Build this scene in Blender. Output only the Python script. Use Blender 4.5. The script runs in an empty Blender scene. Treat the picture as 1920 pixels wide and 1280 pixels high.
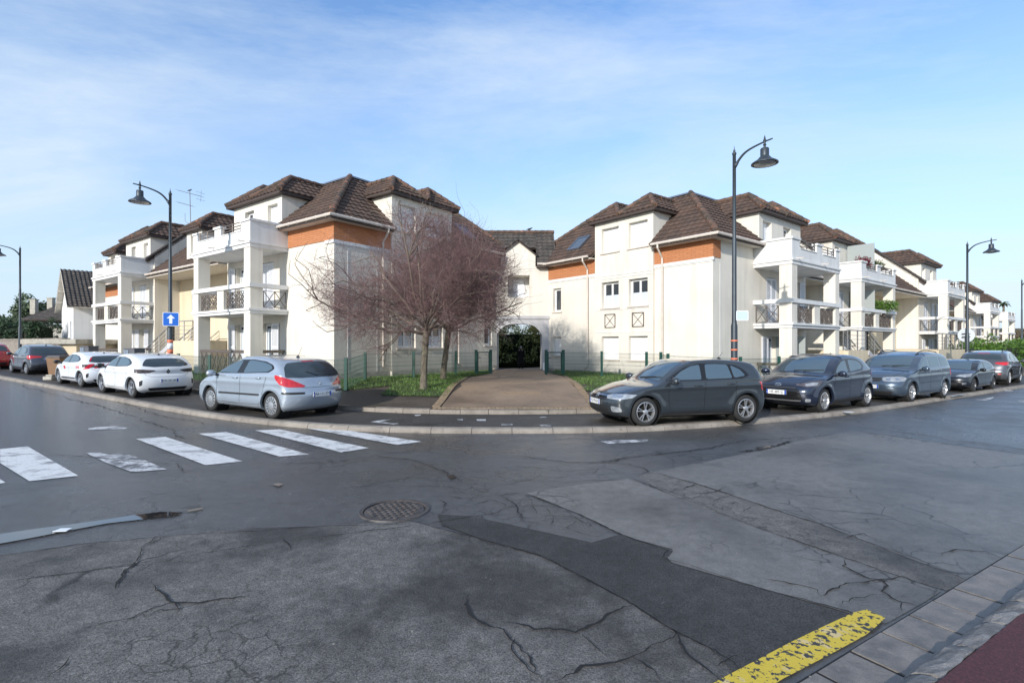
import bpy, bmesh, math, random
import numpy as np
from mathutils import Vector, Matrix
from mathutils.geometry import delaunay_2d_cdt
R = math.radians
rnd = random.Random(7)
scene = bpy.context.scene
COL = scene.collection
# ------------------------------------------------------------------ camera
cam = bpy.data.cameras.new('camera'); camo = bpy.data.objects.new('camera', cam); COL.objects.link(camo)
CAMZ = 1.96
camo.location = (0, 0, CAMZ); camo.rotation_euler = (R(90), 0, 0)
cam.sensor_width = 36; cam.lens = 18.0; cam.shift_y = 6/1920; cam.clip_start = .05; cam.clip_end = 3000
scene.camera = camo
# ------------------------------------------------------------------ world, sun, exposure
SUN_EL = 21.0
SUN_DIR = Vector((-.52, -.855, 0)).normalized()          # horizontal direction towards the sun
w = bpy.data.worlds.new('World'); scene.world = w; w.use_nodes = True
nt = w.node_tree; nt.nodes.clear()
N = nt.nodes.new; Lk = nt.links.new
out = N('ShaderNodeOutputWorld'); bg = N('ShaderNodeBackground'); sky = N('ShaderNodeTexSky')
sky.sky_type = 'NISHITA'; sky.sun_disc = False; sky.sun_elevation = R(SUN_EL)
sky.sun_rotation = math.atan2(SUN_DIR.x, SUN_DIR.y)
sky.air_density = 1.0; sky.dust_density = .6; sky.ozone_density = 1.6; sky.altitude = 50
bg.inputs['Strength'].default_value = .15
tc = N('ShaderNodeTexCoord'); sep = N('ShaderNodeSeparateXYZ'); Lk(tc.outputs['Generated'], sep.inputs[0])
# cirrus: noise on the direction projected to a high cloud plane
def mth(op, a, b=None, cl=False):
    n = N('ShaderNodeMath'); n.operation = op; n.use_clamp = cl
    for i, v in enumerate((a, b)):
        if v is None: continue
        if isinstance(v, (int, float)): n.inputs[i].default_value = v
        else: Lk(v, n.inputs[i])
    return n.outputs[0]
zc = mth('ADD', mth('MAXIMUM', sep.outputs[2], 0.0), .12)
cx = mth('DIVIDE', sep.outputs[0], zc); cy = mth('DIVIDE', sep.outputs[1], zc)
cmb = N('ShaderNodeCombineXYZ'); Lk(cx, cmb.inputs[0]); Lk(cy, cmb.inputs[1])
mp = N('ShaderNodeMapping'); Lk(cmb.outputs[0], mp.inputs[0]); mp.inputs['Scale'].default_value = (.33, .62, 1); mp.inputs['Rotation'].default_value = (0, 0, R(-14)); mp.inputs['Location'].default_value = (3.1, .4, 0)
n1 = N('ShaderNodeTexNoise'); n1.inputs['Scale'].default_value = 1.3; n1.inputs['Detail'].default_value = 9; n1.inputs['Roughness'].default_value = .64; n1.inputs['Distortion'].default_value = .5
Lk(mp.outputs[0], n1.inputs['Vector'])
n2 = N('ShaderNodeTexNoise'); n2.inputs['Scale'].default_value = .45; n2.inputs['Detail'].default_value = 3
Lk(mp.outputs[0], n2.inputs['Vector'])
c1 = N('ShaderNodeMapRange'); Lk(n1.outputs[0], c1.inputs[0]); c1.inputs[1].default_value = .40; c1.inputs[2].default_value = .70
c2 = N('ShaderNodeMapRange'); Lk(n2.outputs[0], c2.inputs[0]); c2.inputs[1].default_value = .30; c2.inputs[2].default_value = .50
veil = mth('MULTIPLY', c1.outputs[0], c2.outputs[0])
hz = N('ShaderNodeMapRange'); Lk(sep.outputs[2], hz.inputs[0]); hz.inputs[1].default_value = .60; hz.inputs[2].default_value = .0; hz.inputs[3].default_value = .0; hz.inputs[4].default_value = 1.0
hz2 = mth('POWER', hz.outputs[0], 1.35)
amt = mth('MINIMUM', mth('MULTIPLY', hz2, .95), .95)
mix = N('ShaderNodeMix'); mix.data_type = 'RGBA'
tint = N('ShaderNodeMix'); tint.data_type = 'RGBA'; tint.blend_type = 'MULTIPLY'; tint.inputs[0].default_value = 1
Lk(sky.outputs[0], tint.inputs[6]); tint.inputs[7].default_value = (.92, 1.17, 1.42, 1)
Lk(amt, mix.inputs[0]); Lk(tint.outputs[2], mix.inputs[6]); mix.inputs[7].default_value = (3.45, 4.05, 4.75, 1)
mixc = N('ShaderNodeMix'); mixc.data_type = 'RGBA'; Lk(mth('MULTIPLY', veil, .92), mixc.inputs[0]); Lk(mix.outputs[2], mixc.inputs[6]); mixc.inputs[7].default_value = (4.05, 4.65, 5.25, 1)
Lk(mixc.outputs[2], bg.inputs[0]); Lk(bg.outputs[0], out.inputs[0])
sun = bpy.data.lights.new('sun', 'SUN'); suno = bpy.data.objects.new('sun', sun); COL.objects.link(suno)
sun.energy = 3.5; sun.angle = R(.5); sun.color = (1, .95, .88)
sd = Vector((SUN_DIR.x*math.cos(R(SUN_EL)), SUN_DIR.y*math.cos(R(SUN_EL)), math.sin(R(SUN_EL))))
suno.rotation_euler = sd.to_track_quat('Z', 'Y').to_euler(); suno.location = (-20, -30, 30)
scene.view_settings.view_transform = 'Standard'; scene.view_settings.look = 'None'
scene.view_settings.exposure = 0.40; scene.view_settings.gamma = 1
# ------------------------------------------------------------------ materials
MATS = {}
def newmat(name):
    m = bpy.data.materials.new(name); m.use_nodes = True
    return m, m.node_tree, m.node_tree.nodes['Principled BSDF']
def mat(name, col, rough=.6, metal=0, coat=0, var=0, vscale=3, bump=0, bscale=40, spec=None, ior=None, island=0, stretch=None, alpha=None, emit=None, trans=0):
    if name in MATS: return MATS[name]
    m, t, b = newmat(name); MATS[name] = m
    b.inputs['Base Color'].default_value = (*col, 1); b.inputs['Roughness'].default_value = rough
    b.inputs['Metallic'].default_value = metal
    if coat: b.inputs['Coat Weight'].default_value = coat; b.inputs['Coat Roughness'].default_value = .04
    if spec is not None: b.inputs['Specular IOR Level'].default_value = spec
    if ior: b.inputs['IOR'].default_value = ior
    if trans: b.inputs['Transmission Weight'].default_value = trans
    if emit: b.inputs['Emission Color'].default_value = (*emit[0], 1); b.inputs['Emission Strength'].default_value = emit[1]
    geo = t.nodes.new('ShaderNodeNewGeometry')
    src = geo.outputs['Position']
    if stretch:
        mpn = t.nodes.new('ShaderNodeMapping'); mpn.inputs['Scale'].default_value = stretch; t.links.new(src, mpn.inputs[0]); src = mpn.outputs[0]
    if var or island:
        mx = t.nodes.new('ShaderNodeMix'); mx.data_type = 'RGBA'; mx.blend_type = 'MULTIPLY'; mx.inputs[0].default_value = 1
        mx.inputs[6].default_value = (*col, 1)
        mr = t.nodes.new('ShaderNodeMapRange')
        if var:
            nz = t.nodes.new('ShaderNodeTexNoise'); nz.inputs['Scale'].default_value = vscale; nz.inputs['Detail'].default_value = 6; nz.inputs['Roughness'].default_value = .65
            t.links.new(src, nz.inputs['Vector']); t.links.new(nz.outputs[0], mr.inputs[0])
            mr.inputs[1].default_value = .3; mr.inputs[2].default_value = .7; mr.inputs[3].default_value = 1-var; mr.inputs[4].default_value = 1+var
        val = mr.outputs[0]
        if island:
            mi = t.nodes.new('ShaderNodeMapRange'); t.links.new(geo.outputs['Random Per Island'], mi.inputs[0])
            mi.inputs[3].default_value = 1-island; mi.inputs[4].default_value = 1+island
            if var:
                mm = t.nodes.new('ShaderNodeMath'); mm.operation = 'MULTIPLY'; t.links.new(mi.outputs[0], mm.inputs[0]); t.links.new(val, mm.inputs[1]); val = mm.outputs[0]
            else: val = mi.outputs[0]
        cc = t.nodes.new('ShaderNodeCombineColor')
        for i in range(3): t.links.new(val, cc.inputs[i])
        t.links.new(cc.outputs[0], mx.inputs[7]); t.links.new(mx.outputs[2], b.inputs['Base Color'])
    if bump:
        nb = t.nodes.new('ShaderNodeTexNoise'); nb.inputs['Scale'].default_value = bscale; nb.inputs['Detail'].default_value = 4
        t.links.new(geo.outputs['Position'], nb.inputs['Vector'])
        bp = t.nodes.new('ShaderNodeBump'); bp.inputs['Strength'].default_value = 1; bp.inputs['Distance'].default_value = bump
        t.links.new(nb.outputs[0], bp.inputs['Height']); t.links.new(bp.outputs[0], b.inputs['Normal'])
    return m
def two_tone(name, c1, c2, scale, lo=.45, hi=.55, rough=.8, bump=0, bscale=60, detail=8, c3=None, s3=20, lo3=.6, hi3=.7, stretch=None, rough2=None, fine=0, finescale=300, spec=.5):
    """Two colours mixed by a noise mask, optional third one, optional fine speckle."""
    if name in MATS: return MATS[name]
    m, t, b = newmat(name); MATS[name] = m
    geo = t.nodes.new('ShaderNodeNewGeometry'); src = geo.outputs['Position']
    if stretch:
        mpn = t.nodes.new('ShaderNodeMapping'); mpn.inputs['Scale'].default_value = stretch; t.links.new(src, mpn.inputs[0]); src = mpn.outputs[0]
    def mask(sc, lo, hi, det=detail, s=None):
        nz = t.nodes.new('ShaderNodeTexNoise'); nz.inputs['Scale'].default_value = sc; nz.inputs['Detail'].default_value = det; nz.inputs['Roughness'].default_value = .6
        t.links.new(s or src, nz.inputs['Vector'])
        mr = t.nodes.new('ShaderNodeMapRange'); t.links.new(nz.outputs[0], mr.inputs[0]); mr.inputs[1].default_value = lo; mr.inputs[2].default_value = hi
        return mr.outputs[0]
    def mixc(f, a, bb, mode='MIX'):
        mx = t.nodes.new('ShaderNodeMix'); mx.data_type = 'RGBA'; mx.blend_type = mode
        t.links.new(f, mx.inputs[0]) if not isinstance(f, float) else setattr(mx.inputs[0], 'default_value', f)
        for i, v in ((6, a), (7, bb)):
            if isinstance(v, tuple): mx.inputs[i].default_value = (*v, 1)
            else: t.links.new(v, mx.inputs[i])
        return mx.outputs[2]
    mk = mask(scale, lo, hi)
    c = mixc(mk, c1, c2)
    if c3: c = mixc(mask(s3, lo3, hi3), c, c3)
    if fine:
        nz = t.nodes.new('ShaderNodeTexNoise'); nz.inputs['Scale'].default_value = finescale; nz.inputs['Detail'].default_value = 3; nz.inputs['Roughness'].default_value = .8
        t.links.new(geo.outputs['Position'], nz.inputs['Vector'])
        mr = t.nodes.new('ShaderNodeMapRange'); t.links.new(nz.outputs[0], mr.inputs[0]); mr.inputs[1].default_value = .3; mr.inputs[2].default_value = .7; mr.inputs[3].default_value = 1-fine; mr.inputs[4].default_value = 1+fine
        vm = t.nodes.new('ShaderNodeVectorMath'); vm.operation = 'SCALE'; t.links.new(c, vm.inputs[0]); t.links.new(mr.outputs[0], vm.inputs['Scale']); c = vm.outputs[0]
    t.links.new(c, b.inputs['Base Color'])
    b.inputs['Specular IOR Level'].default_value = spec
    if rough2 is not None:
        mr = t.nodes.new('ShaderNodeMapRange'); t.links.new(mk, mr.inputs[0]); mr.inputs[3].default_value = rough; mr.inputs[4].default_value = rough2
        t.links.new(mr.outputs[0], b.inputs['Roughness'])
    else: b.inputs['Roughness'].default_value = rough
    if bump:
        nb = t.nodes.new('ShaderNodeTexNoise'); nb.inputs['Scale'].default_value = bscale; nb.inputs['Detail'].default_value = 5; nb.inputs['Roughness'].default_value = .7
        t.links.new(geo.outputs['Position'], nb.inputs['Vector'])
        bp = t.nodes.new('ShaderNodeBump'); bp.inputs['Distance'].default_value = bump
        t.links.new(nb.outputs[0], bp.inputs['Height']); t.links.new(bp.outputs[0], b.inputs['Normal'])
    return m
# ------------------------------------------------------------------ object helpers
def tag(o, label=None, cat=None, group=None, kind=None):
    if label: o['label'] = label
    if cat: o['category'] = cat
    if group: o['group'] = group
    if kind: o['kind'] = kind
    return o
ORG = {}
def thing(name, label, cat, loc=(0, 0, 0), rz=0, group=None):
    o = bpy.data.objects.new(name, None); COL.objects.link(o); o.empty_display_size = .3
    o.location = loc; o.rotation_euler = (0, 0, rz)
    return tag(o, label, cat, group)
def org(o):
    """World location of the root an object hangs from."""
    while o.parent: o = o.parent
    return Vector(o.location)
class MB:
    def __init__(s): s.v = []; s.f = []; s.mi = []; s.cur = 0
    def add(s, vs, fs):
        b = len(s.v); s.v += [tuple(p) for p in vs]; s.f += [tuple(b+i for i in f) for f in fs]; s.mi += [s.cur]*len(fs)
        return b
    def quad(s, a, b, c, d): s.add([a, b, c, d], [(0, 1, 2, 3)])
    def hexa(s, p):  # p: 8 corners, bottom 4 then top 4
        s.add(p, [(0, 3, 2, 1), (4, 5, 6, 7), (0, 1, 5, 4), (1, 2, 6, 5), (2, 3, 7, 6), (3, 0, 4, 7)])
    def box(s, x0, x1, y0, y1, z0, z1):
        s.hexa([(x0, y0, z0), (x1, y0, z0), (x1, y1, z0), (x0, y1, z0), (x0, y0, z1), (x1, y0, z1), (x1, y1, z1), (x0, y1, z1)])
    def pbox(s, P, a0, a1, h0, h1, d0, d1):
        s.hexa([P(a0, h0, d0), P(a1, h0, d0), P(a1, h0, d1), P(a0, h0, d1), P(a0, h1, d0), P(a1, h1, d0), P(a1, h1, d1), P(a0, h1, d1)])
    def tube(s, pts, rad, n=8, cap=True, squash=None):
        pts = [Vector(p) for p in pts]; m = len(pts)
        if isinstance(rad, (int, float)): rad = [rad]*m
        d0 = (pts[1]-pts[0]).normalized()
        up = Vector((0, 0, 1)) if abs(d0.z) < .9 else Vector((1, 0, 0))
        a = d0.cross(up).normalized()
        vs = []
        for i, p in enumerate(pts):
            d = (pts[min(i+1, m-1)]-pts[max(i-1, 0)]).normalized()
            a = (a - d*a.dot(d))
            a = a.normalized() if a.length > 1e-6 else d.orthogonal().normalized()
            b = d.cross(a)
            for k in range(n):
                t = 2*math.pi*k/n
                vs.append(p + (a*math.cos(t)+b*math.sin(t))*rad[i])
        fs = []
        for i in range(m-1):
            for k in range(n):
                k2 = (k+1) % n
                fs.append((i*n+k, i*n+k2, (i+1)*n+k2, (i+1)*n+k))
        if cap: fs.append(tuple(range(n-1, -1, -1))); fs.append(tuple((m-1)*n+k for k in range(n)))
        s.add(vs, fs)
    def bar(s, a, b, w, t=None, up=(0, 0, 1)):
        a = Vector(a); b = Vector(b); d = (b-a).normalized(); up = Vector(up)
        if abs(d.dot(up)) > .95: up = Vector((1, 0, 0)) if abs(d.x) < .9 else Vector((0, 1, 0))
        x = d.cross(up).normalized()*w/2; y = d.cross(x).normalized()*(t or w)/2
        s.hexa([a-x-y, a+x-y, a+x+y, a-x+y, b-x-y, b+x-y, b+x+y, b-x+y])
    def lathe(s, prof, c=(0, 0, 0), n=24, axis='z', M=None, cap=True):
        vs = []; m = len(prof); c = Vector(c)
        for r, z in prof:
            for k in range(n):
                t = 2*math.pi*k/n
                if axis == 'z': p = Vector((r*math.cos(t), r*math.sin(t), z))
                else: p = Vector((r*math.cos(t), z, r*math.sin(t)))
                vs.append((M @ p if M else p) + c)
        fs = [(i*n+k, i*n+(k+1) % n, (i+1)*n+(k+1) % n, (i+1)*n+k) for i in range(m-1) for k in range(n)]
        if cap and prof[0][0] > 1e-6: fs.append(tuple(range(n-1, -1, -1)))
        if cap and prof[-1][0] > 1e-6: fs.append(tuple((m-1)*n+k for k in range(n)))
        s.add(vs, fs)
    def prism(s, poly, z0, z1, P=None):
        """Extrude a 2D polygon; P(x, y, z) maps to world."""
        P = P or (lambda x, y, z: (x, y, z)); n = len(poly)
        vs = [P(x, y, z0) for x, y in poly]+[P(x, y, z1) for x, y in poly]
        s.add(vs, [tuple(range(n-1, -1, -1)), tuple(range(n, 2*n))]+[(i, (i+1) % n, n+(i+1) % n, n+i) for i in range(n)])
    def build(s, name, m, parent=None, label=None, smooth=False, local=False, recalc=True, kind=None, cat=None, group=None, bevel=0, loc=None, autosmooth=None):
        me = bpy.data.meshes.new(name)
        o0 = Vector((0, 0, 0))
        if parent is not None and not local: o0 = org(parent)
        if loc is not None: o0 = Vector(loc)
        me.from_pydata([(v[0]-o0.x, v[1]-o0.y, v[2]-o0.z) for v in s.v], [], s.f)
        ms = m if isinstance(m, (list, tuple)) else [m]
        for x in ms: me.materials.append(x)
        if len(ms) > 1: me.polygons.foreach_set('material_index', s.mi)
        if recalc:
            bm = bmesh.new(); bm.from_mesh(me); bmesh.ops.recalc_face_normals(bm, faces=bm.faces); bm.to_mesh(me); bm.free()
        if smooth: me.polygons.foreach_set('use_smooth', [True]*len(me.polygons))
        me.update()
        o = bpy.data.objects.new(name, me); COL.objects.link(o)
        if parent is not None: o.parent = parent
        elif loc is not None: o.location = loc
        if bevel:
            b = o.modifiers.new('bevel', 'BEVEL'); b.width = bevel; b.segments = 2; b.limit_method = 'ANGLE'; b.angle_limit = R(40)
        if autosmooth:
            me.polygons.foreach_set('use_smooth', [True]*len(me.polygons))
            me.set_sharp_from_angle(angle=R(autosmooth))
        return tag(o, label, cat, group, kind)
def text_mesh(string, size, m, name, parent, Mx, extrude=.002, label=None, align='CENTER', xscale=1):
    c = bpy.data.curves.new(name, 'FONT'); c.body = string; c.size = size; c.extrude = extrude; c.align_x = align; c.align_y = 'CENTER'; c.resolution_u = 3
    to = bpy.data.objects.new(name, c); COL.objects.link(to)
    dg = bpy.context.evaluated_depsgraph_get(); me = bpy.data.meshes.new_from_object(to.evaluated_get(dg))
    COL.objects.unlink(to); bpy.data.objects.remove(to); bpy.data.curves.remove(c)
    me.transform(Mx @ Matrix.Diagonal((xscale, 1, 1, 1))); me.materials.clear(); me.materials.append(m)
    o = bpy.data.objects.new(name, me); COL.objects.link(o); o.parent = parent
    return tag(o, label)
def cdt_region(outline, step, extra=None):
    """Triangulate a closed 2D outline with interior grid points. Returns verts2d, faces."""
    xs = [p[0] for p in outline]; ys = [p[1] for p in outline]
    pts = [Vector(p) for p in outline]; n = len(pts)
    X, Y = np.meshgrid(np.arange(min(xs)+step/2, max(xs), step), np.arange(min(ys)+step/2, max(ys), step))
    X = X.ravel(); Y = Y.ravel()
    ins = np.zeros(len(X), bool); j = n-1; o = np.array(outline, float)
    dmin = np.full(len(X), 1e9)
    for i in range(n):
        xi, yi = o[i]; xj, yj = o[j]
        with np.errstate(divide='ignore', invalid='ignore'):
            c = ((yi > Y) != (yj > Y)) & (X < (xj-xi)*(Y-yi)/(yj-yi+1e-12)+xi)
        ins ^= c
        L2 = (xj-xi)**2+(yj-yi)**2+1e-12
        t = np.clip(((X-xi)*(xj-xi)+(Y-yi)*(yj-yi))/L2, 0, 1)
        dmin = np.minimum(dmin, np.hypot(X-xi-t*(xj-xi), Y-yi-t*(yj-yi)))
        j = i
    k = ins & (dmin > step*.3)
    pts += [Vector((a, b)) for a, b in zip(X[k], Y[k])]
    ov, oe, of, *_ = delaunay_2d_cdt(pts, [(i, (i+1) % n) for i in range(n)], [], 1, 1e-6)
    # keep triangles inside
    tri = np.array([[ov[i][:] for i in f] for f in of if len(f) == 3]); fs = [tuple(f) for f in of if len(f) == 3]
    if len(fs) == 0: return [tuple(v) for v in ov], []
    cen = tri.mean(axis=1); ins = np.zeros(len(cen), bool); j = n-1
    for i in range(n):
        xi, yi = o[i]; xj, yj = o[j]
        c = ((yi > cen[:, 1]) != (yj > cen[:, 1])) & (cen[:, 0] < (xj-xi)*(cen[:, 1]-yi)/(yj-yi+1e-12)+xi)
        ins ^= c; j = i
    return [tuple(v) for v in ov], [f for f, k in zip(fs, ins) if k]
def resample(pts, step, closed=False):
    pts = [Vector(p) for p in pts]
    if closed: pts = pts+[pts[0]]
    out = []
    for a, b in zip(pts[:-1], pts[1:]):
        n = max(1, int(round((b-a).length/step)))
        out += [a.lerp(b, i/n) for i in range(n)]
    if not closed: out.append(pts[-1])
    return out
def catmull(pts, n=8, closed=False):
    P = [Vector(p) for p in pts]; m = len(P); out = []
    rng = range(m) if closed else range(m-1)
    for i in rng:
        p1 = P[i]; p2 = P[(i+1) % m]
        p0 = P[(i-1) % m] if (closed or i > 0) else p1*2-p2
        p3 = P[(i+2) % m] if (closed or i+2 < m) else p2*2-p1
        for k in range(n):
            t = k/n
            out.append(.5*((2*p1)+(p2-p0)*t+(2*p0-5*p1+4*p2-p3)*t*t+(3*p1-p0-3*p2+p3)*t**3))
    if not closed: out.append(P[-1])
    return out
def sstep(a, b, x):
    t = max(0, min(1, (x-a)/(b-a))); return t*t*(3-2*t)
# ================================================================== GROUND
def T(x):
    if x < -9: return .019*(min(-x, 50)-5.5)
    if x < -2: return .019*(x+2)**2/14
    if x > 5: return -.004*min(x-5, 60)
    return 0.0
KERB = [(-120, 91.6), (-80, 63.4), (-60, 49.4), (-45, 38.8), (-36, 32.5), (-29.5, 27.9), (-24.2, 24.2), (-19.5, 21.1), (-15.7, 18.5), (-12.4, 16.25), (-8.5, 13.75), (-5.9, 12.4), (-3.73, 11.65), (-1.8, 11.36), (0, 11.3), (1.8, 11.4), (3.49, 11.72), (6.27, 12.8), (10.4, 15.0), (14.9, 18.0), (23.9, 24.0), (31, 28.8), (40, 34.9), (50, 41.7), (62, 49.8), (85, 65.4), (120, 89)]
KC = [Vector((p.x, p.y)) for p in catmull([(a, b, 0) for a, b in KERB], 8)]
def offset_curve(c, d):
    out = []
    for i, p in enumerate(c):
        t = (c[min(i+1, len(c)-1)]-c[max(i-1, 0)]).normalized()
        out.append(p+Vector((-t.y, t.x))*d)      # left of travel (+x) = away from the camera
    return out
PARK_W = 2.38
K2 = offset_curve(KC, PARK_W)
K2A = np.array([p[:] for p in K2])
def dist_k2(x, y):
    a = K2A[:-1]; b = K2A[1:]; d = b-a; q = np.array([x, y])
    t = np.clip(((q-a)*d).sum(1)/((d*d).sum(1)), 0, 1)
    c = a+d*t[:, None]; dd = q-c; r = np.hypot(dd[:, 0], dd[:, 1]); i = int(r.argmin())
    s = d[i][0]*dd[i][1]-d[i][1]*dd[i][0]
    return r[i] if s > 0 else -r[i]
def G(x, y):
    """Height of pavement and court behind the inner kerb."""
    d = dist_k2(x, y)
    z = T(x)+.22+.33*sstep(0, 4.5, d)
    if y > 28.5: z -= .34*sstep(28.5, 37, y)*sstep(9, 5, abs(x-.6))
    return z
def Gp(x, y): return T(x)+.10
def wp(px, py, zf=None, z=0.0):
    """Point of the ground seen at a place of the survey photograph (height follows the terrain)."""
    x = y = 0
    for _ in range(12):
        zz = (zf(x, y) if zf else T(x))+z
        y = 960*(CAMZ-zz)/(py-646); x = (px-960)/960*y
    return Vector((x, y))
def sheet(name, outline, zf, m, step=1.0, lift=0.0, kind='structure', **kw):
    vs, fs = cdt_region([tuple(p[:2]) for p in outline], step)
    mb = MB(); mb.add([(x, y, zf(x, y)+lift) for x, y in vs], fs)
    o = mb.build(name, m, smooth=True, kind=kind, recalc=False, **kw)
    if len(o.data.polygons) and o.data.polygons[0].normal.z < 0: o.data.flip_normals()
    return o
# --- asphalt: wetness and grain follow the street itself
def asphalt(name, dry, damp, rough=.62, wet=.3, scale=.35, lo=.4, hi=.6, grain=.35, gs=170, bump=.006, wetdir=None, loc=(0, 0, 0), spec=.5, ior=None, cracks=(), mott=.16):
    m, t, b = newmat(name)
    geo = t.nodes.new('ShaderNodeNewGeometry'); n = t.nodes.new; l = t.links.new
    mp = n('ShaderNodeMapping'); l(geo.outputs['Position'], mp.inputs[0]); mp.inputs['Location'].default_value = loc
    big = n('ShaderNodeTexNoise'); big.inputs['Scale'].default_value = scale; big.inputs['Detail'].default_value = 9; big.inputs['Roughness'].default_value = .62; l(mp.outputs[0], big.inputs['Vector'])
    fac = big.outputs[0]
    if wetdir:
        sp = n('ShaderNodeSeparateXYZ'); l(geo.outputs['Position'], sp.inputs[0])
        ax = n('ShaderNodeMath'); ax.operation = 'MULTIPLY'; ax.inputs[1].default_value = wetdir[0]; l(sp.outputs[0], ax.inputs[0])
        ay = n('ShaderNodeMath'); ay.operation = 'MULTIPLY_ADD'; ay.inputs[1].default_value = wetdir[1]; l(sp.outputs[1], ay.inputs[0]); l(ax.outputs[0], ay.inputs[2])
        g = n('ShaderNodeMapRange'); l(ay.outputs[0], g.inputs[0]); g.inputs[1].default_value = wetdir[2]; g.inputs[2].default_value = wetdir[3]; g.inputs[3].default_value = 0; g.inputs[4].default_value = wetdir[4]
        ad = n('ShaderNodeMath'); ad.operation = 'ADD'; l(fac, ad.inputs[0]); l(g.outputs[0], ad.inputs[1]); fac = ad.outputs[0]
    mr = n('ShaderNodeMapRange'); l(fac, mr.inputs[0]); mr.inputs[1].default_value = lo; mr.inputs[2].default_value = hi
    mx = n('ShaderNodeMix'); mx.data_type = 'RGBA'; l(mr.outputs[0], mx.inputs[0]); mx.inputs[6].default_value = (*dry, 1); mx.inputs[7].default_value = (*damp, 1)
    fine = n('ShaderNodeTexNoise'); fine.inputs['Scale'].default_value = gs; fine.inputs['Detail'].default_value = 3; fine.inputs['Roughness'].default_value = .8; l(geo.outputs['Position'], fine.inputs['Vector'])
    fr = n('ShaderNodeMapRange'); l(fine.outputs[0], fr.inputs[0]); fr.inputs[1].default_value = .3; fr.inputs[2].default_value = .72; fr.inputs[3].default_value = 1-grain; fr.inputs[4].default_value = 1+grain
    mid = n('ShaderNodeTexNoise'); mid.inputs['Scale'].default_value = 7; mid.inputs['Detail'].default_value = 9; mid.inputs['Roughness'].default_value = .68; l(geo.outputs['Position'], mid.inputs['Vector'])
    mm = n('ShaderNodeMapRange'); l(mid.outputs[0], mm.inputs[0]); mm.inputs[1].default_value = .3; mm.inputs[2].default_value = .7; mm.inputs[3].default_value = 1-mott; mm.inputs[4].default_value = 1+mott
    pr = n('ShaderNodeMath'); pr.operation = 'MULTIPLY'; l(fr.outputs[0], pr.inputs[0]); l(mm.outputs[0], pr.inputs[1])
    val = pr.outputs[0]
    for (cs, cw, mlo, mhi, off_, amt_) in cracks:      # networks of fine settled cracks
        dn = n('ShaderNodeTexNoise'); dn.inputs['Scale'].default_value = 3.5; dn.inputs['Detail'].default_value = 4; l(geo.outputs['Position'], dn.inputs['Vector'])
        da = n('ShaderNodeVectorMath'); da.operation = 'MULTIPLY_ADD'; l(dn.outputs['Color'], da.inputs[0]); da.inputs[1].default_value = (.35, .35, 0); l(geo.outputs['Position'], da.inputs[2])
        fl = n('ShaderNodeMapping'); l(da.outputs[0], fl.inputs[0]); fl.inputs['Scale'].default_value = (1, 1, 0); fl.inputs['Location'].default_value = (off_, off_*.7, 0)
        vo = n('ShaderNodeTexVoronoi'); vo.feature = 'DISTANCE_TO_EDGE'; vo.inputs['Scale'].default_value = cs; l(fl.outputs[0], vo.inputs['Vector'])
        ln = n('ShaderNodeMapRange'); l(vo.outputs['Distance'], ln.inputs[0]); ln.inputs[1].default_value = cw*.25; ln.inputs[2].default_value = cw; ln.inputs[3].default_value = 1; ln.inputs[4].default_value = 0
        mk = n('ShaderNodeTexNoise'); mk.inputs['Scale'].default_value = .45; mk.inputs['Detail'].default_value = 5; l(fl.outputs[0], mk.inputs['Vector'])
        mq = n('ShaderNodeMapRange'); l(mk.outputs[0], mq.inputs[0]); mq.inputs[1].default_value = mlo; mq.inputs[2].default_value = mhi; mq.inputs[3].default_value = 0; mq.inputs[4].default_value = amt_
        m1 = n('ShaderNodeMath'); m1.operation = 'MULTIPLY'; l(ln.outputs[0], m1.inputs[0]); l(mq.outputs[0], m1.inputs[1])
        m2 = n('ShaderNodeMath'); m2.operation = 'SUBTRACT'; m2.inputs[0].default_value = 1; l(m1.outputs[0], m2.inputs[1])
        m3 = n('ShaderNodeMath'); m3.operation = 'MULTIPLY'; l(val, m3.inputs[0]); l(m2.outputs[0], m3.inputs[1]); val = m3.outputs[0]
    if ior: b.inputs['IOR'].default_value = ior
    sc = n('ShaderNodeVectorMath'); sc.operation = 'SCALE'; l(mx.outputs[2], sc.inputs[0]); l(val, sc.inputs['Scale']); l(sc.outputs[0], b.inputs['Base Color'])
    rr = n('ShaderNodeMapRange'); l(mr.outputs[0], rr.inputs[0]); rr.inputs[3].default_value = rough; rr.inputs[4].default_value = wet; l(rr.outputs[0], b.inputs['Roughness'])
    b.inputs['Specular IOR Level'].default_value = spec
    bp = n('ShaderNodeBump'); bp.inputs['Distance'].default_value = bump; l(fine.outputs[0], bp.inputs['Height']); l(bp.outputs[0], b.inputs['Normal'])
    MATS[name] = m
    return m
A_street = asphalt('asphalt_street', (.088, .086, .084), (.054, .055, .057), rough=.50, wet=.15, grain=.5, gs=120, wetdir=(-.55, .0, -1, 7, .34), lo=.40, hi=.70, scale=.5, bump=.006, spec=.7, ior=1.6, mott=.3, cracks=((1.1, .016, .46, .56, 3.0, .85), (4.2, .05, .55, .62, 9.0, .7)))
A_near = asphalt('asphalt_foreground', (.165, .155, .145), (.052, .048, .045), rough=.70, wet=.5, scale=.42, lo=.46, hi=.57, loc=(3.2, 1.4, 0), grain=.9, gs=85, bump=.018, mott=.38, cracks=((1.3, .013, .52, .60, 1.0, .7), (4.5, .04, .58, .64, 5.0, .6)))
A_smooth = asphalt('asphalt_smooth_repair', (.168, .160, .150), (.080, .077, .074), rough=.46, wet=.30, scale=.33, lo=.48, hi=.62, loc=(1, 7, 0), grain=.5, gs=100, bump=.008, mott=.26, cracks=((1.2, .014, .53, .60, 12.0, .8), (3.6, .045, .58, .64, 17.0, .75)))
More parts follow.
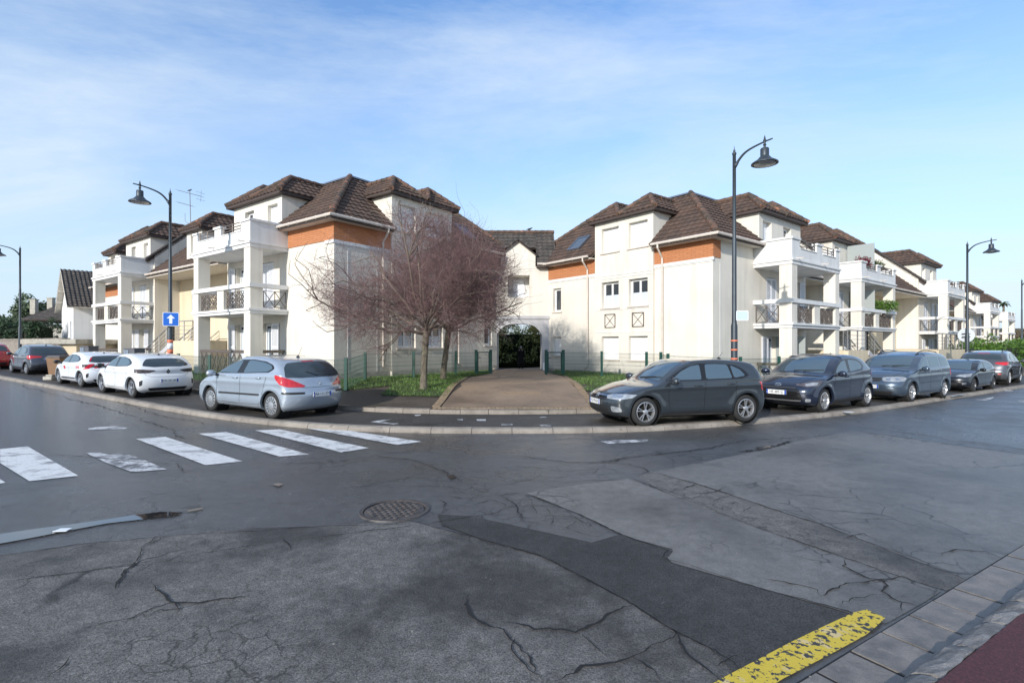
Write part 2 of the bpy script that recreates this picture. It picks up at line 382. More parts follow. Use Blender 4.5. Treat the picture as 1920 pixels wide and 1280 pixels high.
A_dark = asphalt('asphalt_dark_trench', (.038, .037, .037), (.055, .053, .052), rough=.8, wet=.7, scale=.8, grain=1.0, gs=80, bump=.018, mott=.3)
A_park = asphalt('asphalt_parking', (.060, .055, .050), (.034, .032, .030), rough=.75, wet=.45, scale=.7, lo=.42, hi=.62, grain=.4)
A_pave = asphalt('asphalt_pavement', (.095, .074, .055), (.045, .036, .028), rough=.8, wet=.6, scale=.6, grain=.4)
A_path = asphalt('asphalt_path_brown', (.30, .215, .145), (.165, .115, .078), rough=.8, wet=.6, scale=.45, lo=.42, hi=.66, grain=.3)
M_kerb = two_tone('kerb_stone', (.30, .265, .225), (.19, .165, .14), 2.2, .35, .65, .8, bump=.006, bscale=50, c3=(.12, .10, .085), s3=6, lo3=.58, hi3=.72, fine=.3, finescale=120)
M_granite = two_tone('granite_kerb', (.25, .24, .235), (.12, .115, .11), 5, .35, .65, .75, bump=.012, bscale=35, c3=(.30, .29, .28), s3=14, lo3=.58, hi3=.70, fine=.4, finescale=150)
M_gutter = two_tone('gutter_stone', (.235, .21, .19), (.11, .10, .092), 5, .35, .65, .6, rough2=.35, bump=.007, bscale=45, c3=(.26, .23, .20), s3=9, lo3=.62, hi3=.72, fine=.35, finescale=160)
M_brick = two_tone('ochre_brick', (.27, .195, .125), (.19, .14, .09), 7, .4, .6, .8, bump=.004, fine=.3)
M_white = two_tone('road_paint_white', (.66, .66, .65), (.16, .16, .165), 3.4, .49, .70, .6, detail=12, c3=(.22, .22, .22), s3=30, lo3=.60, hi3=.66, fine=.12, rough2=.5)
M_worn = two_tone('road_paint_worn', (.58, .58, .58), (.10, .10, .105), 3.5, .46, .60, .6, detail=12, c3=(.14, .14, .145), s3=30, lo3=.54, hi3=.62, fine=.12)
M_grass_base = two_tone('lawn_soil', (.060, .095, .022), (.035, .060, .018), 1.5, .4, .6, .9, bump=.02, bscale=30, c3=(.10, .075, .04), s3=3, lo3=.60, hi3=.70, fine=.5, finescale=60)
M_field = two_tone('far_ground', (.07, .085, .035), (.05, .06, .03), .05, .4, .6, .95)
# far ground, down to the horizon
mb = MB(); xs = [-900, -400, -200, -120, -80, -50, -35, -20, -4, 5, 20, 35, 50, 65, 120, 200, 400, 900]; ys = [-60, 10, 30, 60, 100, 200, 400, 1200]
vs = [(x, y, T(x)-.05) for y in ys for x in xs]; n = len(xs)
mb.add(vs, [(j*n+i, j*n+i+1, (j+1)*n+i+1, (j+1)*n+i) for j in range(len(ys)-1) for i in range(n-1)])
mb.build('ground', M_field, kind='structure', recalc=False)
# road
mb = MB(); xs = [-120, -80, -50, -35, -22, -14, -9]+[-9+.5*i for i in range(1, 15)]+[0, 2.5, 5, 10, 20, 35, 65, 120]; ys = [-22, -8, 0, 3, 6, 9, 12, 16, 24, 40, 60, 95]; n = len(xs)
mb.add([(x, y, T(x)) for y in ys for x in xs], [(j*n+i, j*n+i+1, (j+1)*n+i+1, (j+1)*n+i) for j in range(len(ys)-1) for i in range(n-1)])
mb.build('road', A_street, kind='structure', recalc=False, smooth=True)
# foreground older asphalt, bounded by the long seam (left) and the trench (right)
def polyw(pl, zf=None, z=0.0): return [wp(a, b, zf, z) for a, b in pl]
near = polyw([(760, 975), (900, 1010), (1010, 1040), (1100, 1085), (1190, 1135), (1250, 1175), (1330, 1215), (1400, 1275)])
near += [Vector((1.45, 2.4)), Vector((1.2, 0)), Vector((1.0, -20)), Vector((-40, -20)), Vector((-40, 1.2))]
near += polyw([(-200, 1062), (0, 1040), (150, 1020), (330, 1003), (470, 990), (640, 985)])
near = near[:]
sheet('asphalt_patch', near, lambda x, y: T(x), A_near, step=1.5, lift=.004)
sm1 = polyw([(985, 925), (1060, 912), (1140, 902), (1178, 898), (1250, 925), (1350, 965), (1460, 1005), (1590, 1050), (1700, 1085), (1765, 1108), (1735, 1128), (1660, 1170), (1560, 1140), (1400, 1095), (1260, 1055), (1248, 1043), (1262, 1030), (1170, 1005), (1090, 965)])
sheet('asphalt_patch', sm1, lambda x, y: T(x), A_smooth, step=.8, lift=.005)
sm2 = polyw([(1225, 885), (1310, 868), (1400, 850), (1440, 842), (1520, 822), (1600, 808), (1690, 820), (1800, 836), (1960, 858), (2150, 885), (2150, 970), (1960, 1020), (1880, 1060), (1822, 1090), (1700, 1045), (1560, 990), (1420, 945), (1300, 905)])
sheet('asphalt_patch', sm2, lambda x, y: T(x), A_smooth, step=.8, lift=.005)
tr = polyw([(820, 965), (880, 968), (960, 985), (1110, 1018), (1160, 1003), (1262, 1034), (1250, 1048), (1262, 1058), (1400, 1098), (1560, 1143), (1655, 1172), (1640, 1185), (1400, 1272)])
tr += [Vector((1.55, 2.6)), Vector((1.42, 2.6))]+polyw([(1330, 1215), (1250, 1175), (1190, 1135), (1100, 1085), (1010, 1040), (900, 1010), (830, 985)])
sheet('asphalt_patch', tr, lambda x, y: T(x), A_dark, step=.8, lift=.009)
# second long strip between the joint lines (alligator-cracked)
ag = polyw([(1195, 893), (1225, 885), (1300, 905), (1420, 945), (1560, 990), (1700, 1045), (1822, 1090), (1775, 1107), (1700, 1085), (1590, 1050), (1460, 1005), (1350, 965), (1250, 925)])
sheet('asphalt_patch', ag, lambda x, y: T(x), A_near, step=.8, lift=.003)
# --- cracks: thin jagged grooves filled with dark dirt
M_crack = mat('crack_fill', (.012, .012, .013), .95)
ck = MB()
def crack(pl, wpx=1.0, jag=.03, world=False, seed=None, width=None, lift=.012):
    r = random.Random(seed if seed is not None else int(sum(a+b*3 for a, b in pl)))
    pts = [Vector((a, b)) for a, b in pl] if world else [wp(a, b) for a, b in pl]
    P = resample([(p.x, p.y, 0) for p in pts], .045)
    L = len(P); off = 0; off2 = 0; vs = []; ww = 1
    wbase = width or .012
    for i, p in enumerate(P):
        t = (P[min(i+1, L-1)]-P[max(i-1, 0)]).normalized(); nrm = Vector((-t.y, t.x, 0))
        off = off*.93+r.gauss(0, jag*.35); off2 = r.gauss(0, jag*.15)
        e = min(1, i/4, (L-1-i)/4)
        ww = max(.4, min(1.35, ww+r.gauss(0, .2))); wd = wbase*1.15*ww*r.uniform(.6, 1.3)*max(.15, e)
        c = p+nrm*(off+off2)
        for s_ in (-.5, .5):
            q = c+nrm*wd*s_; vs.append((q.x, q.y, T(q.x)+lift))
    ck.add(vs, [(2*i, 2*i+2, 2*i+3, 2*i+1) for i in range(L-1)])
for pl, wd, jg in [
    ([(0, 1043), (150, 1022), (330, 1006), (480, 998), (640, 985), (760, 984)], .010, .02),
    ([(0, 1093), (140, 1075), (300, 1050), (480, 1022), (640, 1003), (800, 982)], .006, .015),
    ([(310, 1003), (255, 1032), (245, 1058), (232, 1082), (225, 1108)], .016, .04), ([(255, 1030), (280, 1015), (300, 1002)], .010, .03),
    ([(160, 1180), (250, 1160), (290, 1143), (318, 1135), (400, 1125), (480, 1118)], .016, .03), ([(290, 1096), (305, 1112), (318, 1135), (328, 1158)], .014, .03), ([(270, 1160), (300, 1142), (350, 1138), (380, 1128)], .010, .03),
    ([(90, 1275), (115, 1250), (140, 1224)], .010, .03),
    ([(530, 1008), (540, 1020), (545, 1034)], .008, .02), ([(640, 1010), (660, 1000), (690, 992), (700, 985)], .010, .03), ([(600, 1010), (606, 1020)], .008, .02),
    ([(985, 925), (1090, 965), (1170, 1005), (1262, 1032), (1248, 1046), (1400, 1095), (1560, 1140), (1660, 1172)], .010, .015),
    ([(760, 975), (900, 1010), (1010, 1040), (1100, 1085), (1190, 1135), (1250, 1175), (1330, 1215), (1390, 1262)], .012, .02),
    ([(1180, 895), (1250, 925), (1350, 965), (1460, 1005), (1590, 1050), (1700, 1085), (1770, 1110)], .013, .02),
    ([(1225, 885), (1300, 905), (1420, 945), (1560, 990), (1700, 1045), (1822, 1090)], .013, .02),
    ([(1600, 808), (1690, 820), (1800, 836), (1960, 858)], .016, .02), ([(1600, 800), (1690, 811), (1800, 827), (1960, 848)], .014, .02),
    ([(880, 1117), (890, 1150), (940, 1170), (965, 1198), (1000, 1235), (1020, 1270)], .018, .04), ([(940, 1170), (1000, 1185), (1080, 1190), (1135, 1165), (1190, 1135)], .013, .03),
    ([(965, 1198), (960, 1225), (985, 1250), (1015, 1278)], .014, .03), ([(1040, 1278), (1100, 1245), (1180, 1228), (1250, 1200), (1275, 1185)], .014, .03), ([(1180, 1228), (1220, 1262), (1240, 1280)], .012, .03),
    ([(1260, 1180), (1290, 1230), (1330, 1262), (1345, 1280)], .012, .02),
    ([(1320, 1235), (1345, 1250), (1385, 1232)], .012, .02), ([(1090, 1190), (1130, 1230), (1135, 1236)], .010, .02),
    ([(1425, 1085), (1470, 1095), (1530, 1108), (1535, 1122)], .012, .03), ([(1535, 1120), (1580, 1092), (1660, 1088), (1700, 1083)], .013, .03), ([(1590, 1050), (1580, 1062), (1625, 1085), (1660, 1090), (1655, 1110), (1690, 1128), (1735, 1138)], .013, .03),
    ([(1570, 1135), (1600, 1118), (1655, 1112)], .010, .03), ([(1690, 1128), (1690, 1150)], .010, .02), ([(1760, 1040), (1790, 1030), (1850, 1036), (1885, 1050)], .010, .03), ([(1580, 1013), (1600, 1005), (1620, 1002), (1640, 1015)], .010, .02),
    ([(1240, 910), (1260, 905)], .010, .01), ([(1280, 920), (1300, 908), (1310, 915)], .01, .02), ([(1330, 945), (1350, 938), (1385, 928)], .010, .02), ([(1362, 952), (1380, 940), (1400, 950)], .010, .02), ([(1395, 960), (1420, 948)], .01, .02), ([(1300, 926), (1345, 922), (1360, 915)], .01, .02), ([(1440, 948), (1500, 965), (1540, 982)], .008, .02), ([(1480, 990), (1540, 1010), (1575, 1020)], .008, .02),
    ([(800, 982), (850, 975), (930, 960), (1000, 930)], .010, .03), ([(830, 930), (870, 936), (940, 930), (985, 925)], .012, .03), ([(880, 950), (920, 938), (960, 950), (1000, 948), (1010, 965)], .012, .03), ([(940, 930), (960, 950), (965, 970), (990, 978)], .010, .03), ([(1010, 965), (1060, 968), (1080, 975)], .010, .03), ([(1025, 950), (1040, 970), (1030, 990)], .010, .02), ([(1060, 955), (1075, 970), (1100, 985), (1120, 1000)], .010, .02), ([(985, 925), (1000, 948), (1060, 955)], .010, .03), ([(1080, 975), (1060, 990), (1090, 1003), (1140, 1010)], .010, .02),
    ([(690, 985), (740, 982), (765, 978), (768, 970)], .010, .03), ([(640, 1003), (660, 988), (690, 975), (700, 968)], .010, .03), ([(820, 935), (840, 945), (830, 955)], .010, .02),
    ([(0, 712), (120, 745), (240, 778), (330, 810), (350, 824)], .022, .05), ([(110, 715), (200, 745), (300, 780), (420, 800)], .018, .05), ([(0, 850), (150, 855), (330, 872), (345, 885)], .012, .03),
    ([(520, 870), (640, 866), (730, 850), (780, 848)], .012, .03), ([(700, 855), (760, 862), (830, 880), (850, 893), (870, 905)], .016, .03), ([(790, 868), (850, 895), (830, 905)], .012, .03), ([(640, 915), (700, 912), (760, 895), (860, 905)], .010, .02),
    ([(1120, 868), (1180, 858), (1250, 850), (1330, 838), (1400, 825), (1520, 820)], .020, .04), ([(970, 855), (1060, 868), (1120, 868), (1260, 845)], .016, .04), ([(960, 875), (1060, 885), (1110, 880)], .012, .04), ([(1000, 830), (1080, 822), (1180, 830)], .012, .04),
    ([(1195, 893), (1225, 885), (1180, 870), (1120, 868)], .012, .04), ([(960, 900), (1040, 905), (1178, 898)], .012, .03), ([(1380, 848), (1440, 838), (1480, 826)], .045, .05)]:
    crack(pl, width=wd, jag=jg)
# short web cracks around the worn patches
r5 = random.Random(5)
def web(cx_, cy_, rx, ry, n):
    for _ in range(n):
        a = r5.uniform(0, 6.28); x = cx_+rx*math.cos(a)*r5.random()**.5; y = cy_+ry*math.sin(a)*r5.random()**.5
        dx = r5.uniform(-40, 40); dy = r5.uniform(-9, 9)
        crack([(x, y), (x+dx*.5, y+dy*.5+r5.uniform(-3, 3)), (x+dx, y+dy)], width=.006, jag=.03, seed=r5.randint(0, 9999))
web(900, 945, 90, 22, 22); web(1650, 1120, 80, 25, 12); web(1290, 915, 70, 14, 8); web(1500, 1020, 90, 14, 5)
web(800, 885, 110, 22, 16); web(1080, 865, 130, 22, 14); web(1480, 822, 120, 8, 10); web(1150, 1250, 150, 30, 9); web(250, 790, 150, 20, 6)
ck.build('cracks', M_crack, kind='structure', recalc=False)
# --- puddles
M_water = mat('puddle_water', (.02, .02, .02), .02, spec=1, ior=1.9)
M_water2 = mat('puddle_thin', (.05, .045, .04), .16, spec=.8, ior=1.5)
def puddle(pl, m=M_water2): sheet('puddle', polyw(pl), lambda x, y: T(x), m, step=.6, lift=.014)
puddle([(-140, 1022), (0, 1003), (60, 994), (130, 985), (215, 973), (245, 968), (300, 961), (345, 962), (330, 968), (285, 973), (200, 983), (120, 998), (60, 1010), (0, 1021), (-60, 1033)], M_water)
puddle([(510, 909), (522, 906), (532, 909), (522, 913)])
puddle([(1415, 840), (1440, 836), (1448, 839), (1425, 843)]); puddle([(838, 893), (848, 891), (856, 896), (846, 899)])
puddle([(350, 958), (382, 953), (380, 956), (352, 961)])
# --- crosswalk
for i, (pl, m) in enumerate([
    ([(0, 842), (52, 837), (147, 892), (55, 902), (0, 868)], M_white), ([(-260, 868), (-70, 850), (10, 905), (-160, 935)], M_white),
    ([(160, 849), (185, 848), (205, 853), (232, 850), (262, 859), (313, 880), (248, 885), (200, 868)], M_worn),
    ([(255, 823), (310, 819), (455, 865), (385, 872)], M_white), ([(372, 813), (425, 810), (580, 852), (525, 856)], M_white), ([(478, 807), (525, 805), (692, 840), (640, 848)], M_white), ([(575, 803), (640, 805), (790, 828), (745, 834)], M_white)]):
    sheet('crosswalk_stripe', polyw(pl), lambda x, y: T(x), m, step=.5, lift=.006, group='white bars of the zebra crossing')
for pl in [([(1120, 826), (1215, 824), (1215, 828), (1140, 832)]), ([(1828, 749), (1842, 748), (1862, 744), (1864, 746), (1850, 751)]), ([(1905, 752), (1960, 746), (1960, 751), (1915, 755)]), ([(163, 802), (215, 799), (240, 801), (236, 804), (166, 806)])]:
    sheet('road_marking', polyw(pl), lambda x, y: T(x), M_worn, step=.5, lift=.005)
# --- manhole
mp_ = wp(740, 957)
MH = thing('manhole_cover', 'round rusty studded cast iron manhole cover in the cracked road', 'manhole cover', (mp_.x, mp_.y, T(mp_.x)))
M_iron = two_tone('cast_iron', (.085, .075, .070), (.045, .040, .038), 8, .4, .6, .55, rough2=.4, bump=.003, c3=(.13, .09, .07), s3=16, lo3=.55, hi3=.7)
mb = MB(); mb.lathe([(.36, .0), (.36, .015), (.405, .018), (.41, .0)], (mp_.x, mp_.y, T(mp_.x)), 40); mb.build('frame', M_iron, MH)
mb = MB(); mb.lathe([(.0, .010), (.335, .010), (.35, .004), (.35, -.004)], (mp_.x, mp_.y, T(mp_.x)), 40)
for i in range(-4, 5):
    for j in range(-4, 5):
        x = i*.078+(j % 2)*.039; y = j*.070
        if x*x+y*y < .31**2: mb.lathe([(.030, .009), (.029, .018), (.020, .022), (0, .023)], (mp_.x+x, mp_.y+y, T(mp_.x)), 8)
mb.build('lid', M_iron, MH)
# --- parking strip, kerbs
ZS = lambda d: 0
def ribbon(name, c0, c1, z0, z1, m, **kw):
    mb = MB(); n = len(c0)
    vs = []
    for a, b in zip(c0, c1): vs += [(a.x, a.y, T(a.x)+z0), (b.x, b.y, T(b.x)+z1)]
    mb.add(vs, [(2*i, 2*i+2, 2*i+3, 2*i+1) for i in range(n-1)])
    return mb.build(name, m, smooth=True, recalc=False, kind='structure', **kw)
KCf = []
for a, b in zip(KC[:-1], KC[1:]):
    n = max(1, int((b-a).length/1.0)); KCf += [a.lerp(b, i/n) for i in range(n)]
KCf.append(KC[-1])
ribbon('parking_strip', offset_curve(KCf, .10), offset_curve(KCf, PARK_W+.1), .10, .10, A_park)
def kerb_line(name, curve, off, prof, m, slen=1.0, gap=.012, smin=-60, smax=60):
    """Kerb stones of real length with joints; prof = [(offset, z)...]."""
    mb = MB(); acc = 0; seg = []
    c = [p for p in curve if smin < p.x < smax]
    P = resample([(p.x, p.y, 0) for p in c], .25)
    cs = [Vector((p.x, p.y)) for p in P]; offs = [offset_curve(cs, off+o) for o, z in prof]
    k = 0; n = len(cs); per = max(1, int(round(slen/.25))); r = random.Random(3)
    while k+per < n:
        idx = list(range(k, k+per+1)); vs = []; dz = r.uniform(-.004, .004)
        for q, i in enumerate(idx):
            sh = 0
            for j, (o, z) in enumerate(prof):
                p = offs[j][i]
                if q == 0 and i+1 < n: p = p+(offs[j][i+1]-p).normalized()*gap/2
                if q == len(idx)-1: p = p-(p-offs[j][i-1]).normalized()*gap/2
                vs.append((p.x, p.y, T(p.x)+z+dz))
        m_ = len(prof); fs = [(q*m_+j, (q+1)*m_+j, (q+1)*m_+j+1, q*m_+j+1) for q in range(len(idx)-1) for j in range(m_-1)]
        fs += [tuple(range(m_)), tuple((len(idx)-1)*m_+j for j in range(m_-1, -1, -1))]
        mb.add(vs, fs); k += per
    return mb.build(name, m, kind='structure')
kerb_line('kerb', KC, 0, [(-.02, -.05), (-.01, .045), (.015, .085), (.05, .108), (.20, .112), (.20, -.05)], M_kerb, smin=-90, smax=90)
kerb_line('pavement_edge', K2, 0, [(0, .05), (.005, .20), (.02, .222), (.15, .228), (.15, .05)], M_kerb, smin=-60, smax=60)
# court sheet (pavement level)
co = [(p.x, p.y) for p in K2 if -85 < p.x < 85]+[(85, 130), (-85, 130)]
sheet('pavement', co, G, A_pave, step=1.15)
# path from the street to the passage
pth = [(-1.95, 13.95), (-1.9, 16), (-1.85, 19), (-1.78, 22), (-1.3, 23.4), (-1.0, 24.6), (-.95, 27), (-.9, 33.0), (-.6, 36), (1.0, 38), (9, 39), (9, 37.4), (2.4, 36), (1.8, 33), (1.72, 27), (1.75, 24.4), (2.2, 22.8), (2.25, 20), (2.2, 17), (2.15, 13.95)]
sheet('path', pth, G, A_path, step=.6, lift=.024)
# lawns
def lawn(outline, blades, seed, h=.07):
    sheet('lawn', outline, G, M_grass_base, step=.7, lift=.026)
    mb = MB(); r = random.Random(seed); xs = [p[0] for p in outline]; ys = [p[1] for p in outline]
    o = outline; n = 0
    while n < blades:
        x = r.uniform(min(xs), max(xs)); y = r.uniform(min(ys), max(ys)); ins = False; j = len(o)-1
        for i in range(len(o)):
            if ((o[i][1] > y) != (o[j][1] > y)) and (x < (o[j][0]-o[i][0])*(y-o[i][1])/(o[j][1]-o[i][1])+o[i][0]): ins = not ins
            j = i
        if not ins: continue
        if math.sin(x*3.1+1.3*math.sin(y*2.3))*math.cos(y*2.7+x) > .55 and r.random() < .8: n += 1; continue
        n += 1
        z = G(x, y)+.008; hh = h*r.uniform(.5, 1.5); a = r.uniform(0, 6.28); wd = r.uniform(.008, .016)
        dx, dy = math.cos(a)*wd, math.sin(a)*wd; lx, ly = r.gauss(0, .03), r.gauss(0, .03)
        mb.add([(x-dx, y-dy, z), (x+dx, y+dy, z), (x+lx, y+ly, z+hh)], [(0, 1, 2)])
    b = mb.build('grass', mat('grass_blade', (.080, .140, .026), .6, island=.55, var=.55, vscale=1.6), kind='stuff', recalc=False)
lawn([(-4.15, 16.2), (-2.0, 15.7), (-1.95, 22.2), (-1.25, 23.6), (-1.0, 25), (-1.15, 27.9), (-2.6, 26.0), (-6.9, 20.1), (-6.6, 18.2), (-5.65, 17.4), (-4.2, 18.0)], 15000, 1)
lawn([(2.35, 16.8), (3.6, 16.2), (7.5, 17.2), (9.5, 18.5), (11.5, 20.3), (10.8, 22.3), (8.2, 20.6), (2.4, 28.0), (1.95, 25), (2.4, 22.8)], 14000, 2)
lawn([(-6.3, 17.8), (-7.2, 20.0), (-9.8, 21.8), (-14.6, 25.2), (-18, 27.6), (-18.8, 25.6), (-12.3, 20.9)], 9000, 3)
lawn([(-9, 37), (9.5, 40), (9.5, 48), (-9, 48)], 2500, 4)
# brick bands in the path
mb = MB(); r = random.Random(11)
def brick_row(x0, y0, x1, y1, w=.22, l=.11, rows=1):
    d = Vector((x1-x0, y1-y0)); L = d.length; d.normalize(); nn = Vector((-d.y, d.x)); n = int(L/(l+.012))
    for q in range(rows):
        for i in range(n):
            a = Vector((x0, y0))+d*(i*(l+.012))+nn*(q*(w+.012)); b = a+d*l; z = G(a.x, a.y)+.034+r.uniform(-.002, .003)
            c_, e = b+nn*w, a+nn*w
            mb.hexa([(a.x, a.y, z-.03), (b.x, b.y, z-.03), (c_.x, c_.y, z-.03), (e.x, e.y, z-.03), (a.x, a.y, z), (b.x, b.y, z), (c_.x, c_.y, z), (e.x, e.y, z)])
brick_row(-2.15, 13.88, 2.4, 13.90); brick_row(-2.0, 14.2, -1.87, 22, rows=1); brick_row(2.18, 22.5, 2.16, 14.2, rows=1)
for yy in (15.9, 18.6, 22.4): brick_row(-.30, yy, .95, yy, rows=3)
mb.build('path_brick', M_brick, kind='structure')
# remains of parking-bay paint on the parking strip
def parkmark(pl): sheet('road_marking', polyw(pl, Gp), Gp, M_worn, step=.4, lift=.006)
for pl in [[(694, 791), (718, 787), (735, 786), (712, 791), (748, 794), (740, 796)], [(776, 778), (788, 777), (790, 779), (780, 780)], [(940, 794), (962, 795), (960, 798), (940, 797)], [(1010, 797), (1034, 796), (1034, 799), (1016, 799)], [(857, 786), (868, 786), (868, 788), (858, 788)], [(893, 786), (911, 786), (911, 789), (895, 789)], [(1012, 782), (1024, 781), (1025, 783), (1013, 784)], [(1778, 741), (1805, 737), (1810, 740), (1785, 744)]]: parkmark(pl)
# --- near right corner: gutter stones, granite kerb, dark red pavement
def wl(px, py): return wp(px, py)
ga, gb = wl(1480, 1290), wl(1873, 1050)
d = (gb-ga).normalized(); nn = Vector((d.y, -d.x))       # towards the right
def strip_stones(name, off0, off1, z0, z1, m, slen, parent=None, bulge=0, start=-3.0, end=12):
    mb = MB(); s = start; r = random.Random(9)
    while s < end:
        l = slen*r.uniform(.92, 1.08); g_ = .012
        a = ga+d*(s+g_); b = ga+d*(s+l); j0 = r.uniform(-.004, .004)
        vs = []; nu, nv = 7, 5
        for i in range(nu):
            for j in range(nv):
                p = a.lerp(b, i/(nu-1)); o_ = off0+(off1-off0)*j/(nv-1)
                if bulge: o_ += r.gauss(0, bulge)*(1 if j in (0, nv-1) else .3)
                q = p+nn*o_
                zz = z0+(z1-z0)*min(1, j/(nv-1)*1.6 if bulge else j/(nv-1))
                if bulge: zz += r.gauss(0, .005) - (.03 if j == 0 else 0) - (.012 if i in (0, nu-1) else 0)
                vs.append((q.x, q.y, zz+j0))
        fs = [(i*nv+j, (i+1)*nv+j, (i+1)*nv+j+1, i*nv+j+1) for i in range(nu-1) for j in range(nv-1)]
        lo = [(x, y, -.05) for x, y, z in vs]; nvt = len(vs)
        rim = [i*nv for i in range(nu)]+[(nu-1)*nv+j for j in range(1, nv)]+[i*nv+nv-1 for i in range(nu-2, -1, -1)]+[j for j in range(nv-2, 0, -1)]
        fs += [(rim[k], rim[(k+1) % len(rim)], nvt+rim[(k+1) % len(rim)], nvt+rim[k]) for k in range(len(rim))]
        mb.add(vs+lo, fs); s += l+g_
    return mb.build(name, m, kind='structure', bevel=0)
q0, q1 = ga+d*-4, ga+d*14
sheet('joint_bed', [(q0.x, q0.y), (q1.x, q1.y), ((q1+nn*.5).x, (q1+nn*.5).y), ((q0+nn*.5).x, (q0+nn*.5).y)], lambda x, y: 0, M_crack, step=1, lift=.0085)
strip_stones('gutter_stones', .012, .325, .013, .016, M_gutter, .40)
strip_stones('granite_kerb', .333, .512, .08, .155, M_granite, .50, bulge=.006)
M_red = two_tone('red_asphalt', (.105, .030, .038), (.055, .018, .024), 60, .4, .6, .8, bump=.008, bscale=160, c3=(.20, .10, .10), s3=150, lo3=.62, hi3=.7, fine=.4)
a = ga+d*-4+nn*.515; b = ga+d*14+nn*.515
sheet('red_pavement', [(a.x, a.y), (b.x, b.y), (b.x+12, b.y-6), (a.x+12, a.y-6)], lambda x, y: 0.155, M_red, step=1)
# yellow no-parking line on the road beside the gutter
M_yel = two_tone('yellow_paint', (.60, .44, .04), (.60, .46, .22), 5, .57, .60, .6, c3=(.035, .035, .038), s3=26, lo3=.545, hi3=.565, detail=12, bump=.004)
yl = polyw([(1310, 1300), (1353, 1275), (1420, 1240), (1480, 1208), (1538, 1180), (1600, 1151), (1625, 1145), (1660, 1161), (1640, 1180), (1624, 1193), (1560, 1228), (1468, 1276), (1430, 1300)])
sheet('yellow_line', yl, lambda x, y: 0, M_yel, step=.2, lift=.014)
# ================================================================== BUILDINGS
def wallmat(name, col):
    """Rendered wall: faint vertical run-off streaks and a dirtier mottling."""
    m, t, b = newmat(name); n = t.nodes.new; l = t.links.new
    geo = n('ShaderNodeNewGeometry')
    mp = n('ShaderNodeMapping'); mp.inputs['Scale'].default_value = (3.5, 3.5, .28); l(geo.outputs['Position'], mp.inputs[0])
    st = n('ShaderNodeTexNoise'); st.inputs['Scale'].default_value = 1; st.inputs['Detail'].default_value = 6; l(mp.outputs[0], st.inputs['Vector'])
    s1 = n('ShaderNodeMapRange'); l(st.outputs[0], s1.inputs[0]); s1.inputs[1].default_value = .50; s1.inputs[2].default_value = .80; s1.inputs[3].default_value = 1; s1.inputs[4].default_value = .84
    bl = n('ShaderNodeTexNoise'); bl.inputs['Scale'].default_value = .9; bl.inputs['Detail'].default_value = 5; l(geo.outputs['Position'], bl.inputs['Vector'])
    s2 = n('ShaderNodeMapRange'); l(bl.outputs[0], s2.inputs[0]); s2.inputs[1].default_value = .3; s2.inputs[2].default_value = .7; s2.inputs[3].default_value = .93; s2.inputs[4].default_value = 1.05
    pr = n('ShaderNodeMath'); pr.operation = 'MULTIPLY'; l(s1.outputs[0], pr.inputs[0]); l(s2.outputs[0], pr.inputs[1])
    zz = n('ShaderNodeSeparateXYZ'); l(geo.outputs['Position'], zz.inputs[0])
    zr = n('ShaderNodeMapRange'); l(zz.outputs[2], zr.inputs[0]); zr.inputs[1].default_value = 1.7; zr.inputs[2].default_value = .5; zr.inputs[3].default_value = 0; zr.inputs[4].default_value = .38
    zn = n('ShaderNodeMath'); zn.operation = 'MULTIPLY'; l(zr.outputs[0], zn.inputs[0]); l(bl.outputs[0], zn.inputs[1])
    zs = n('ShaderNodeMath'); zs.operation = 'SUBTRACT'; l(pr.outputs[0], zs.inputs[0]); l(zn.outputs[0], zs.inputs[1]); pr = zs
    sc = n('ShaderNodeVectorMath'); sc.operation = 'SCALE'; sc.inputs[0].default_value = col; l(pr.outputs[0], sc.inputs['Scale']); l(sc.outputs[0], b.inputs['Base Color'])
    b.inputs['Roughness'].default_value = .9
    nb = n('ShaderNodeTexNoise'); nb.inputs['Scale'].default_value = 90; nb.inputs['Detail'].default_value = 3; l(geo.outputs['Position'], nb.inputs['Vector'])
    bp = n('ShaderNodeBump'); bp.inputs['Distance'].default_value = .004; l(nb.outputs[0], bp.inputs['Height']); l(bp.outputs[0], b.inputs['Normal'])
    MATS[name] = m; return m
M_wall = wallmat('render_cream', (.71, .665, .58))
M_wallw = wallmat('render_white', (.70, .695, .68))
M_tan = wallmat('render_tan', (.66, .56, .40))
M_grey = wallmat('render_grey', (.46, .45, .455))
M_soffit = mat('soffit', (.66, .61, .53), .85, var=.08)
M_plinth = mat('plinth', (.40, .375, .32), .95, var=.25, vscale=5, bump=.01)
M_base = mat('dark_base_strip', (.035, .035, .036), .9)
M_frame = mat('white_pvc', (.78, .78, .78), .35)
M_shut = mat('roller_shutter_white', (.80, .80, .80), .45)
M_louv = mat('shutter_white', (.74, .76, .80), .5)
M_glass = mat('window_glass', (.035, .042, .05), .05, spec=.9)
M_curt = mat('curtain', (.55, .60, .66), .8)
M_tile = two_tone('roof_tile', (.108, .066, .048), (.068, .046, .036), 1.6, .40, .62, .85, bump=.006, bscale=30, c3=(.115, .075, .056), s3=4, lo3=.52, hi3=.75, fine=.3, finescale=60)
M_tile_d = two_tone('roof_tile_dark', (.085, .070, .060), (.055, .047, .041), 2.2, .40, .60, .85, bump=.006, bscale=30, c3=(.16, .15, .13), s3=9, lo3=.55, hi3=.70, fine=.35, finescale=60)
M_ridge = two_tone('ridge_tile', (.15, .085, .058), (.070, .056, .044), 3, .42, .58, .85, bump=.006, c3=(.33, .145, .085), s3=2.5, lo3=.60, hi3=.66, fine=.3, finescale=60)
M_zinc = mat('zinc', (.22, .25, .30), .4, .7)
M_gut = mat('gutter_cream', (.60, .53, .46), .5, var=.1)
M_fascia = mat('fascia_brown', (.060, .042, .036), .7)
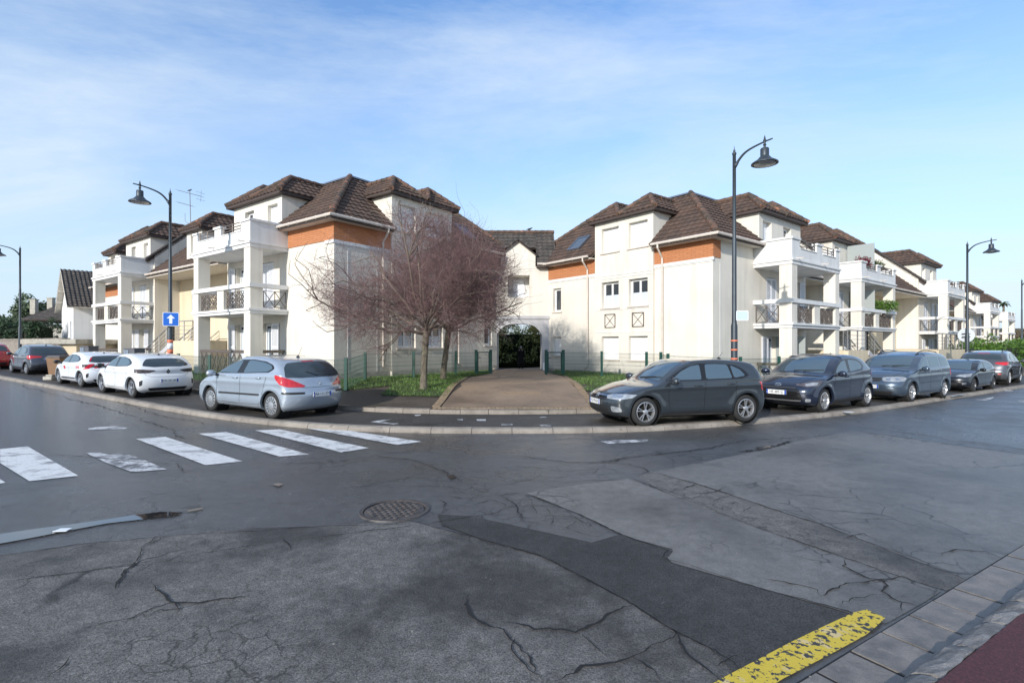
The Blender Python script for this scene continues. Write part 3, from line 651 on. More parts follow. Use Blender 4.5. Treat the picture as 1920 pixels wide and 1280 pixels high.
M_iron2 = mat('railing_brown', (.13, .105, .09), .5, .2)
M_rail = mat('railing_grey', (.27, .26, .25), .45, .4)
M_wood = mat('balcony_wood', (.16, .085, .05), .8, var=.2)
M_screen = mat('frosted_screen', (.34, .37, .36), .35, spec=.4)
def island_mul(m, amt):
    """Tile to tile colour differences."""
    t = m.node_tree; b = t.nodes['Principled BSDF']; src = b.inputs['Base Color'].links[0].from_socket
    geo = t.nodes.new('ShaderNodeNewGeometry'); mi = t.nodes.new('ShaderNodeMapRange'); t.links.new(geo.outputs['Random Per Island'], mi.inputs[0])
    mi.inputs[3].default_value = 1-amt; mi.inputs[4].default_value = 1+amt
    sc = t.nodes.new('ShaderNodeVectorMath'); sc.operation = 'SCALE'; t.links.new(src, sc.inputs[0]); t.links.new(mi.outputs[0], sc.inputs['Scale']); t.links.new(sc.outputs[0], b.inputs['Base Color'])
for m_ in (M_tile, M_tile_d, M_ridge): island_mul(m_, .13)
# orange brick-slip cladding: thin courses in the height coordinate
def clad():
    m, t, b = newmat('orange_cladding'); n = t.nodes.new; l = t.links.new
    geo = n('ShaderNodeNewGeometry'); sp = n('ShaderNodeSeparateXYZ'); l(geo.outputs['Position'], sp.inputs[0])
    a2 = n('ShaderNodeMath'); a2.operation = 'MULTIPLY'; a2.inputs[1].default_value = .2; l(sp.outputs[0], a2.inputs[0])
    ad = n('ShaderNodeMath'); ad.operation = 'MULTIPLY_ADD'; ad.inputs[1].default_value = 1.3; l(sp.outputs[1], ad.inputs[0]); l(a2.outputs[0], ad.inputs[2])
    cb = n('ShaderNodeCombineXYZ'); l(ad.outputs[0], cb.inputs[0]); l(sp.outputs[2], cb.inputs[1])
    br = n('ShaderNodeTexBrick'); l(cb.outputs[0], br.inputs['Vector']); br.inputs['Scale'].default_value = 1
    br.inputs['Brick Width'].default_value = .34; br.inputs['Row Height'].default_value = .085; br.inputs['Mortar Size'].default_value = .007
    br.inputs['Color1'].default_value = (.50, .205, .088, 1); br.inputs['Color2'].default_value = (.45, .18, .076, 1); br.inputs['Mortar'].default_value = (.36, .14, .06, 1)
    l(br.outputs['Color'], b.inputs['Base Color']); b.inputs['Roughness'].default_value = .8
    bp = n('ShaderNodeBump'); bp.inputs['Distance'].default_value = .008; bp.invert = True; l(br.outputs['Fac'], bp.inputs['Height']); l(bp.outputs[0], b.inputs['Normal'])
    return m
M_clad = clad()
class Frame:
    def __init__(s, o, u, v, z0): s.o = Vector((*o, 0)); s.u = Vector((*u, 0)).normalized(); s.v = Vector((*v, 0)).normalized(); s.z0 = z0
    def __call__(s, u, v, h):
        p = s.o+s.u*u+s.v*v; return Vector((p.x, p.y, s.z0+h))
    def inner(s, off=0): return lambda a, h, d: s(off+d, a, h)       # plane u = off, depth inwards
    def street(s, off=0): return lambda a, h, d: s(a, off+d, h)      # plane v = off
    def side(s, off=0, sg=1): return lambda a, h, d: s(off+d*sg, a, h)
    def box(s, mb, u0, u1, v0, v1, h0, h1):
        mb.hexa([s(u0, v0, h0), s(u1, v0, h0), s(u1, v1, h0), s(u0, v1, h0), s(u0, v0, h1), s(u1, v0, h1), s(u1, v1, h1), s(u0, v1, h1)])
def facade(mb, P, a0, a1, h0, h1, holes=(), depth=.22):
    A = sorted({a0, a1, *[x for q in holes for x in q[:2]]}); H = sorted({h0, h1, *[x for q in holes for x in q[2:4]]})
    for i in range(len(A)-1):
        for j in range(len(H)-1):
            ca, ch = (A[i]+A[i+1])/2, (H[j]+H[j+1])/2
            if any(q[0] < ca < q[1] and q[2] < ch < q[3] for q in holes): continue
            mb.quad(P(A[i], H[j], 0), P(A[i+1], H[j], 0), P(A[i+1], H[j+1], 0), P(A[i], H[j+1], 0))
    for q in holes:
        x0, x1, y0, y1 = q[:4]
        for (p, r_) in (((x0, y0), (x1, y0)), ((x1, y0), (x1, y1)), ((x1, y1), (x0, y1)), ((x0, y1), (x0, y0))):
            mb.quad(P(p[0], p[1], 0), P(r_[0], r_[1], 0), P(r_[0], r_[1], depth+.06), P(p[0], p[1], depth+.06))
def window(root, P, a0, a1, h0, h1, kind='glass', depth=.2, sill=True, open_=0):
    g = .004
    if kind in ('glass', 'glass1', 'door', 'curtain'):
        n = 1 if kind == 'glass1' else 2
        mb = MB(); fw = .055
        mb.pbox(P, a0+g, a0+fw, h0+g, h1-g, depth, depth+.05); mb.pbox(P, a1-fw, a1-g, h0+g, h1-g, depth, depth+.05)
        mb.pbox(P, a0+fw, a1-fw, h0+g, h0+fw, depth, depth+.05); mb.pbox(P, a0+fw, a1-fw, h1-fw, h1-g, depth, depth+.05)
        w_ = (a1-a0-2*fw)/n
        for i in range(n):
            x0 = a0+fw+i*w_; x1 = x0+w_; s = .05
            mb.pbox(P, x0+.004, x0+s, h0+fw+.004, h1-fw-.004, depth-.012, depth+.04); mb.pbox(P, x1-s, x1-.004, h0+fw+.004, h1-fw-.004, depth-.012, depth+.04)
            mb.pbox(P, x0+s, x1-s, h0+fw+.004, h0+fw+s, depth-.012, depth+.04); mb.pbox(P, x0+s, x1-s, h1-fw-s, h1-fw-.004, depth-.012, depth+.04)
        o = mb.build('window', M_frame, root)
        mb = MB(); mb.pbox(P, a0+.06, a1-.06, h0+.06, h1-.06, depth+.02, depth+.035); mb.build('pane', M_glass, o)
        mb = MB()
        ch = h0+(h1-h0)*(.50 if kind != 'door' else .9)
        for i in range(n):
            x0 = a0+fw+i*w_+.06; x1 = x0+w_-.12; mb.pbox(P, x0, x1, h0+.11, ch, depth+.012, depth+.018)
        if kind in ('glass', 'door'): mb.build('curtain', M_curt, o)
    elif kind == 'roller':
        mb = MB(); k = int((h1-h0)/.055)
        for i in range(k):
            y0 = h0+(h1-h0)*i/k; y1 = h0+(h1-h0)*(i+1)/k
            mb.quad(P(a0, y0, depth+.006), P(a1, y0, depth+.006), P(a1, y0+.045, depth-.004), P(a0, y0+.045, depth-.004))
            mb.quad(P(a0, y0+.045, depth-.004), P(a1, y0+.045, depth-.004), P(a1, y1, depth+.006), P(a0, y1, depth+.006))
        o = mb.build('roller_shutter', M_shut, root)
        mb = MB(); mb.pbox(P, a0+g, a0+.045, h0, h1, depth-.03, depth-.008); mb.pbox(P, a1-.045, a1-g, h0, h1, depth-.03, depth-.008); mb.pbox(P, a0+.05, a1-.05, h0+g, h0+.06, depth-.03, depth-.008)
        mb.build('guide_rail', M_frame, o)
    elif kind == 'louver':
        shutter_pair(root, P, a0, a1, h0, h1, .03)
    if sill:
        mb = MB(); mb.pbox(P, a0-.08, a1+.08, h0-.06, h0-.005, -.06, depth); mb.build('sill', M_gut, root)
def shutter(root, pa, pb, h0, h1, Z, th=.035):
    """Louvred shutter leaf between plan points pa and pb."""
    mb = MB(); pa = Vector(pa); pb = Vector(pb); d = (pb-pa); L = d.length; d.normalize(); n = Vector((-d.y, d.x, 0))
    def Q(a, h, t): p = pa+d*a+n*t; return Vector((p.x, p.y, Z+h))
    s = .055
    mb.pbox(Q, 0, s, h0, h1, -th/2, th/2); mb.pbox(Q, L-s, L, h0, h1, -th/2, th/2)
    for hh in (h0, (h0+h1)/2-.04, h1-.08): mb.pbox(Q, s, L-s, hh, hh+.08, -th/2, th/2)
    y = h0+.10
    while y < h1-.1:
        mb.hexa([Q(s, y, -th*.45), Q(L-s, y, -th*.45), Q(L-s, y+.008, -th*.45), Q(s, y+.008, -th*.45), Q(s, y+.042, th*.4), Q(L-s, y+.042, th*.4), Q(L-s, y+.05, th*.4), Q(s, y+.05, th*.4)])
        y += .055
    return mb.build('shutter', M_louv, root)
def shutter_pair(root, P, a0, a1, h0, h1, depth):
    z = P(0, 0, 0).z; m = (a0+a1)/2
    for x0, x1 in ((a0+.01, m-.006), (m+.006, a1-.01)):
        p, q = P(x0, 0, depth), P(x1, 0, depth); shutter(root, (p.x, p.y, 0), (q.x, q.y, 0), h0+.01, h1-.01, z)
def clip_x(poly, s):
    xs = []
    for i in range(len(poly)):
        a, b = poly[i], poly[(i+1) % len(poly)]
        if (a[1]-s)*(b[1]-s) <= 0 and a[1] != b[1]: xs.append(a[0]+(b[0]-a[0])*(s-a[1])/(b[1]-a[1]))
        elif a[1] == b[1] == s: xs += [a[0], b[0]]
    return (min(xs), max(xs)) if xs else None
def tiles(mb, pts, course=.34, tw=.30, lift=.05, wave=.020):
    """Courses of interlocking tiles over a convex planar polygon; pts[0]-pts[1] is the eave."""
    p = [Vector(q) for q in pts]; e = (p[1]-p[0]).normalized(); n = e.cross(p[2]-p[0]).normalized()
    if n.z < 0: n = -n
    s = n.cross(e)
    if s.z < 0: s = -s
    o = p[0]; poly = [((q-o).dot(e), (q-o).dot(s)) for q in p]; smax = max(q[1] for q in poly)
    k = int(math.ceil(smax/course)); eps = 1e-4
    for j in range(k):
        s0 = j*course; s1 = min(smax, s0+course)
        if s1-s0 < .02: continue
        lo = clip_x(poly, s0+eps); hi = clip_x(poly, s1-eps)
        if not lo or not hi: continue
        x = min(lo[0], hi[0]); xe = max(lo[1], hi[1]); i = math.floor(x/tw)
        while i*tw < xe:
            xa, xb = i*tw, (i+1)*tw; i += 1
            m = 5; bot = []; top = []
            for q in range(m):
                xx = xa+(xb-xa)*q/(m-1)
                wv = wave*math.cos(q/(m-1)*2*math.pi)
                xb_ = min(max(xx, lo[0]), lo[1]); xt = min(max(xx, hi[0]), hi[1])
                bot.append(o+e*xb_+s*s0+n*(lift+wv)); top.append(o+e*xt+s*(s1+.02)+n*(.008+wv*.8))
            if (bot[-1]-bot[0]).length < .02 and (top[-1]-top[0]).length < .02: continue
            vs = bot+top+[b-n*.05 for b in bot]
            fs = [(q, q+1, m+q+1, m+q) for q in range(m-1)]+[(2*m+q, 2*m+q+1, q+1, q) for q in range(m-1)]
            mb.add(vs, fs)
def ridge(mb, a, b, r=.115):
    a = Vector(a); b = Vector(b); L = (b-a).length; d = (b-a)/L; n = max(1, int(L/.36))
    for i in range(n):
        p = a+d*(L*i/n); q = a+d*(L*(i+1)/n+.04)
        mb.tube([p, q], [r*1.12, r*.90], 8)
def slab_under(mb, pts, th=.10, drop=.0):
    """Boarding below the tiles (closed slab)."""
    p = [Vector(q) for q in pts]; n = (p[1]-p[0]).cross(p[2]-p[0]).normalized()
    if n.z < 0: n = -n
    k = len(p); vs = [q-n*.012 for q in p]+[q-n*(.012+th) for q in p]
    mb.add(vs, [tuple(range(k)), tuple(range(2*k-1, k-1, -1))]+[(i, (i+1) % k, k+(i+1) % k, k+i) for i in range(k)])
def gutter(root, F, pts, fascia=True):
    """Half-round gutter + brown fascia along a polyline of local points (u, v, h)."""
    W = [F(*p) for p in pts]
    mb = MB(); mb.tube(W, .062, 8)
    L = 0
    for a, b in zip(W[:-1], W[1:]):
        d = (b-a); n = int(d.length/.6)
        for i in range(n):
            p = a+d*((i+.5)/n); mb.bar(p+Vector((0, 0, -.07)), p+Vector((0, 0, .07)), .03)
    return mb.build('gutter', M_gut, root)
def downpipe(root, pts):
    mb = MB(); mb.tube(pts, .045, 8)
    a, b = Vector(pts[-2]), Vector(pts[-1])
    return mb.build('downpipe', M_gut, root)
SL = .89
def dormer(root, F, ax, a0, a1, off=0, h0=6.15, h1=7.82, kinds=('roller', 'roller'), wins=None, ov=.28, peaks=2, wallname='dormer_wall', gm=None, hb=None):
    """Dormer whose face lies in the wall plane. ax 'v': on the inner side (positions along v), 'u': on the street side."""
    if ax == 'v': Q = lambda a, d, h: F(off+d, a, h)
    else: Q = lambda a, d, h: F(a, off+d, h)
    P = lambda a, h, d: Q(a, d, h)
    mb = MB(); dm = (h1-h0)/SL+.3+.35
    hb = h0-.02 if hb is None else hb
    wins = wins or [(a0+.3, a0+1.35), (a1-1.35, a1-.3)]
    holes = [(x0, x1, 6.18 if gm is None else gm, 7.42) for x0, x1 in wins]
    facade(mb, P, a0, a1, hb, h1, holes, .24)
    for a in (a0, a1): mb.quad(Q(a, 0, hb), Q(a, dm, hb), Q(a, dm, h1), Q(a, 0, h1))
    mb.quad(Q(a0, 0, h1), Q(a1, 0, h1), Q(a1, dm, h1), Q(a0, dm, h1))
    D = mb.build('dormer', M_wall, root)
    for (x0, x1, y0, y1), k in zip(holes, kinds): window(root, P, x0, x1, y0, y1, k, .2, sill=True)
    # two hip-fronted roofs side by side
    mt = MB(); mr = MB(); mu = MB(); wdt = (a1-a0+2*ov)/peaks; rise = wdt/2*.84; back = dm+1.6
    for i in range(peaks):
        l, r_ = a0-ov+i*wdt, a0-ov+(i+1)*wdt; c = (l+r_)/2; e = h1+.02
        ap = Q(c, -ov+wdt/2, e+rise); bk = Q(c, back, e+rise)
        tiles(mt, [Q(l, -ov, e), Q(r_, -ov, e), ap]); tiles(mt, [Q(l, -ov, e), Q(l, back, e), bk, ap]); tiles(mt, [Q(r_, -ov, e), Q(r_, back, e), bk, ap])
        ridge(mr, Q(l, -ov, e+.05), ap+Vector((0, 0, .05))); ridge(mr, Q(r_, -ov, e+.05), ap+Vector((0, 0, .05))); ridge(mr, ap+Vector((0, 0, .05)), bk+Vector((0, 0, .05)))
    mu.pbox(P, a0-ov+.02, a1+ov-.02, h1-.10, h1+.012, -ov+.02, dm)
    rt = mt.build('dormer_roof', M_tile, D, recalc=False); mr.build('ridge_tiles', M_ridge, rt, autosmooth=50); mu.build('fascia', M_fascia, D)
    return D
def xrail(mb, P, a0, a1, h0, h1, d, dense=True):
    """Balcony railing of crossed bars."""
    t = .028
    def bar(p, q, w=t): mb.bar(P(*p, d), P(*q, d), w, .022)
    for h in (h0, h1): bar((a0, h), (a1, h), .036)
    n = max(1, int(round((a1-a0)/.55))); w_ = (a1-a0)/n
    for i in range(n+1): bar((a0+i*w_, h0), (a0+i*w_, h1), .036)
    for i in range(n):
        x0, x1 = a0+i*w_, a0+(i+1)*w_; c = (x0+x1)/2; m = (h0+h1)/2
        bar((x0, h0), (x1, h1)); bar((x0, h1), (x1, h0))
        if dense:
            q = .22*w_
            bar((x0+q, h0), (x1, h1-q*1.6)); bar((x0, h0+q*1.6), (x1-q, h1)); bar((x1-q, h0), (x0, h1-q*1.6)); bar((x1, h0+q*1.6), (x0+q, h1))
def prail(mb, pts, posts=1.0, hgt=1.0, bars=4):
    """Railing with posts and horizontal bars along a 3D floor line."""
    P = [Vector(p) for p in pts]
    for a, b in zip(P[:-1], P[1:]):
        n = max(1, int((b-a).length/posts))
        for i in range(n+1):
            p = a.lerp(b, i/n); mb.bar(p, p+Vector((0, 0, hgt)), .045)
        mb.bar(a+Vector((0, 0, hgt)), b+Vector((0, 0, hgt)), .05)
        for k in range(bars):
            z = Vector((0, 0, .15+k*(hgt-.2)/bars)); mb.bar(a+z, b+z, .022)
def balcony_block(root, F, u0, s=5.3, v0=0.0, dp=1.65, gf=-.9):
    """Two-storey balcony: corner piers, slabs, crossed railings, roof-terrace parapet with notches."""
    u1 = u0+s; vf = v0-dp; c = .55
    B = lambda mb, a0, a1, b0, b1, h0, h1: F.box(mb, a0, a1, b0, b1, h0, h1)
    for ua, ub in ((u0+.03, u0+c), (u1-c+.05, u1-.03)):
        for h0, h1 in ((gf, 2.439), (2.651, 3.509), (3.691, 5.149)):
            mb = MB(); B(mb, ua, ub, vf+.03, vf+c, h0, h1); mb.build('pier', M_wall, root)
    mb = MB(); B(mb, u0+2.35, u0+2.95, vf+.04, vf+.28, 2.651, 3.509); mb.build('pier', M_wall, root)
    bal = MB(); B(bal, u0-.05, u1+.05, vf-.06, v0, 2.56, 2.65); B(bal, u0, u1, vf, v0-.001, 2.44, 2.559)
    sl = bal.build('balcony', M_wallw, root)
    mb = MB(); B(mb, u0-.04, u1+.04, vf-.03, vf+.22, 3.51, 3.69); B(mb, u0-.04, u0+.20, vf+.221, v0, 3.51, 3.69)
    B(mb, u1-.2, u1+.04, vf+.221, v0, 3.51, 3.69); mb.build('beam', M_wallw, sl)
    Ps = F.street(vf)
    for a0, a1 in ((u0+.62, u0+2.28), (u0+3.02, u1-.56)): mb = MB(); xrail(mb, Ps, a0, a1, 2.72, 3.40, .14); mb.build('railing', M_iron2, sl)
    for uu in (u0+.10, u1-.10): mb = MB(); xrail(mb, F.side(uu), vf+c+.07, v0-.06, 2.72, 3.40, 0, dense=False); mb.build('railing', M_iron2, sl)
    # roof terrace
    mb = MB(); B(mb, u0, u1, vf, v0+.0, 5.15, 5.30); B(mb, u0-.05, u1+.05, vf-.05, v0-.001, 5.301, 5.38)
    t = .18; vz = vf+t
    B(mb, u0+.02, u1-.02, vf+.02, vz, 5.381, 5.86)
    for a0, a1 in ((u0+.02, u0+.75), (u0+2.55, u0+3.15), (u1-.45, u1-.02)): B(mb, a0, a1, vf+.02, vz, 5.861, 6.22)
    B(mb, u0+.02, u0+.02+t, vz+.001, v0, 5.381, 6.22); B(mb, u1-.02-t, u1-.02, vz+.001, v0, 5.381, 6.22)
    par = mb.build('parapet', M_wallw, root)
    mb = MB()
    for a0, a1 in ((u0-.03, u0+.80), (u0+2.50, u0+3.20), (u1-.50, u1+.03)): B(mb, a0, a1, vf-.03, vz+.04, 6.221, 6.31)
    B(mb, u0-.03, u0+.05+t, vz+.041, v0, 6.221, 6.31); B(mb, u1-.05-t, u1+.03, vz+.041, v0, 6.221, 6.31)
    for a0, a1 in ((u0+.80, u0+2.5), (u0+3.2, u1-.5)): B(mb, a0+.002, a1-.002, vf-.01, vz+.02, 5.861, 5.895)
    mb.build('coping', M_wallw, par)
    for a0, a1 in ((u0+.80, u0+2.5), (u0+3.2, u1-.5)):
        mb = MB()
        for h in (6.02, 6.14, 6.28): mb.bar(Ps(a0, h, .09), Ps(a1, h, .09), .03)
        n = 3
        for i in range(n): x = a0+.06+(a1-a0-.12)*i/(n-1); mb.bar(Ps(x, 5.9, .09), Ps(x, 6.28, .09), .032)
        mb.build('railing', M_iron2, par)
    for a in (u0+.45, u0+3.1): mb = MB(); mb.tube([Ps(a, 5.42, .02), Ps(a, 5.40, -.28)], .025, 6); mb.build('spout', M_gut, par)
    # ground floor terrace rail
    mb = MB(); xrail(mb, Ps, u0+.6, u1-.55, -.05, .80, .14, dense=False); mb.bar(Ps(u0+.6, .86, .14), Ps(u1-.55, .86, .14), .07, .12); mb.build('terrace_rail', M_iron2, root)
    mb = MB(); xrail(mb, F.side(u0+.3), vf+c+.07, v0-.06, -.05, .80, 0, dense=False); mb.bar(F(u0+.3, vf+c, .86), F(u0+.3, v0, .86), .07, .12)
    mb.build('terrace_rail', M_iron2, root)
def block_wall(root, F, u0, u1, v0, doors, hb=-.9, ht=6.0, wallm=None):
    P = F.street(v0); mb = MB(); holes = []
    for a0, a1 in doors: holes += [(a0, a1, -.05, 2.10), (a0, a1, 2.66, 4.85)]
    facade(mb, P, u0, u1, hb, ht, holes, .2)
    mb.build('wall', wallm or M_wall, root)
    for i, (a0, a1) in enumerate(doors):
        window(root, P, a0, a1, -.05, 2.10, 'door', sill=False); window(root, P, a0, a1, 2.66, 4.85, 'door', sill=False)
        z = F.z0
        for h0, h1, opn in ((-.03, 2.08, 1), (2.68, 4.83, i)):
            w_ = (a1-a0)/2
            if opn:      # leaves folded back against the wall
                for x0, x1 in ((a0-w_-.03, a0-.03), (a1+.03, a1+w_+.03)):
                    p, q = P(x0, 0, -.05), P(x1, 0, -.09); shutter(root, (p.x, p.y, 0), (q.x, q.y, 0), h0, h1, z)
            else: shutter_pair(root, P, a0, a1, h0, h1, .02)
def hipfaces(F, vend, uend):
    e, k = -.42, 2.8; he, hr = 6.15, 6.15+(2.8+.42)*SL
    return e, k, he, hr
def corner_block(name, label, F, gable, balc_u, balc_s, vend, side):
    """Corner house: long inner wing along v, street front along u with the first balcony."""
    root = thing(name, label, 'apartment building', F(0, 0, -1).to_tuple())
    e, k, he, hr = hipfaces(F, 0, 0)
    uend = balc_u+balc_s+.2; vface = 9.95 if side == 'R' else 10.4
    # inner facade (plane u = 0), window bay proud of it
    Pi = F.inner(0); mb = MB(); b0, b1 = 2.82, 6.32 if side == 'R' else 6.64
    wn = [(b0+.30, b0+1.38), (b0+1.98, b0+3.06)] if side == 'R' else [(b0+.32, b0+1.4), (b0+2.1, b0+3.2)]
    nar = (vface-1.05, vface-.42)
    glow = 1.0; hn = [(nar[0], nar[1], 1.12, 2.15), (nar[0], nar[1], 3.52, 4.80)]
    facade(mb, Pi, 0, b0, -.9, 6.2); facade(mb, Pi, b1, vface, -.9, 6.2, hn); pq = F(0, vface, 0); mb.quad(Vector((pq.x, pq.y, F.z0-.9)), Vector((pq.x, pq.y+5, F.z0-.9)), Vector((pq.x, pq.y+5, F.z0+6.2)), Vector((pq.x, pq.y, F.z0+6.2)))
    Pb = F.inner(-.12)
    hb_ = [(x0, x1, 1.0, 2.12) for x0, x1 in wn]+[(x0, x1, 3.52, 4.78) for x0, x1 in wn]
    facade(mb, Pb, b0, b1, -.9, 6.131, hb_, .24)
    for a in (b0, b1): mb.quad(Pb(a, -.9, 0), Pb(a, -.9, .14), Pb(a, 6.2, .14), Pb(a, 6.2, 0))
    # gable part on the street
    Pg = F.street(0); facade(mb, Pg, 0, balc_u, -.9, 6.2)
    # far end and back, simply closed
    mb.quad(F(uend, 0, -.9), F(uend, 9, -.9), F(uend, 9, 6.2), F(uend, 0, 6.2))
    W = mb.build('wall', M_wall, root)
    gk = 'roller' if side == 'R' else 'glass'
    for x0, x1 in wn:
        window(root, Pb, x0, x1, 1.0, 2.12, gk, .2); window(root, Pb, x0, x1, 3.52, 4.78, 'glass' if side == 'R' else 'roller', .2)
    window(root, Pi, *nar, 1.12, 2.15, 'roller' if side == 'R' else 'glass1', .16); window(root, Pi, *nar, 3.52, 4.80, 'glass1', .16)
    # crossed decorative panels and cornices
    mb = MB()
    for x0, x1 in wn:
        c = (x0+x1)/2; r_ = .32
        q = lambda a, h: Pb(a, h, -.012)
        for p0, p1 in (((c-r_, 2.56), (c+r_, 2.56)), ((c-r_, 3.2), (c+r_, 3.2)), ((c-r_, 2.56), (c-r_, 3.2)), ((c+r_, 2.56), (c+r_, 3.2))): mb.bar(q(*p0), q(*p1), .055, .03)
        mb.bar(q(c-r_, 2.56), q(c+r_, 3.2), .022, .02); mb.bar(q(c-r_, 3.2), q(c+r_, 2.56), .022, .02); mb.build('cross_panel', M_iron2, root); mb = MB()
    mb = MB()
    mb.pbox(Pi, 0.001, b0-.002, 5.17, 5.30, -.05, -.001); mb.pbox(Pi, b1+.002, vface, 5.17, 5.30, -.05, -.001)
    mb.pbox(Pi, 0.001, b0-.002, 5.12, 5.168, -.025, -.001); mb.pbox(Pi, b1+.002, vface, 5.12, 5.168, -.025, -.001)
    for h in (5.06, 4.93, 2.30, 3.40): mb.pbox(Pb, b0+.02, b1-.02, h, h+.03, -.022, -.001)
    for x0, x1 in ((0.62, .66), (2.1, 2.14)): mb.pbox(Pi, x0, x1, -.3, 5.1, -.012, -.001)
    if gable > .6: mb.pbox(Pg, -.05, .55, 5.17, 5.30, -.06, -.001)
    else: mb.pbox(Pg, -.05, .0, 5.17, 5.30, -.06, -.001)
    mb.pbox(Pg, .53, .56, -.3, 5.1, -.012, -.001)
    mb.build('cornice', M_wallw, root)
    # orange cladding
    mb = MB(); mb.pbox(Pi, b1+.002, vface, 5.302, 6.02, -.03, -.001); mb.build('cladding', M_clad, root)
    mb = MB(); mb.pbox(Pi, -.03, b0-.002, 5.302, 6.02, -.03, -.001)
    mb.pbox(Pg, .0, gable, 5.302, 6.02, -.03, -.001)
    mb.build('cladding', M_clad, root)
    # plinth
    mb = MB(); mb.pbox(Pi, 0, vface, -.9, .42 if side == 'R' else .0, -.02, -.001); mb.pbox(Pb, b0, b1, -.9, .42 if side == 'R' else .0, -.02, -.001)
    mb.build('plinth', M_plinth, root)
    # eaves
    mb = MB(); mb.pbox(Pi, b1+.02, vface, 6.021, 6.06, e, 0); mb.build('soffit', M_soffit, root)
    mb = MB(); mb.pbox(Pi, e, b0-.02, 6.021, 6.06, e, 0); mb.pbox(Pg, 0.001, balc_u-.0, 6.021, 6.06, e, 0)
    mb.build('soffit', M_soffit, root)
    mb = MB(); mb.pbox(Pi, b1+.16, vface, 6.0, 6.16, e-.025, e); mb.build('fascia', M_fascia, root)
    mb = MB(); mb.pbox(Pi, e-.02, b0-.16, 6.0, 6.16, e-.025, e); mb.pbox(Pg, e+.001, balc_u+.1, 6.0, 6.16, e-.025, e)
    mb.pbox(Pg, balc_u+.08, balc_u+.12, 5.98, 6.28, e-.02, .3)
    mb.build('fascia', M_fascia, root)
    gutter(root, F, [(e-.08, b0-.15, 6.14), (e-.08, e-.08, 6.14), (balc_u+.1, e-.08, 6.14)]); gutter(root, F, [(e-.08, b1+.15, 6.14), (e-.08, vface, 6.14)])
    for a, hb2 in ((b0-.5, 0), (b1+.5, 0)):
        downpipe(root, [F(e-.08, a, 6.10), F(e-.08, a, 5.95), F(-.09, a+.05, 5.55), F(-.09, a+.05, .6 if side == 'R' else .2), F(-.09, a+.3, .5 if side == 'R' else .1)])
    # main roof
    mt = MB(); mr = MB(); mu = MB()
    A = F(e, e, he); B_ = F(k, k, hr); C_ = F(k, vend-3.2+e*0, hr); D_ = F(e, vend, he)
    E_ = F(uend, e, he); G_ = F(uend, k, hr); um = 1.32; hm = he+(um-e)*SL; d0, d1 = balc_u+.5, balc_u+4.8
    for pts in ([F(e, b0, he), A, B_, F(k, b0, hr)], [F(um, b1, hm), F(um, b0, hm), F(k, b0, hr), F(k, b1, hr)], [D_, F(e, b1, he), F(k, b1, hr), F(k, vend-3.22, hr)],
                [A, F(d0, e, he), F(d0, k, hr), B_], [F(d0, um, hm), F(d1, um, hm), F(d1, k, hr), F(d0, k, hr)], [F(d1, e, he), E_, G_, F(d1, k, hr)]): tiles(mt, pts); slab_under(mu, pts)
    H_ = F(9, vend, he); I_ = F(5.8, vend-3.22, hr); tiles(mt, [D_, H_, I_, F(k, vend-3.22, hr)]); slab_under(mu, [D_, H_, I_, F(k, vend-3.22, hr)])
    up = Vector((0, 0, .06))
    ridge(mr, A+up, B_+up, .13); ridge(mr, D_+up, F(k, vend-3.22, hr)+up, .12)
    rf = mt.build('roof', M_tile, root, recalc=False); mr.build('ridge_tiles', M_ridge, rf, autosmooth=50); mu.build('roof_boarding', M_fascia, rf)
    mb = MB(); mb.prism([(k-.08, k-.08), (uend, k-.08), (uend, 9), (k+3, 9), (k+3, vend-3.1), (k-.08, vend-3.1)], hr+.02, hr+.09, lambda x, y, z: F(x, y, z)); mb.build('zinc_cap', M_zinc, rf)
    # skylight in the inner slope
    sv, sh0, sh1 = vface-1.75 if side == 'R' else vface-1.9, 6.75, 7.55
    def SP(a, s_, d): return F(e+(s_-he)/SL-d*.66, a, s_+d*.75)
    mb = MB()
    for a0, a1, s0, s1 in ((sv-.45, sv-.38, sh0, sh1), (sv+.38, sv+.45, sh0, sh1), (sv-.379, sv+.379, sh0, sh0+.06), (sv-.379, sv+.379, sh1-.06, sh1)):
        mb.hexa([SP(a0, s0, .02), SP(a1, s0, .02), SP(a1, s1, .02), SP(a0, s1, .02), SP(a0, s0, .13), SP(a1, s0, .13), SP(a1, s1, .13), SP(a0, s1, .13)])
    sk = mb.build('skylight', M_zinc, root); mb = MB(); mb.hexa([SP(sv-.379, sh0+.06, .06), SP(sv+.379, sh0+.06, .06), SP(sv+.379, sh1-.06, .06), SP(sv-.379, sh1-.06, .06), SP(sv-.379, sh0+.06, .10), SP(sv+.379, sh0+.06, .10), SP(sv+.379, sh1-.06, .10), SP(sv-.379, sh1-.06, .10)]); mb.build('pane', mat('skylight_glass', (.06, .08, .11), .04, spec=1), sk)
    # dormers
    dormer(root, F, 'v', b0, b1, off=-.12, h0=6.15, wins=wn, gm=6.22, hb=6.13)
    dormer(root, F, 'u', balc_u+.5, balc_u+4.8, off=0.0, wins=[(balc_u+.85, balc_u+1.7), (balc_u+2.9, balc_u+3.75)], kinds=('roller', 'glass'), gm=5.5, hb=5.35)
    balcony_block(root, F, balc_u, balc_s)
    block_wall(root, F, balc_u, uend, 0, [(balc_u+1.2, balc_u+2.2), (balc_u+3.7, balc_u+4.6)], ht=5.6)
    return root
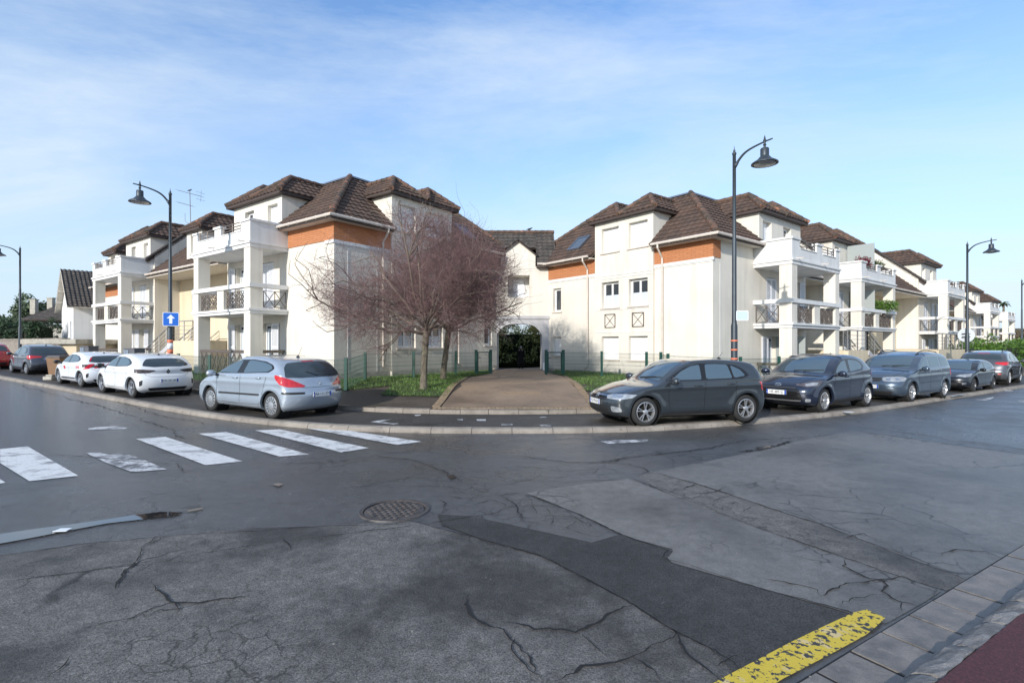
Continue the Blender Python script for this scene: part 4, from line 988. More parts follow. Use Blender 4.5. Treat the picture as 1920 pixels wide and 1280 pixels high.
def far_block(name, label, F, u0, s, v0, gap_u0, vend=8, stairs=True, stair_v=-1.2, stair=None, hgt=0, small=None, balc=True):
    """Street block with balcony and the lower recessed link before it (with its outside stair)."""
    G_ = Frame(F(0, 0, 0).to_tuple()[:2], F.u.to_tuple()[:2], F.v.to_tuple()[:2], F.z0+hgt)
    F = G_
    root = thing(name, label, 'apartment building', F(u0, v0, -1).to_tuple())
    e = v0-.42; he = 6.15; k = v0+2.8; hr = he+(k-e)*SL; u1 = u0+s+.15; ul = u0-.15
    mb = MB()
    for uu in (ul, u1):   # side walls following the roof, slightly above it
        for d in (0, .2):
            x = uu+(d if uu == ul else -d)
            mb.add([F(x, v0, -.9), F(x, v0+7, -.9), F(x, v0+7, hr+.1), F(x, k, hr+.1), F(x, v0, he+.42*SL+.1)], [(0, 1, 2, 3, 4)])
        x0, x1 = (uu, uu+.2) if uu == ul else (uu-.2, uu)
        mb.quad(F(x0, v0, -.9), F(x1, v0, -.9), F(x1, v0, he+.47), F(x0, v0, he+.47))
    mb.build('wall', M_wall, root)
    block_wall(root, F, u0, u0+s, v0, [(u0+1.2, u0+2.2), (u0+3.6, u0+4.5)], ht=5.6)
    mt = MB(); mr = MB(); mu = MB(); um = v0+1.32; hm = he+(um-e)*SL; d0, d1 = u0+.5, u0+s-.5
    for pts in ([F(ul, e, he), F(d0, e, he), F(d0, k, hr), F(ul, k, hr)], [F(d0, um, hm), F(d1, um, hm), F(d1, k, hr), F(d0, k, hr)], [F(d1, e, he), F(u1, e, he), F(u1, k, hr), F(d1, k, hr)]): tiles(mt, pts); slab_under(mu, pts)
    # lower link roof
    ehe = 5.30; gu = gap_u0; hk = ehe+(k+.9-e)*SL
    pts = [F(gu, e, ehe), F(ul-.02, e, ehe), F(ul-.02, k+.9, hk), F(gu, k+.9, hk)]
    tiles(mt, pts); slab_under(mu, pts)
    rf = mt.build('roof', M_tile, root, recalc=False); mu.build('roof_boarding', M_fascia, rf)
    for uu in (ul, u1): ridge(mr, F(uu, e, he+.10), F(uu, k, hr+.10), .09)
    mr.build('verge_tiles', mat('verge_dark', (.05, .042, .038), .8), rf, autosmooth=50)
    gutter(root, F, [(gu, e-.07, ehe-.01), (ul-.02, e-.07, ehe-.01)])
    mb = MB(); mb.pbox(F.street(0), gu, ul-.03, ehe-.16, ehe, e-.02, e+.0); mb.build('fascia', M_fascia, root)
    mb = MB(); mb.pbox(F.street(0), gu, ul-.03, ehe-.2, ehe-.165, e-.02, v0+1.4); mb.build('soffit', M_soffit, root)
    # recessed link wall with windows
    P = F.street(v0+1.35); mb = MB(); L = ul-gu; holes = []
    n = max(1, int(L/3.2)); ws = [gu+L*(i+.5)/n for i in range(n)]
    for c in ws: holes += [(c-.55, c+.55, 3.1, 4.5), (c-.5, c+.5, 1.4 if stairs else .0, 2.9 if False else 2.6)]
    facade(mb, P, gu, ul, -.9, ehe+.1, holes, .15); mb.build('link_wall', M_tan, root)
    for c in ws: window(root, P, c-.55, c+.55, 3.1, 4.5, 'louver'); window(root, P, c-.5, c+.5, 1.4 if stairs else 0, 2.6, 'door', sill=False)
    # outside stair
    if stair:
        ua, ub, uc, sv, sw = stair       # landing from ua to ub, flight down to uc; sv front edge, width sw
        mb = MB(); hl = 1.35; gz = -.6; sg = 1 if uc > ub else -1
        F.box(mb, min(ua, ub), max(ua, ub), sv, v0+1.34, gz-.3, hl)
        nst = 10
        for i in range(nst):
            a = ub+(uc-ub)*i/nst; b = ub+(uc-ub)*(i+1)/nst
            F.box(mb, min(a, b)+.001, max(a, b)-.001, sv, sv+sw, gz-.3, hl-(hl-gz)*(i+1)/(nst+1))
        st = mb.build('outside_stair', M_tan, root)
        mb = MB(); prail(mb, [F(ua, sv+.05, hl), F(ub, sv+.05, hl)]); prail(mb, [F(ub, sv+.05, hl), F(uc, sv+.05, gz+.15)])
        prail(mb, [F(ub, sv+sw-.05, hl), F(uc, sv+sw-.05, gz+.15)]); mb.build('handrail', M_rail, st)
        mb = MB(); mb.bar(F(ub, sv-.02, hl-.12), F(uc, sv-.02, gz+.05), .05, .26); mb.build('stringer', M_grey, st)
    dormer(root, F, 'u', u0+.5, u0+s-.5, off=v0, wins=[(u0+.85, u0+1.6), (u0+2.9, u0+3.65)], kinds=('roller', 'glass'), gm=5.5, hb=5.35)
    if small is not None: dormer(root, F, 'u', small, small+1.9, off=v0+.25, wins=[(small+.5, small+1.4)], kinds=('roller',), gm=6.2, hb=5.35, h1=7.45, peaks=1)
    if balc: balcony_block(root, F, u0, s, v0)
    return root
uL, vL = (-.807, .591), (.591, .807); uR, vR = (.785, .619), (-.619, .785)
FL = Frame((-7.02, 20.2), uL, vL, .81); FR = Frame((8.18, 20.85), uR, vR, .24)
LB = corner_block('apartment_building', 'cream corner house left of the arched passage, behind the bare trees', FL, 3.27, 3.3, 5.3, 12.3, 'L')
RB = corner_block('apartment_building', 'cream corner house right of the arched passage with white roller shutters and crossed wall panels', FR, .55, 3.37, 5.2, 12.4, 'R')
far_block('apartment_building', 'far left cream house with stepped balconies, beyond the outside stair and lamp', FL, 18.1, 5.1, 0.0, 8.8, stair=(8.9, 12.6, 17.4, -1.0, 1.3), small=12.2)
far_block('apartment_building', 'second right house from the passage, with frosted screens and planted balconies', FR, 13.4, 5.9, .6, 8.7, stair=(8.9, 11.6, 15.8, -1.9, 1.2), hgt=.08, small=None)
far_block('apartment_building', 'third right house from the passage, its stair descending in front of the piers', FR, 27.6, 5.2, -.25, 19.5, stair=(20.0, 27.2, 32.2, -3.0, 1.2), hgt=.05)
far_block('apartment_building', 'fourth right house from the passage, half hidden above the green hedge', FR, 57.0, 5.2, 2.0, 48, hgt=.05)
far_block('apartment_building', 'farthest right house with a palm on its roof terrace', FR, 70.5, 5.2, 2.4, 63, hgt=-.4)
# low roof with one dormer past the left end of the row
root = thing('apartment_building', 'low tiled end of the left row with one small dormer and orange gable', 'apartment building', FL(25, 0, -1).to_tuple())
mb = MB(); facade(mb, FL.street(.3), 23.3, 28.2, -.9, 5.3); facade(mb, FL.inner(28.2), .3, 8, -.9, 5.3); mb.build('wall', M_wall, root)
mb = MB(); mb.pbox(FL.street(.3), 23.4, 28.25, 4.55, 5.2, -.03, -.001); mb.build('cladding', M_clad, root)
mt = MB(); mu = MB(); pts = [FL(23.3, -.3, 5.25), FL(28.8, -.3, 5.25), FL(26.6, 2.8, 5.25+3.1*SL), FL(23.3, 2.8, 5.25+3.1*SL)]; tiles(mt, pts); slab_under(mu, pts)
pts = [FL(28.8, -.3, 5.25), FL(28.8, 8, 5.25), FL(26.6, 6, 5.25+3.1*SL), FL(26.6, 2.8, 5.25+3.1*SL)]; tiles(mt, pts); slab_under(mu, pts)
rf = mt.build('roof', M_tile, root, recalc=False); mu.build('roof_boarding', M_fascia, rf); gutter(root, FL, [(23.4, -.37, 5.24), (28.85, -.37, 5.24)])
dormer(root, FL, 'u', 25.3, 27.2, off=.3, wins=[(25.8, 26.7)], kinds=('roller',), gm=6.2, hb=5.3, h1=7.55, peaks=1)
# privacy screens and balcony plants on the second house
def on2(u, v, h): return FR(u, v, h+.08)
mb = MB(); mb.hexa([on2(15.9, -.9, 5.9), on2(15.94, -.9, 5.9), on2(15.94, .5, 5.9), on2(15.9, .5, 5.9), on2(15.9, -.9, 7.6), on2(15.94, -.9, 7.6), on2(15.94, .5, 7.6), on2(15.9, .5, 7.6)])
tag(mb.build('privacy_screen', M_screen, loc=on2(15.9, 0, 5.3)), 'tall frosted glass screen standing on the roof terrace of the second right house', 'privacy screen')
mb = MB(); mb.hexa([on2(16.3, -.8, 2.66), on2(16.34, -.8, 2.66), on2(16.34, .5, 2.66), on2(16.3, .5, 2.66), on2(16.3, -.8, 4.9), on2(16.34, -.8, 4.9), on2(16.34, .5, 4.9), on2(16.3, .5, 4.9)])
tag(mb.build('privacy_screen', M_screen, loc=on2(16.3, 0, 2.6)), 'frosted screen dividing the first floor balcony beside the green balcony plant', 'privacy screen')
mb = MB(); mb.hexa([FR(5.5, -1.3, -.5), FR(5.54, -1.3, -.5), FR(5.54, 0, -.5), FR(5.5, 0, -.5), FR(5.5, -1.3, 2.1), FR(5.54, -1.3, 2.1), FR(5.54, 0, 2.1), FR(5.5, 0, 2.1)])
tag(mb.build('privacy_screen', M_screen, loc=FR(5.5, 0, -.5)), 'frosted screen under the lowest balcony of the right corner house', 'privacy screen')
# --- arched passage wing
WY = 28.6
AR = thing('passage_building', 'narrow cream house over the arched passage with a gabled loggia and dark roof', 'passage building', (.5, WY, .5))
PA = lambda a, h, d: Vector((a, WY+d, h))
XL, XR = -1.35, 2.35
zc_ = 5.0-.0
def hz_(y): return CAMZ+(646-y)*WY/960   # height of a picture row on the facade plane
mb = MB()
ax0, ax1 = -.86, 1.67; spr = hz_(627); top = hz_(607); base = .3
# arch ring polyline
arc = []
for i in range(15):
    t = i/14; x = ax0+(ax1-ax0)*t; q = 2*t-1; arc.append((x, spr+(top-spr)*(1-abs(q)**3.6)))
sl_ = hz_(598)
facade(mb, PA, XL, ax0, base, sl_); facade(mb, PA, ax1, XR, base, sl_)
for (x0, z0), (x1, z1) in zip(arc[:-1], arc[1:]): mb.quad(PA(x0, z0, 0), PA(x1, z1, 0), PA(x1, sl_, 0), PA(x0, sl_, 0))
mb.build('passage_front', M_grey, AR)
mb = MB(); DP = 4.0
for (x0, z0), (x1, z1) in zip(arc[:-1], arc[1:]): mb.quad(PA(x0, z0, 0), PA(x1, z1, 0), PA(x1, z1, .35), PA(x0, z0, .35))
mb.quad(PA(ax0, base, 0), PA(ax0, spr, 0), PA(ax0, spr, .35), PA(ax0, base, .35)); mb.quad(PA(ax1, base, 0), PA(ax1, spr, 0), PA(ax1, spr, .35), PA(ax1, base, .35))
xi0, xi1, zt = ax0+.02, ax1-.02, top+.12
for x in (-.98, 1.80): mb.quad(PA(x, base-.6, .35), PA(x, base-.6, DP), PA(x, zt, DP), PA(x, zt, .35))
mb.quad(PA(-.98, zt, .35), PA(1.80, zt, .35), PA(1.80, zt, DP), PA(-.98, zt, DP))
mb.build('passage_lining', M_grey, AR)
mb = MB(); mb.pbox(PA, XL, XR-.25, hz_(598), hz_(593.5), -.07, -.001); mb.pbox(PA, XL, XR-.25, hz_(593.3), hz_(592), -.03, -.001)
mb.build('cornice', M_grey, AR)
mb = MB(); ev = hz_(500); gx, gz, gw = (972-960)/960*WY, hz_(453), .98
lg = ((952-960)/960*WY, (993-960)/960*WY, hz_(557), hz_(516))
facade(mb, PA, XL, XR, sl_+.001, ev, [lg[:2]+lg[2:]], 1.0)
# gabled front above the eave
gl, gr = gx-gw, (1004-960)/960*WY
mb.add([PA(gl, ev, 0), PA(gr, ev, 0), PA(gr, hz_(477), 0), PA(gx, gz, 0), PA(gl, hz_(477), 0)], [(0, 1, 2, 3, 4)])
for x, zz in ((gl, hz_(477)), (gr, hz_(477))): mb.quad(PA(x, ev, 0), PA(x, ev, 2.2), PA(x, zz, 2.2), PA(x, zz, 0))
mb.quad(PA(XR, base, 0), PA(XR, base, DP), PA(XR, ev, DP), PA(XR, ev, 0)); mb.quad(PA(XL, sl_, DP), PA(XR, sl_, DP), PA(XR, ev, DP), PA(XL, ev, DP))
mb.build('wall', M_wall, AR)
mb = MB(); mb.pbox(PA, lg[0]-.1, lg[1]+.1, lg[2]-.02, lg[3]+.02, .98, 1.02); mb.build('loggia_back', M_wallw, AR)
mb = MB(); mb.pbox(PA, lg[0]+.3, lg[1]-.25, lg[2]+.0, lg[3]-.15, .93, .97); mb.build('loggia_shutter', M_louv, AR)
mt = MB(); mu = MB(); mr = MB(); rz_ = hz_(496); rgz = CAMZ+(646-437)*(WY+1.9)/960
rc = lambda x, y: (x, y, rz_+(rgz-rz_)*(y-WY+.35)/2.25)
for pts in ([rc(gr+.06, WY-.35), rc(XR+.12, WY-.35), rc(XR+.12, WY+1.9), rc(gr+.06, WY+1.9)], [rc(-2.4, WY+.75), rc(gr+.06, WY+.75), rc(gr+.06, WY+1.9), rc(-2.4, WY+1.9)]): tiles(mt, pts); slab_under(mu, pts)
pts2 = [(XR+.12, WY+4.2, rz_), (-2.4, WY+4.2, rz_), (-2.4, WY+1.9, rgz), (XR+.12, WY+1.9, rgz)]; tiles(mt, pts2); slab_under(mu, pts2)
for sx in (gl-.12, gr+.10):
    ptg = [(sx, WY-.12, hz_(479)), (sx, WY+2.0, hz_(479)), (gx, WY+2.0, gz+.07), (gx, WY-.12, gz+.07)]
    tiles(mt, ptg, wave=.01, lift=.03); slab_under(mu, ptg, .06)
ridge(mr, (-2.4, WY+1.9, rgz+.05), (XR+.12, WY+1.9, rgz+.05))
rf = mt.build('roof', M_tile_d, AR, recalc=False); mu.build('roof_boarding', M_fascia, rf); mr.build('ridge_tiles', M_ridge, rf, autosmooth=50)
mb = MB(); mb.tube([(gr+.08, WY-.40, rz_-.02), (XR+.15, WY-.40, rz_-.02)], .06, 8); mb.build('gutter', M_gut, AR)
mb = MB(); mb.box(gr+.05, XR+.1, WY-.36, WY, rz_-.2, rz_-.08); mb.build('fascia', M_fascia, AR)
downpipe(AR, [(-1.12, WY-.07, sl_), (-1.12, WY-.07, .7), (-1.0, WY-.3, .62)])
mb = MB(); mb.box(1.72, 2.0, WY-.25, WY-.001, .35, .95); mb.build('meter_box', M_frame, AR)
# bird on the ridge
def bird(loc, label, s=.16):
    mb = MB(); x, y, z = loc
    prof = [(-1.2, .05, .0), (-.8, .12, .02), (-.3, .30, .10), (.2, .36, .18), (.6, .28, .34), (.85, .20, .52), (1.05, .19, .62), (1.25, .08, .60), (1.45, .02, .56)]
    mb.tube([(x+a*s, y, z+(c+.35)*s) for a, r_, c in prof], [r_*s for a, r_, c in prof], 8)
    o = mb.build('bird', mat('bird_black', (.02, .02, .022), .7), smooth=True, loc=loc); tag(o, label, 'bird')
    mb = MB()
    for dy in (-.1, .1): mb.tube([(x+.1*s, y+dy*s, z), (x+.1*s, y+dy*s, z+.4*s)], .008, 5)
    mb.build('leg', mat('bird_black', (.02, .02, .022)), o)
bird(((992-960)/960*(WY+1.9), WY+1.9, rgz+.15), 'small black bird perched on the ridge above the passage')
# --- roof aerial on the left row
an = FL(15.5, 3.4, 8.6)
AN = thing('roof_aerial', 'thin metal television aerial above the roofs of the left row, a bird on its boom', 'aerial', an.to_tuple())
Yb = an.y; ppm = 960/Yb
def ap(px, py): return Vector(((px-960)/ppm, Yb, CAMZ+(646-py)/ppm))
mb = MB(); top_ = ap(356, 360); mb.tube([ap(358, 440), top_], .022, 6); mb.build('mast', M_rail, AN)
mb = MB(); a, b = ap(334, 357), ap(376, 368); mb.tube([a, b], .015, 5)
for i in range(9): p = a.lerp(b, i/8); mb.tube([p+Vector((0, -.28, -.02)), p+Vector((.02, .28, .02))], .006, 4)
for i in range(3): mb.tube([b+Vector((-.1, -.3, .22-.22*i)), b+Vector((.08, .3, .22-.22*i))], .008, 4)
mb.tube([b+Vector((0, 0, -.35)), b+Vector((.05, 0, .35))], .01, 4)
a, b = ap(333, 379), ap(362, 387); mb.tube([a, b], .013, 5)
for i in range(7): p = a.lerp(b, i/6); mb.tube([p+Vector((0, -.2, 0)), p+Vector((0, .2, 0))], .006, 4)
mb.tube([ap(347, 400), ap(347, 414), ap(351, 418), ap(358, 419)], .012, 5); mb.build('boom', M_rail, AN)
bird(ap(355, 359).to_tuple(), 'black bird sitting on top of the television aerial', .13)
# --- white house and low houses at far left
M_dk = M_tile_d
WH = thing('house', 'white gabled house with a steep dark tiled roof beside the left end of the row', 'house', (-38.5, 42.5, .6))
FH = Frame((-38.6, 43.6), (-.45, .893), (.893, .45), .7)       # gable front faces the street at left
def hrow(px, py, Y): return ((px-960)/960*Y, Y, CAMZ+(646-py)*Y/960)
# walls: gable face from (-.. ) : corner at px 137, left edge px 111
F2 = Frame((-31.35, 36.6), (-.72, .70), (.70, .72), .7)
mb = MB(); gwid = 4.0; hE = 4.25; hR = 6.95
W2 = F2
facade(mb, F2.street(0), 0, gwid*2, -.5, hE, [(1.2, 2.1, .5, 3.0), (4.2, 5.2, .5, 2.8)], .15)
mb.add([F2(0, 0, hE), F2(gwid*2, 0, hE), F2(gwid, 0, hR)], [(0, 1, 2)])
facade(mb, F2.inner(0), 0, 9, -.5, hE)
mb.quad(F2(gwid*2, 0, -.5), F2(gwid*2, 9, -.5), F2(gwid*2, 9, hE), F2(gwid*2, 0, hE))
mb.build('wall', M_wallw, WH)
window(WH, F2.street(0), 1.2, 2.1, .5, 3.0, 'door', sill=False); window(WH, F2.street(0), 4.2, 5.2, .5, 2.8, 'roller', sill=False)
mt = MB(); mu = MB()
for s_, x0, x1 in ((1, -.5, gwid), (-1, gwid*2+.5, gwid)):
    pts = [F2(x0, -.4, hE-.5*.675+.06), F2(x0, 9.4, hE-.5*.675+.06), F2(x1, 9.4, hR+.06), F2(x1, -.4, hR+.06)]
    tiles(mt, pts, .36, .26, .05, .035); slab_under(mu, pts, .12)
rf = mt.build('roof', M_dk, WH, recalc=False); mu.build('roof_boarding', M_soffit, rf)
mb = MB()
for i in range(3):
    t = .2+i*.3; p0 = F2(gwid*2-(gwid)*t*1.0, -.38, hE-.1+(hR-hE)*t); mb.bar(p0, p0+F2.v*.4, .12)
mb.build('rafter', M_soffit, rf)
mb = MB(); prail(mb, [F2(.2, -.5, 1.0), F2(7.2, -.5, 1.0)], .25, .75, 1); mb.build('railing', M_rail, WH)
LH = thing('house', 'low house with a dark hipped roof and two chimneys behind the dark green hedge', 'house', (-44, 50, .6))
Yh = 50
def hp(px, py, dy=0): Y = Yh+dy; return Vector(((px-960)/960*Y, Y, CAMZ+(646-py)*Y/960))
mb = MB(); a, b = hp(30, 640), hp(125, 640, 2); mb.hexa([(a.x, a.y, 0), (b.x, b.y, 0), (b.x, b.y+8, 0), (a.x, a.y+8, 0), (a.x, a.y, 4.0), (b.x, b.y, 4.0), (b.x, b.y+8, 4), (a.x, a.y+8, 4)])
mb.build('wall', M_wall, LH)
mt = MB(); mu = MB()
p1 = [hp(36, 590), hp(122, 612, 0), hp(116, 562, 5), hp(90, 562, 5)]; p2 = [hp(12, 590, 12), hp(36, 590), hp(90, 562, 5), hp(60, 566, 10)]
p1 = [Vector((hp(36, 590).x, 50, 4.4)), Vector((hp(125, 590).x, 50, 4.4)), Vector((hp(112, 590).x, 54.5, 6.75)), Vector((hp(86, 590).x-1.0, 54.5, 6.75))]
tiles(mt, p1); slab_under(mu, p1)
p2 = [Vector((p1[0].x-4.5, 62, 4.4)), p1[0], p1[3], Vector((p1[3].x-3.5, 60, 6.75))]; tiles(mt, p2); slab_under(mu, p2)
p3 = [p1[1], Vector((p1[1].x+2, 60, 4.4)), Vector((p1[2].x, 60, 6.75)), p1[2]]; tiles(mt, p3); slab_under(mu, p3)
rf = mt.build('roof', M_dk, LH, recalc=False); mu.build('roof_boarding', M_fascia, rf)
for px, y0 in ((64, 561), (96, 558)):
    q = hp(px, y0, 4.5); mb = MB(); mb.box(q.x-.28, q.x+.28, q.y-.2, q.y+.2, 5.2, q.z-.1); mb.box(q.x-.33, q.x+.33, q.y-.25, q.y+.25, q.z-.099, q.z); mb.build('chimney', M_plinth, rf)
# garden wall and garage front
GW = thing('garden_wall', 'long low stone garden wall with a concrete coping under the dark hedge', 'wall', (-33, 36, .8))
def seg_wall(mb, a, b, z0, z1, th): 
    a = Vector((*a, 0)); b = Vector((*b, 0)); d = (b-a).normalized(); n = Vector((-d.y, d.x, 0))*th
    mb.hexa([(a.x, a.y, z0), (b.x, b.y, z0), (b.x+n.x, b.y+n.y, z0), (a.x+n.x, a.y+n.y, z0), (a.x, a.y, z1), (b.x, b.y, z1), (b.x+n.x, b.y+n.y, z1), (a.x+n.x, a.y+n.y, z1)])
mb = MB(); seg_wall(mb, (-44, 41.5), (-28.6, 32.6), .3, 2.28, .3); mb.build('masonry', two_tone('rubble_wall', (.30, .26, .22), (.20, .175, .15), 6, .4, .6, .9, bump=.02, bscale=14, fine=.3, finescale=40), GW)
mb = MB(); seg_wall(mb, (-44.03, 41.45), (-28.6, 32.53), 2.281, 2.38, .42); mb.build('coping', M_kerb, GW)
GA = thing('garage', 'low flat roofed garage with a dark green door behind the grey parked car', 'garage', (-29, 33, .7))
def gp(px, dy=0): Y = 33.0; return ((px-960)/960*Y, Y)
mb = MB(); x0, x1 = gp(80)[0], gp(168)[0]; mb.box(x0, x1, 32.0, 36, .5, 2.0); mb.build('wall', M_tan, GA)
mb = MB(); mb.box(x0-.2, x1+.2, 31.7, 36.2, 2.001, 2.3); mb.build('roof', M_plinth, GA)
mb = MB(); mb.box(gp(108)[0], gp(142)[0], 31.96, 31.999, .6, 1.9)
for i in range(6): mb.box(gp(108)[0], gp(142)[0], 31.93, 31.96, .7+i*.2, .72+i*.2)
mb.build('door', mat('garage_green', (.12, .16, .15), .6), GA)
# ================================================================== CARS
M_tyre = mat('tyre_rubber', (.022, .022, .022), .85, var=.2)
M_black = mat('black_trim', (.020, .020, .021), .55)
M_well = mat('wheel_well', (.006, .006, .006), .95)
M_cglass = mat('car_glass', (.045, .065, .075), .03, .35, spec=1.0, ior=1.6)
M_cglass2 = mat('car_glass_clear', (.10, .15, .185), .03, .45, spec=1.0, ior=1.6)
M_gloss = mat('gloss_black', (.012, .012, .013), .12)
M_alloy = mat('alloy_silver', (.55, .55, .56), .35, .8)
M_alloyd = mat('alloy_dark', (.10, .10, .105), .4, .6)
M_chrome = mat('chrome', (.75, .75, .76), .12, 1)
M_lampc = mat('lamp_clear', (.36, .38, .40), .10, .35, coat=1, var=.35, vscale=9)
M_lampd = mat('lamp_dark', (.10, .08, .085), .08, .2, coat=1, var=.5, vscale=12)
M_red = mat('lamp_red', (.50, .008, .012), .12, coat=1, var=.3, vscale=14)
M_redd = mat('lamp_red_dark', (.18, .008, .012), .12, coat=1)
M_plate = mat('plate_white', (.74, .74, .73), .4)
M_blue = mat('plate_blue', (.01, .06, .35), .4)
M_ink = mat('plate_ink', (.012, .012, .015), .5)
M_seam = mat('panel_gap', (.010, .010, .011), .9)
def paint(name, col, metal=.0, rough=.35, dirt=0):
    return mat(name, col, rough, metal, coat=1, var=dirt, vscale=2.5)
def spline_fn(pts, n=14):
    P = catmull([(a, b, 0) for a, b in pts], n); xs = np.array([p.x for p in P]); ys = np.array([p.y for p in P])
    o = np.argsort(xs, kind='stable'); xs, ys = xs[o], ys[o]
    return lambda x: np.interp(x, xs, ys)
class Shape:
    def __init__(s, c):
        s.c = c; s.L, s.hw = c['L'], c['W']/2
        s.top = spline_fn(c['top']); s.front = spline_fn(c['front']); s.rear = spline_fn(c['rear']); s.belt = spline_fn(c['belt'])
        L = s.L
        s.plan = spline_fn(c.get('plan', [(-.2, .70), (0, .80), (.25, .915), (.7, .975), (1.4, 1), (L-1.4, 1), (L-.7, .985), (L-.2, .93), (L, .85), (L+.2, .75)]))
        s.xw = (c['fo'], c['fo']+c['WB']); s.Ra = c['R']+.055
    def F(s, p):
        x, y, z = p[..., 0], np.abs(p[..., 1]), p[..., 2]; c = s.c; L = s.L
        yy = y*y
        xe = np.where(x < L*.5, x-c.get('wsc', .17)*yy, x+c.get('rsc', .14)*yy)
        h = .02; t = s.top(xe); g = (s.top(xe+h)-s.top(xe-h))/(2*h)
        ft = (z-(t-c.get('crown', .05)*yy))/np.sqrt(1+g*g)
        w = s.hw*s.plan(x); zb = s.belt(x)
        above = np.maximum(0, z-zb)
        side = w-above*c.get('tum', .34)-.022*np.clip(above/.05, 0, 1)
        lo = np.maximum(0, .42-z); side = side-.30*lo*lo/.25
        zc = c.get('crease', .80)+.05*(x/L)
        side = side+c.get('cr', .012)*np.exp(-((z-zc)/.045)**2)-.006*np.exp(-((z-.56)/.14)**2)
        for xw in s.xw:
            r = np.hypot(x-xw, z-c['R']); side = side+c.get('flare', .018)*np.exp(-((r-s.Ra-.02)/.085)**2)*(z < zb)
        fs = y-side
        q = np.power(y/.85, 3.0)
        ff = (s.front(z)+c.get('qf', .26)*q)-x
        fr = x-(s.rear(z)-c.get('qr', .17)*q)
        fb = c.get('clear', .19)-z
        k1 = c.get('k1', .035)
        body = k1*np.log(np.exp(ft/k1)+np.exp(fs/k1))
        k2 = .028
        ends = k2*np.log(np.exp(np.clip(ff/k2, -60, 60))+np.exp(np.clip(fr/k2, -60, 60))+np.exp(np.clip(fb/k2, -60, 60)))
        k3 = .03
        return k3*np.log(np.exp(np.clip(body/k3, -60, 60))+np.exp(np.clip(ends/k3, -60, 60)))
    def grad(s, p):
        h = .004; g = []
        for i in range(3):
            d = np.zeros(3); d[i] = h; g.append(s.F(p+d)-s.F(p-d))
        g = np.stack(g, -1); return g/np.maximum(np.linalg.norm(g, axis=-1, keepdims=True), 1e-9)
    def bodygrid(s):
        L = s.L; za = .60; x1, x2 = .62, L-.62
        # directions evenly spread over a rounded box section
        a = []
        m = 132
        for i in range(m):
            t = 2*math.pi*(i+.5)/m; cx, cz = math.cos(t), math.sin(t)
            q = (abs(cx)**4+abs(cz)**4)**-.25; px, pz = cx*q*.88, cz*q*(.62 if cz > 0 else .45)
            a.append(math.atan2(pz, px))
        th = np.array(a); O = []; D = []
        capn = 26
        for i in range(1, capn+1):
            al = math.pi/2*(i/(capn+.0))
            O.append(np.tile([x1, 0, za], (m, 1))); D.append(np.stack([np.full(m, -math.cos(al)), math.sin(al)*np.cos(th), math.sin(al)*np.sin(th)], -1))
        n = int((x2-x1)/.028)
        for i in range(1, n):
            x = x1+(x2-x1)*i/n; O.append(np.tile([x, 0, za], (m, 1))); D.append(np.stack([np.zeros(m), np.cos(th), np.sin(th)], -1))
        for i in range(capn, 0, -1):
            al = math.pi/2*(i/capn); O.append(np.tile([x2, 0, za], (m, 1))); D.append(np.stack([np.full(m, math.cos(al)), math.sin(al)*np.cos(th), math.sin(al)*np.sin(th)], -1))
        O = np.array(O); D = np.array(D)
        lo = np.zeros(O.shape[:2]); hi = np.full(O.shape[:2], 1.9)
        for _ in range(26):
            mid = (lo+hi)/2; f = s.F(O+D*mid[..., None]); ins = f < 0
            lo = np.where(ins, mid, lo); hi = np.where(ins, hi, mid)
        P = O+D*lo[..., None]
        poles = []
        for x, sg in ((x1, -1), (x2, 1)):
            l, h = 0, 1.9
            for _ in range(26):
                mm = (l+h)/2
                if s.F(np.array([x+sg*mm, 0, za])) < 0: l = mm
                else: h = mm
            poles.append((x+sg*l, 0, za))
        return P, poles
    def proj(s, pts, n):
        """Shoot points back along -n onto the body."""
        pts = np.asarray(pts, float); n = np.asarray(n, float); n = n/np.linalg.norm(n)
        ts = np.linspace(.9, -.9, 160); best = np.full(len(pts), np.nan); prev = np.full(len(pts), ts[0])
        found = np.zeros(len(pts), bool); lo = np.zeros(len(pts)); hi = np.zeros(len(pts))
        for t in ts:
            f = s.F(pts+n*t); hit = (f < 0) & ~found
            lo = np.where(hit, t, lo); hi = np.where(hit, prev, hi); found |= hit; prev = np.full(len(pts), t)
        for _ in range(16):
            mid = (lo+hi)/2; ins = s.F(pts+n*mid[:, None]) < 0
            lo = np.where(ins, mid, lo); hi = np.where(ins, hi, mid)
        lo = np.where(found, lo, 0)
        return pts+n*lo[:, None]
def rounded(poly, r=.04, n=4):
    """Round the corners of a closed 2D/3D polygon."""
    P = [Vector(p) for p in poly]; out = []
    for i in range(len(P)):
        a, b, c = P[i-1], P[i], P[(i+1) % len(P)]
        d1, d2 = (a-b), (c-b); q = min(r, d1.length*.45, d2.length*.45)
        p, s_ = b+d1.normalized()*q, b+d2.normalized()*q
        for k in range(n+1):
            t = k/n; out.append(p.lerp(b, t).lerp(b.lerp(s_, t), t))
    return out
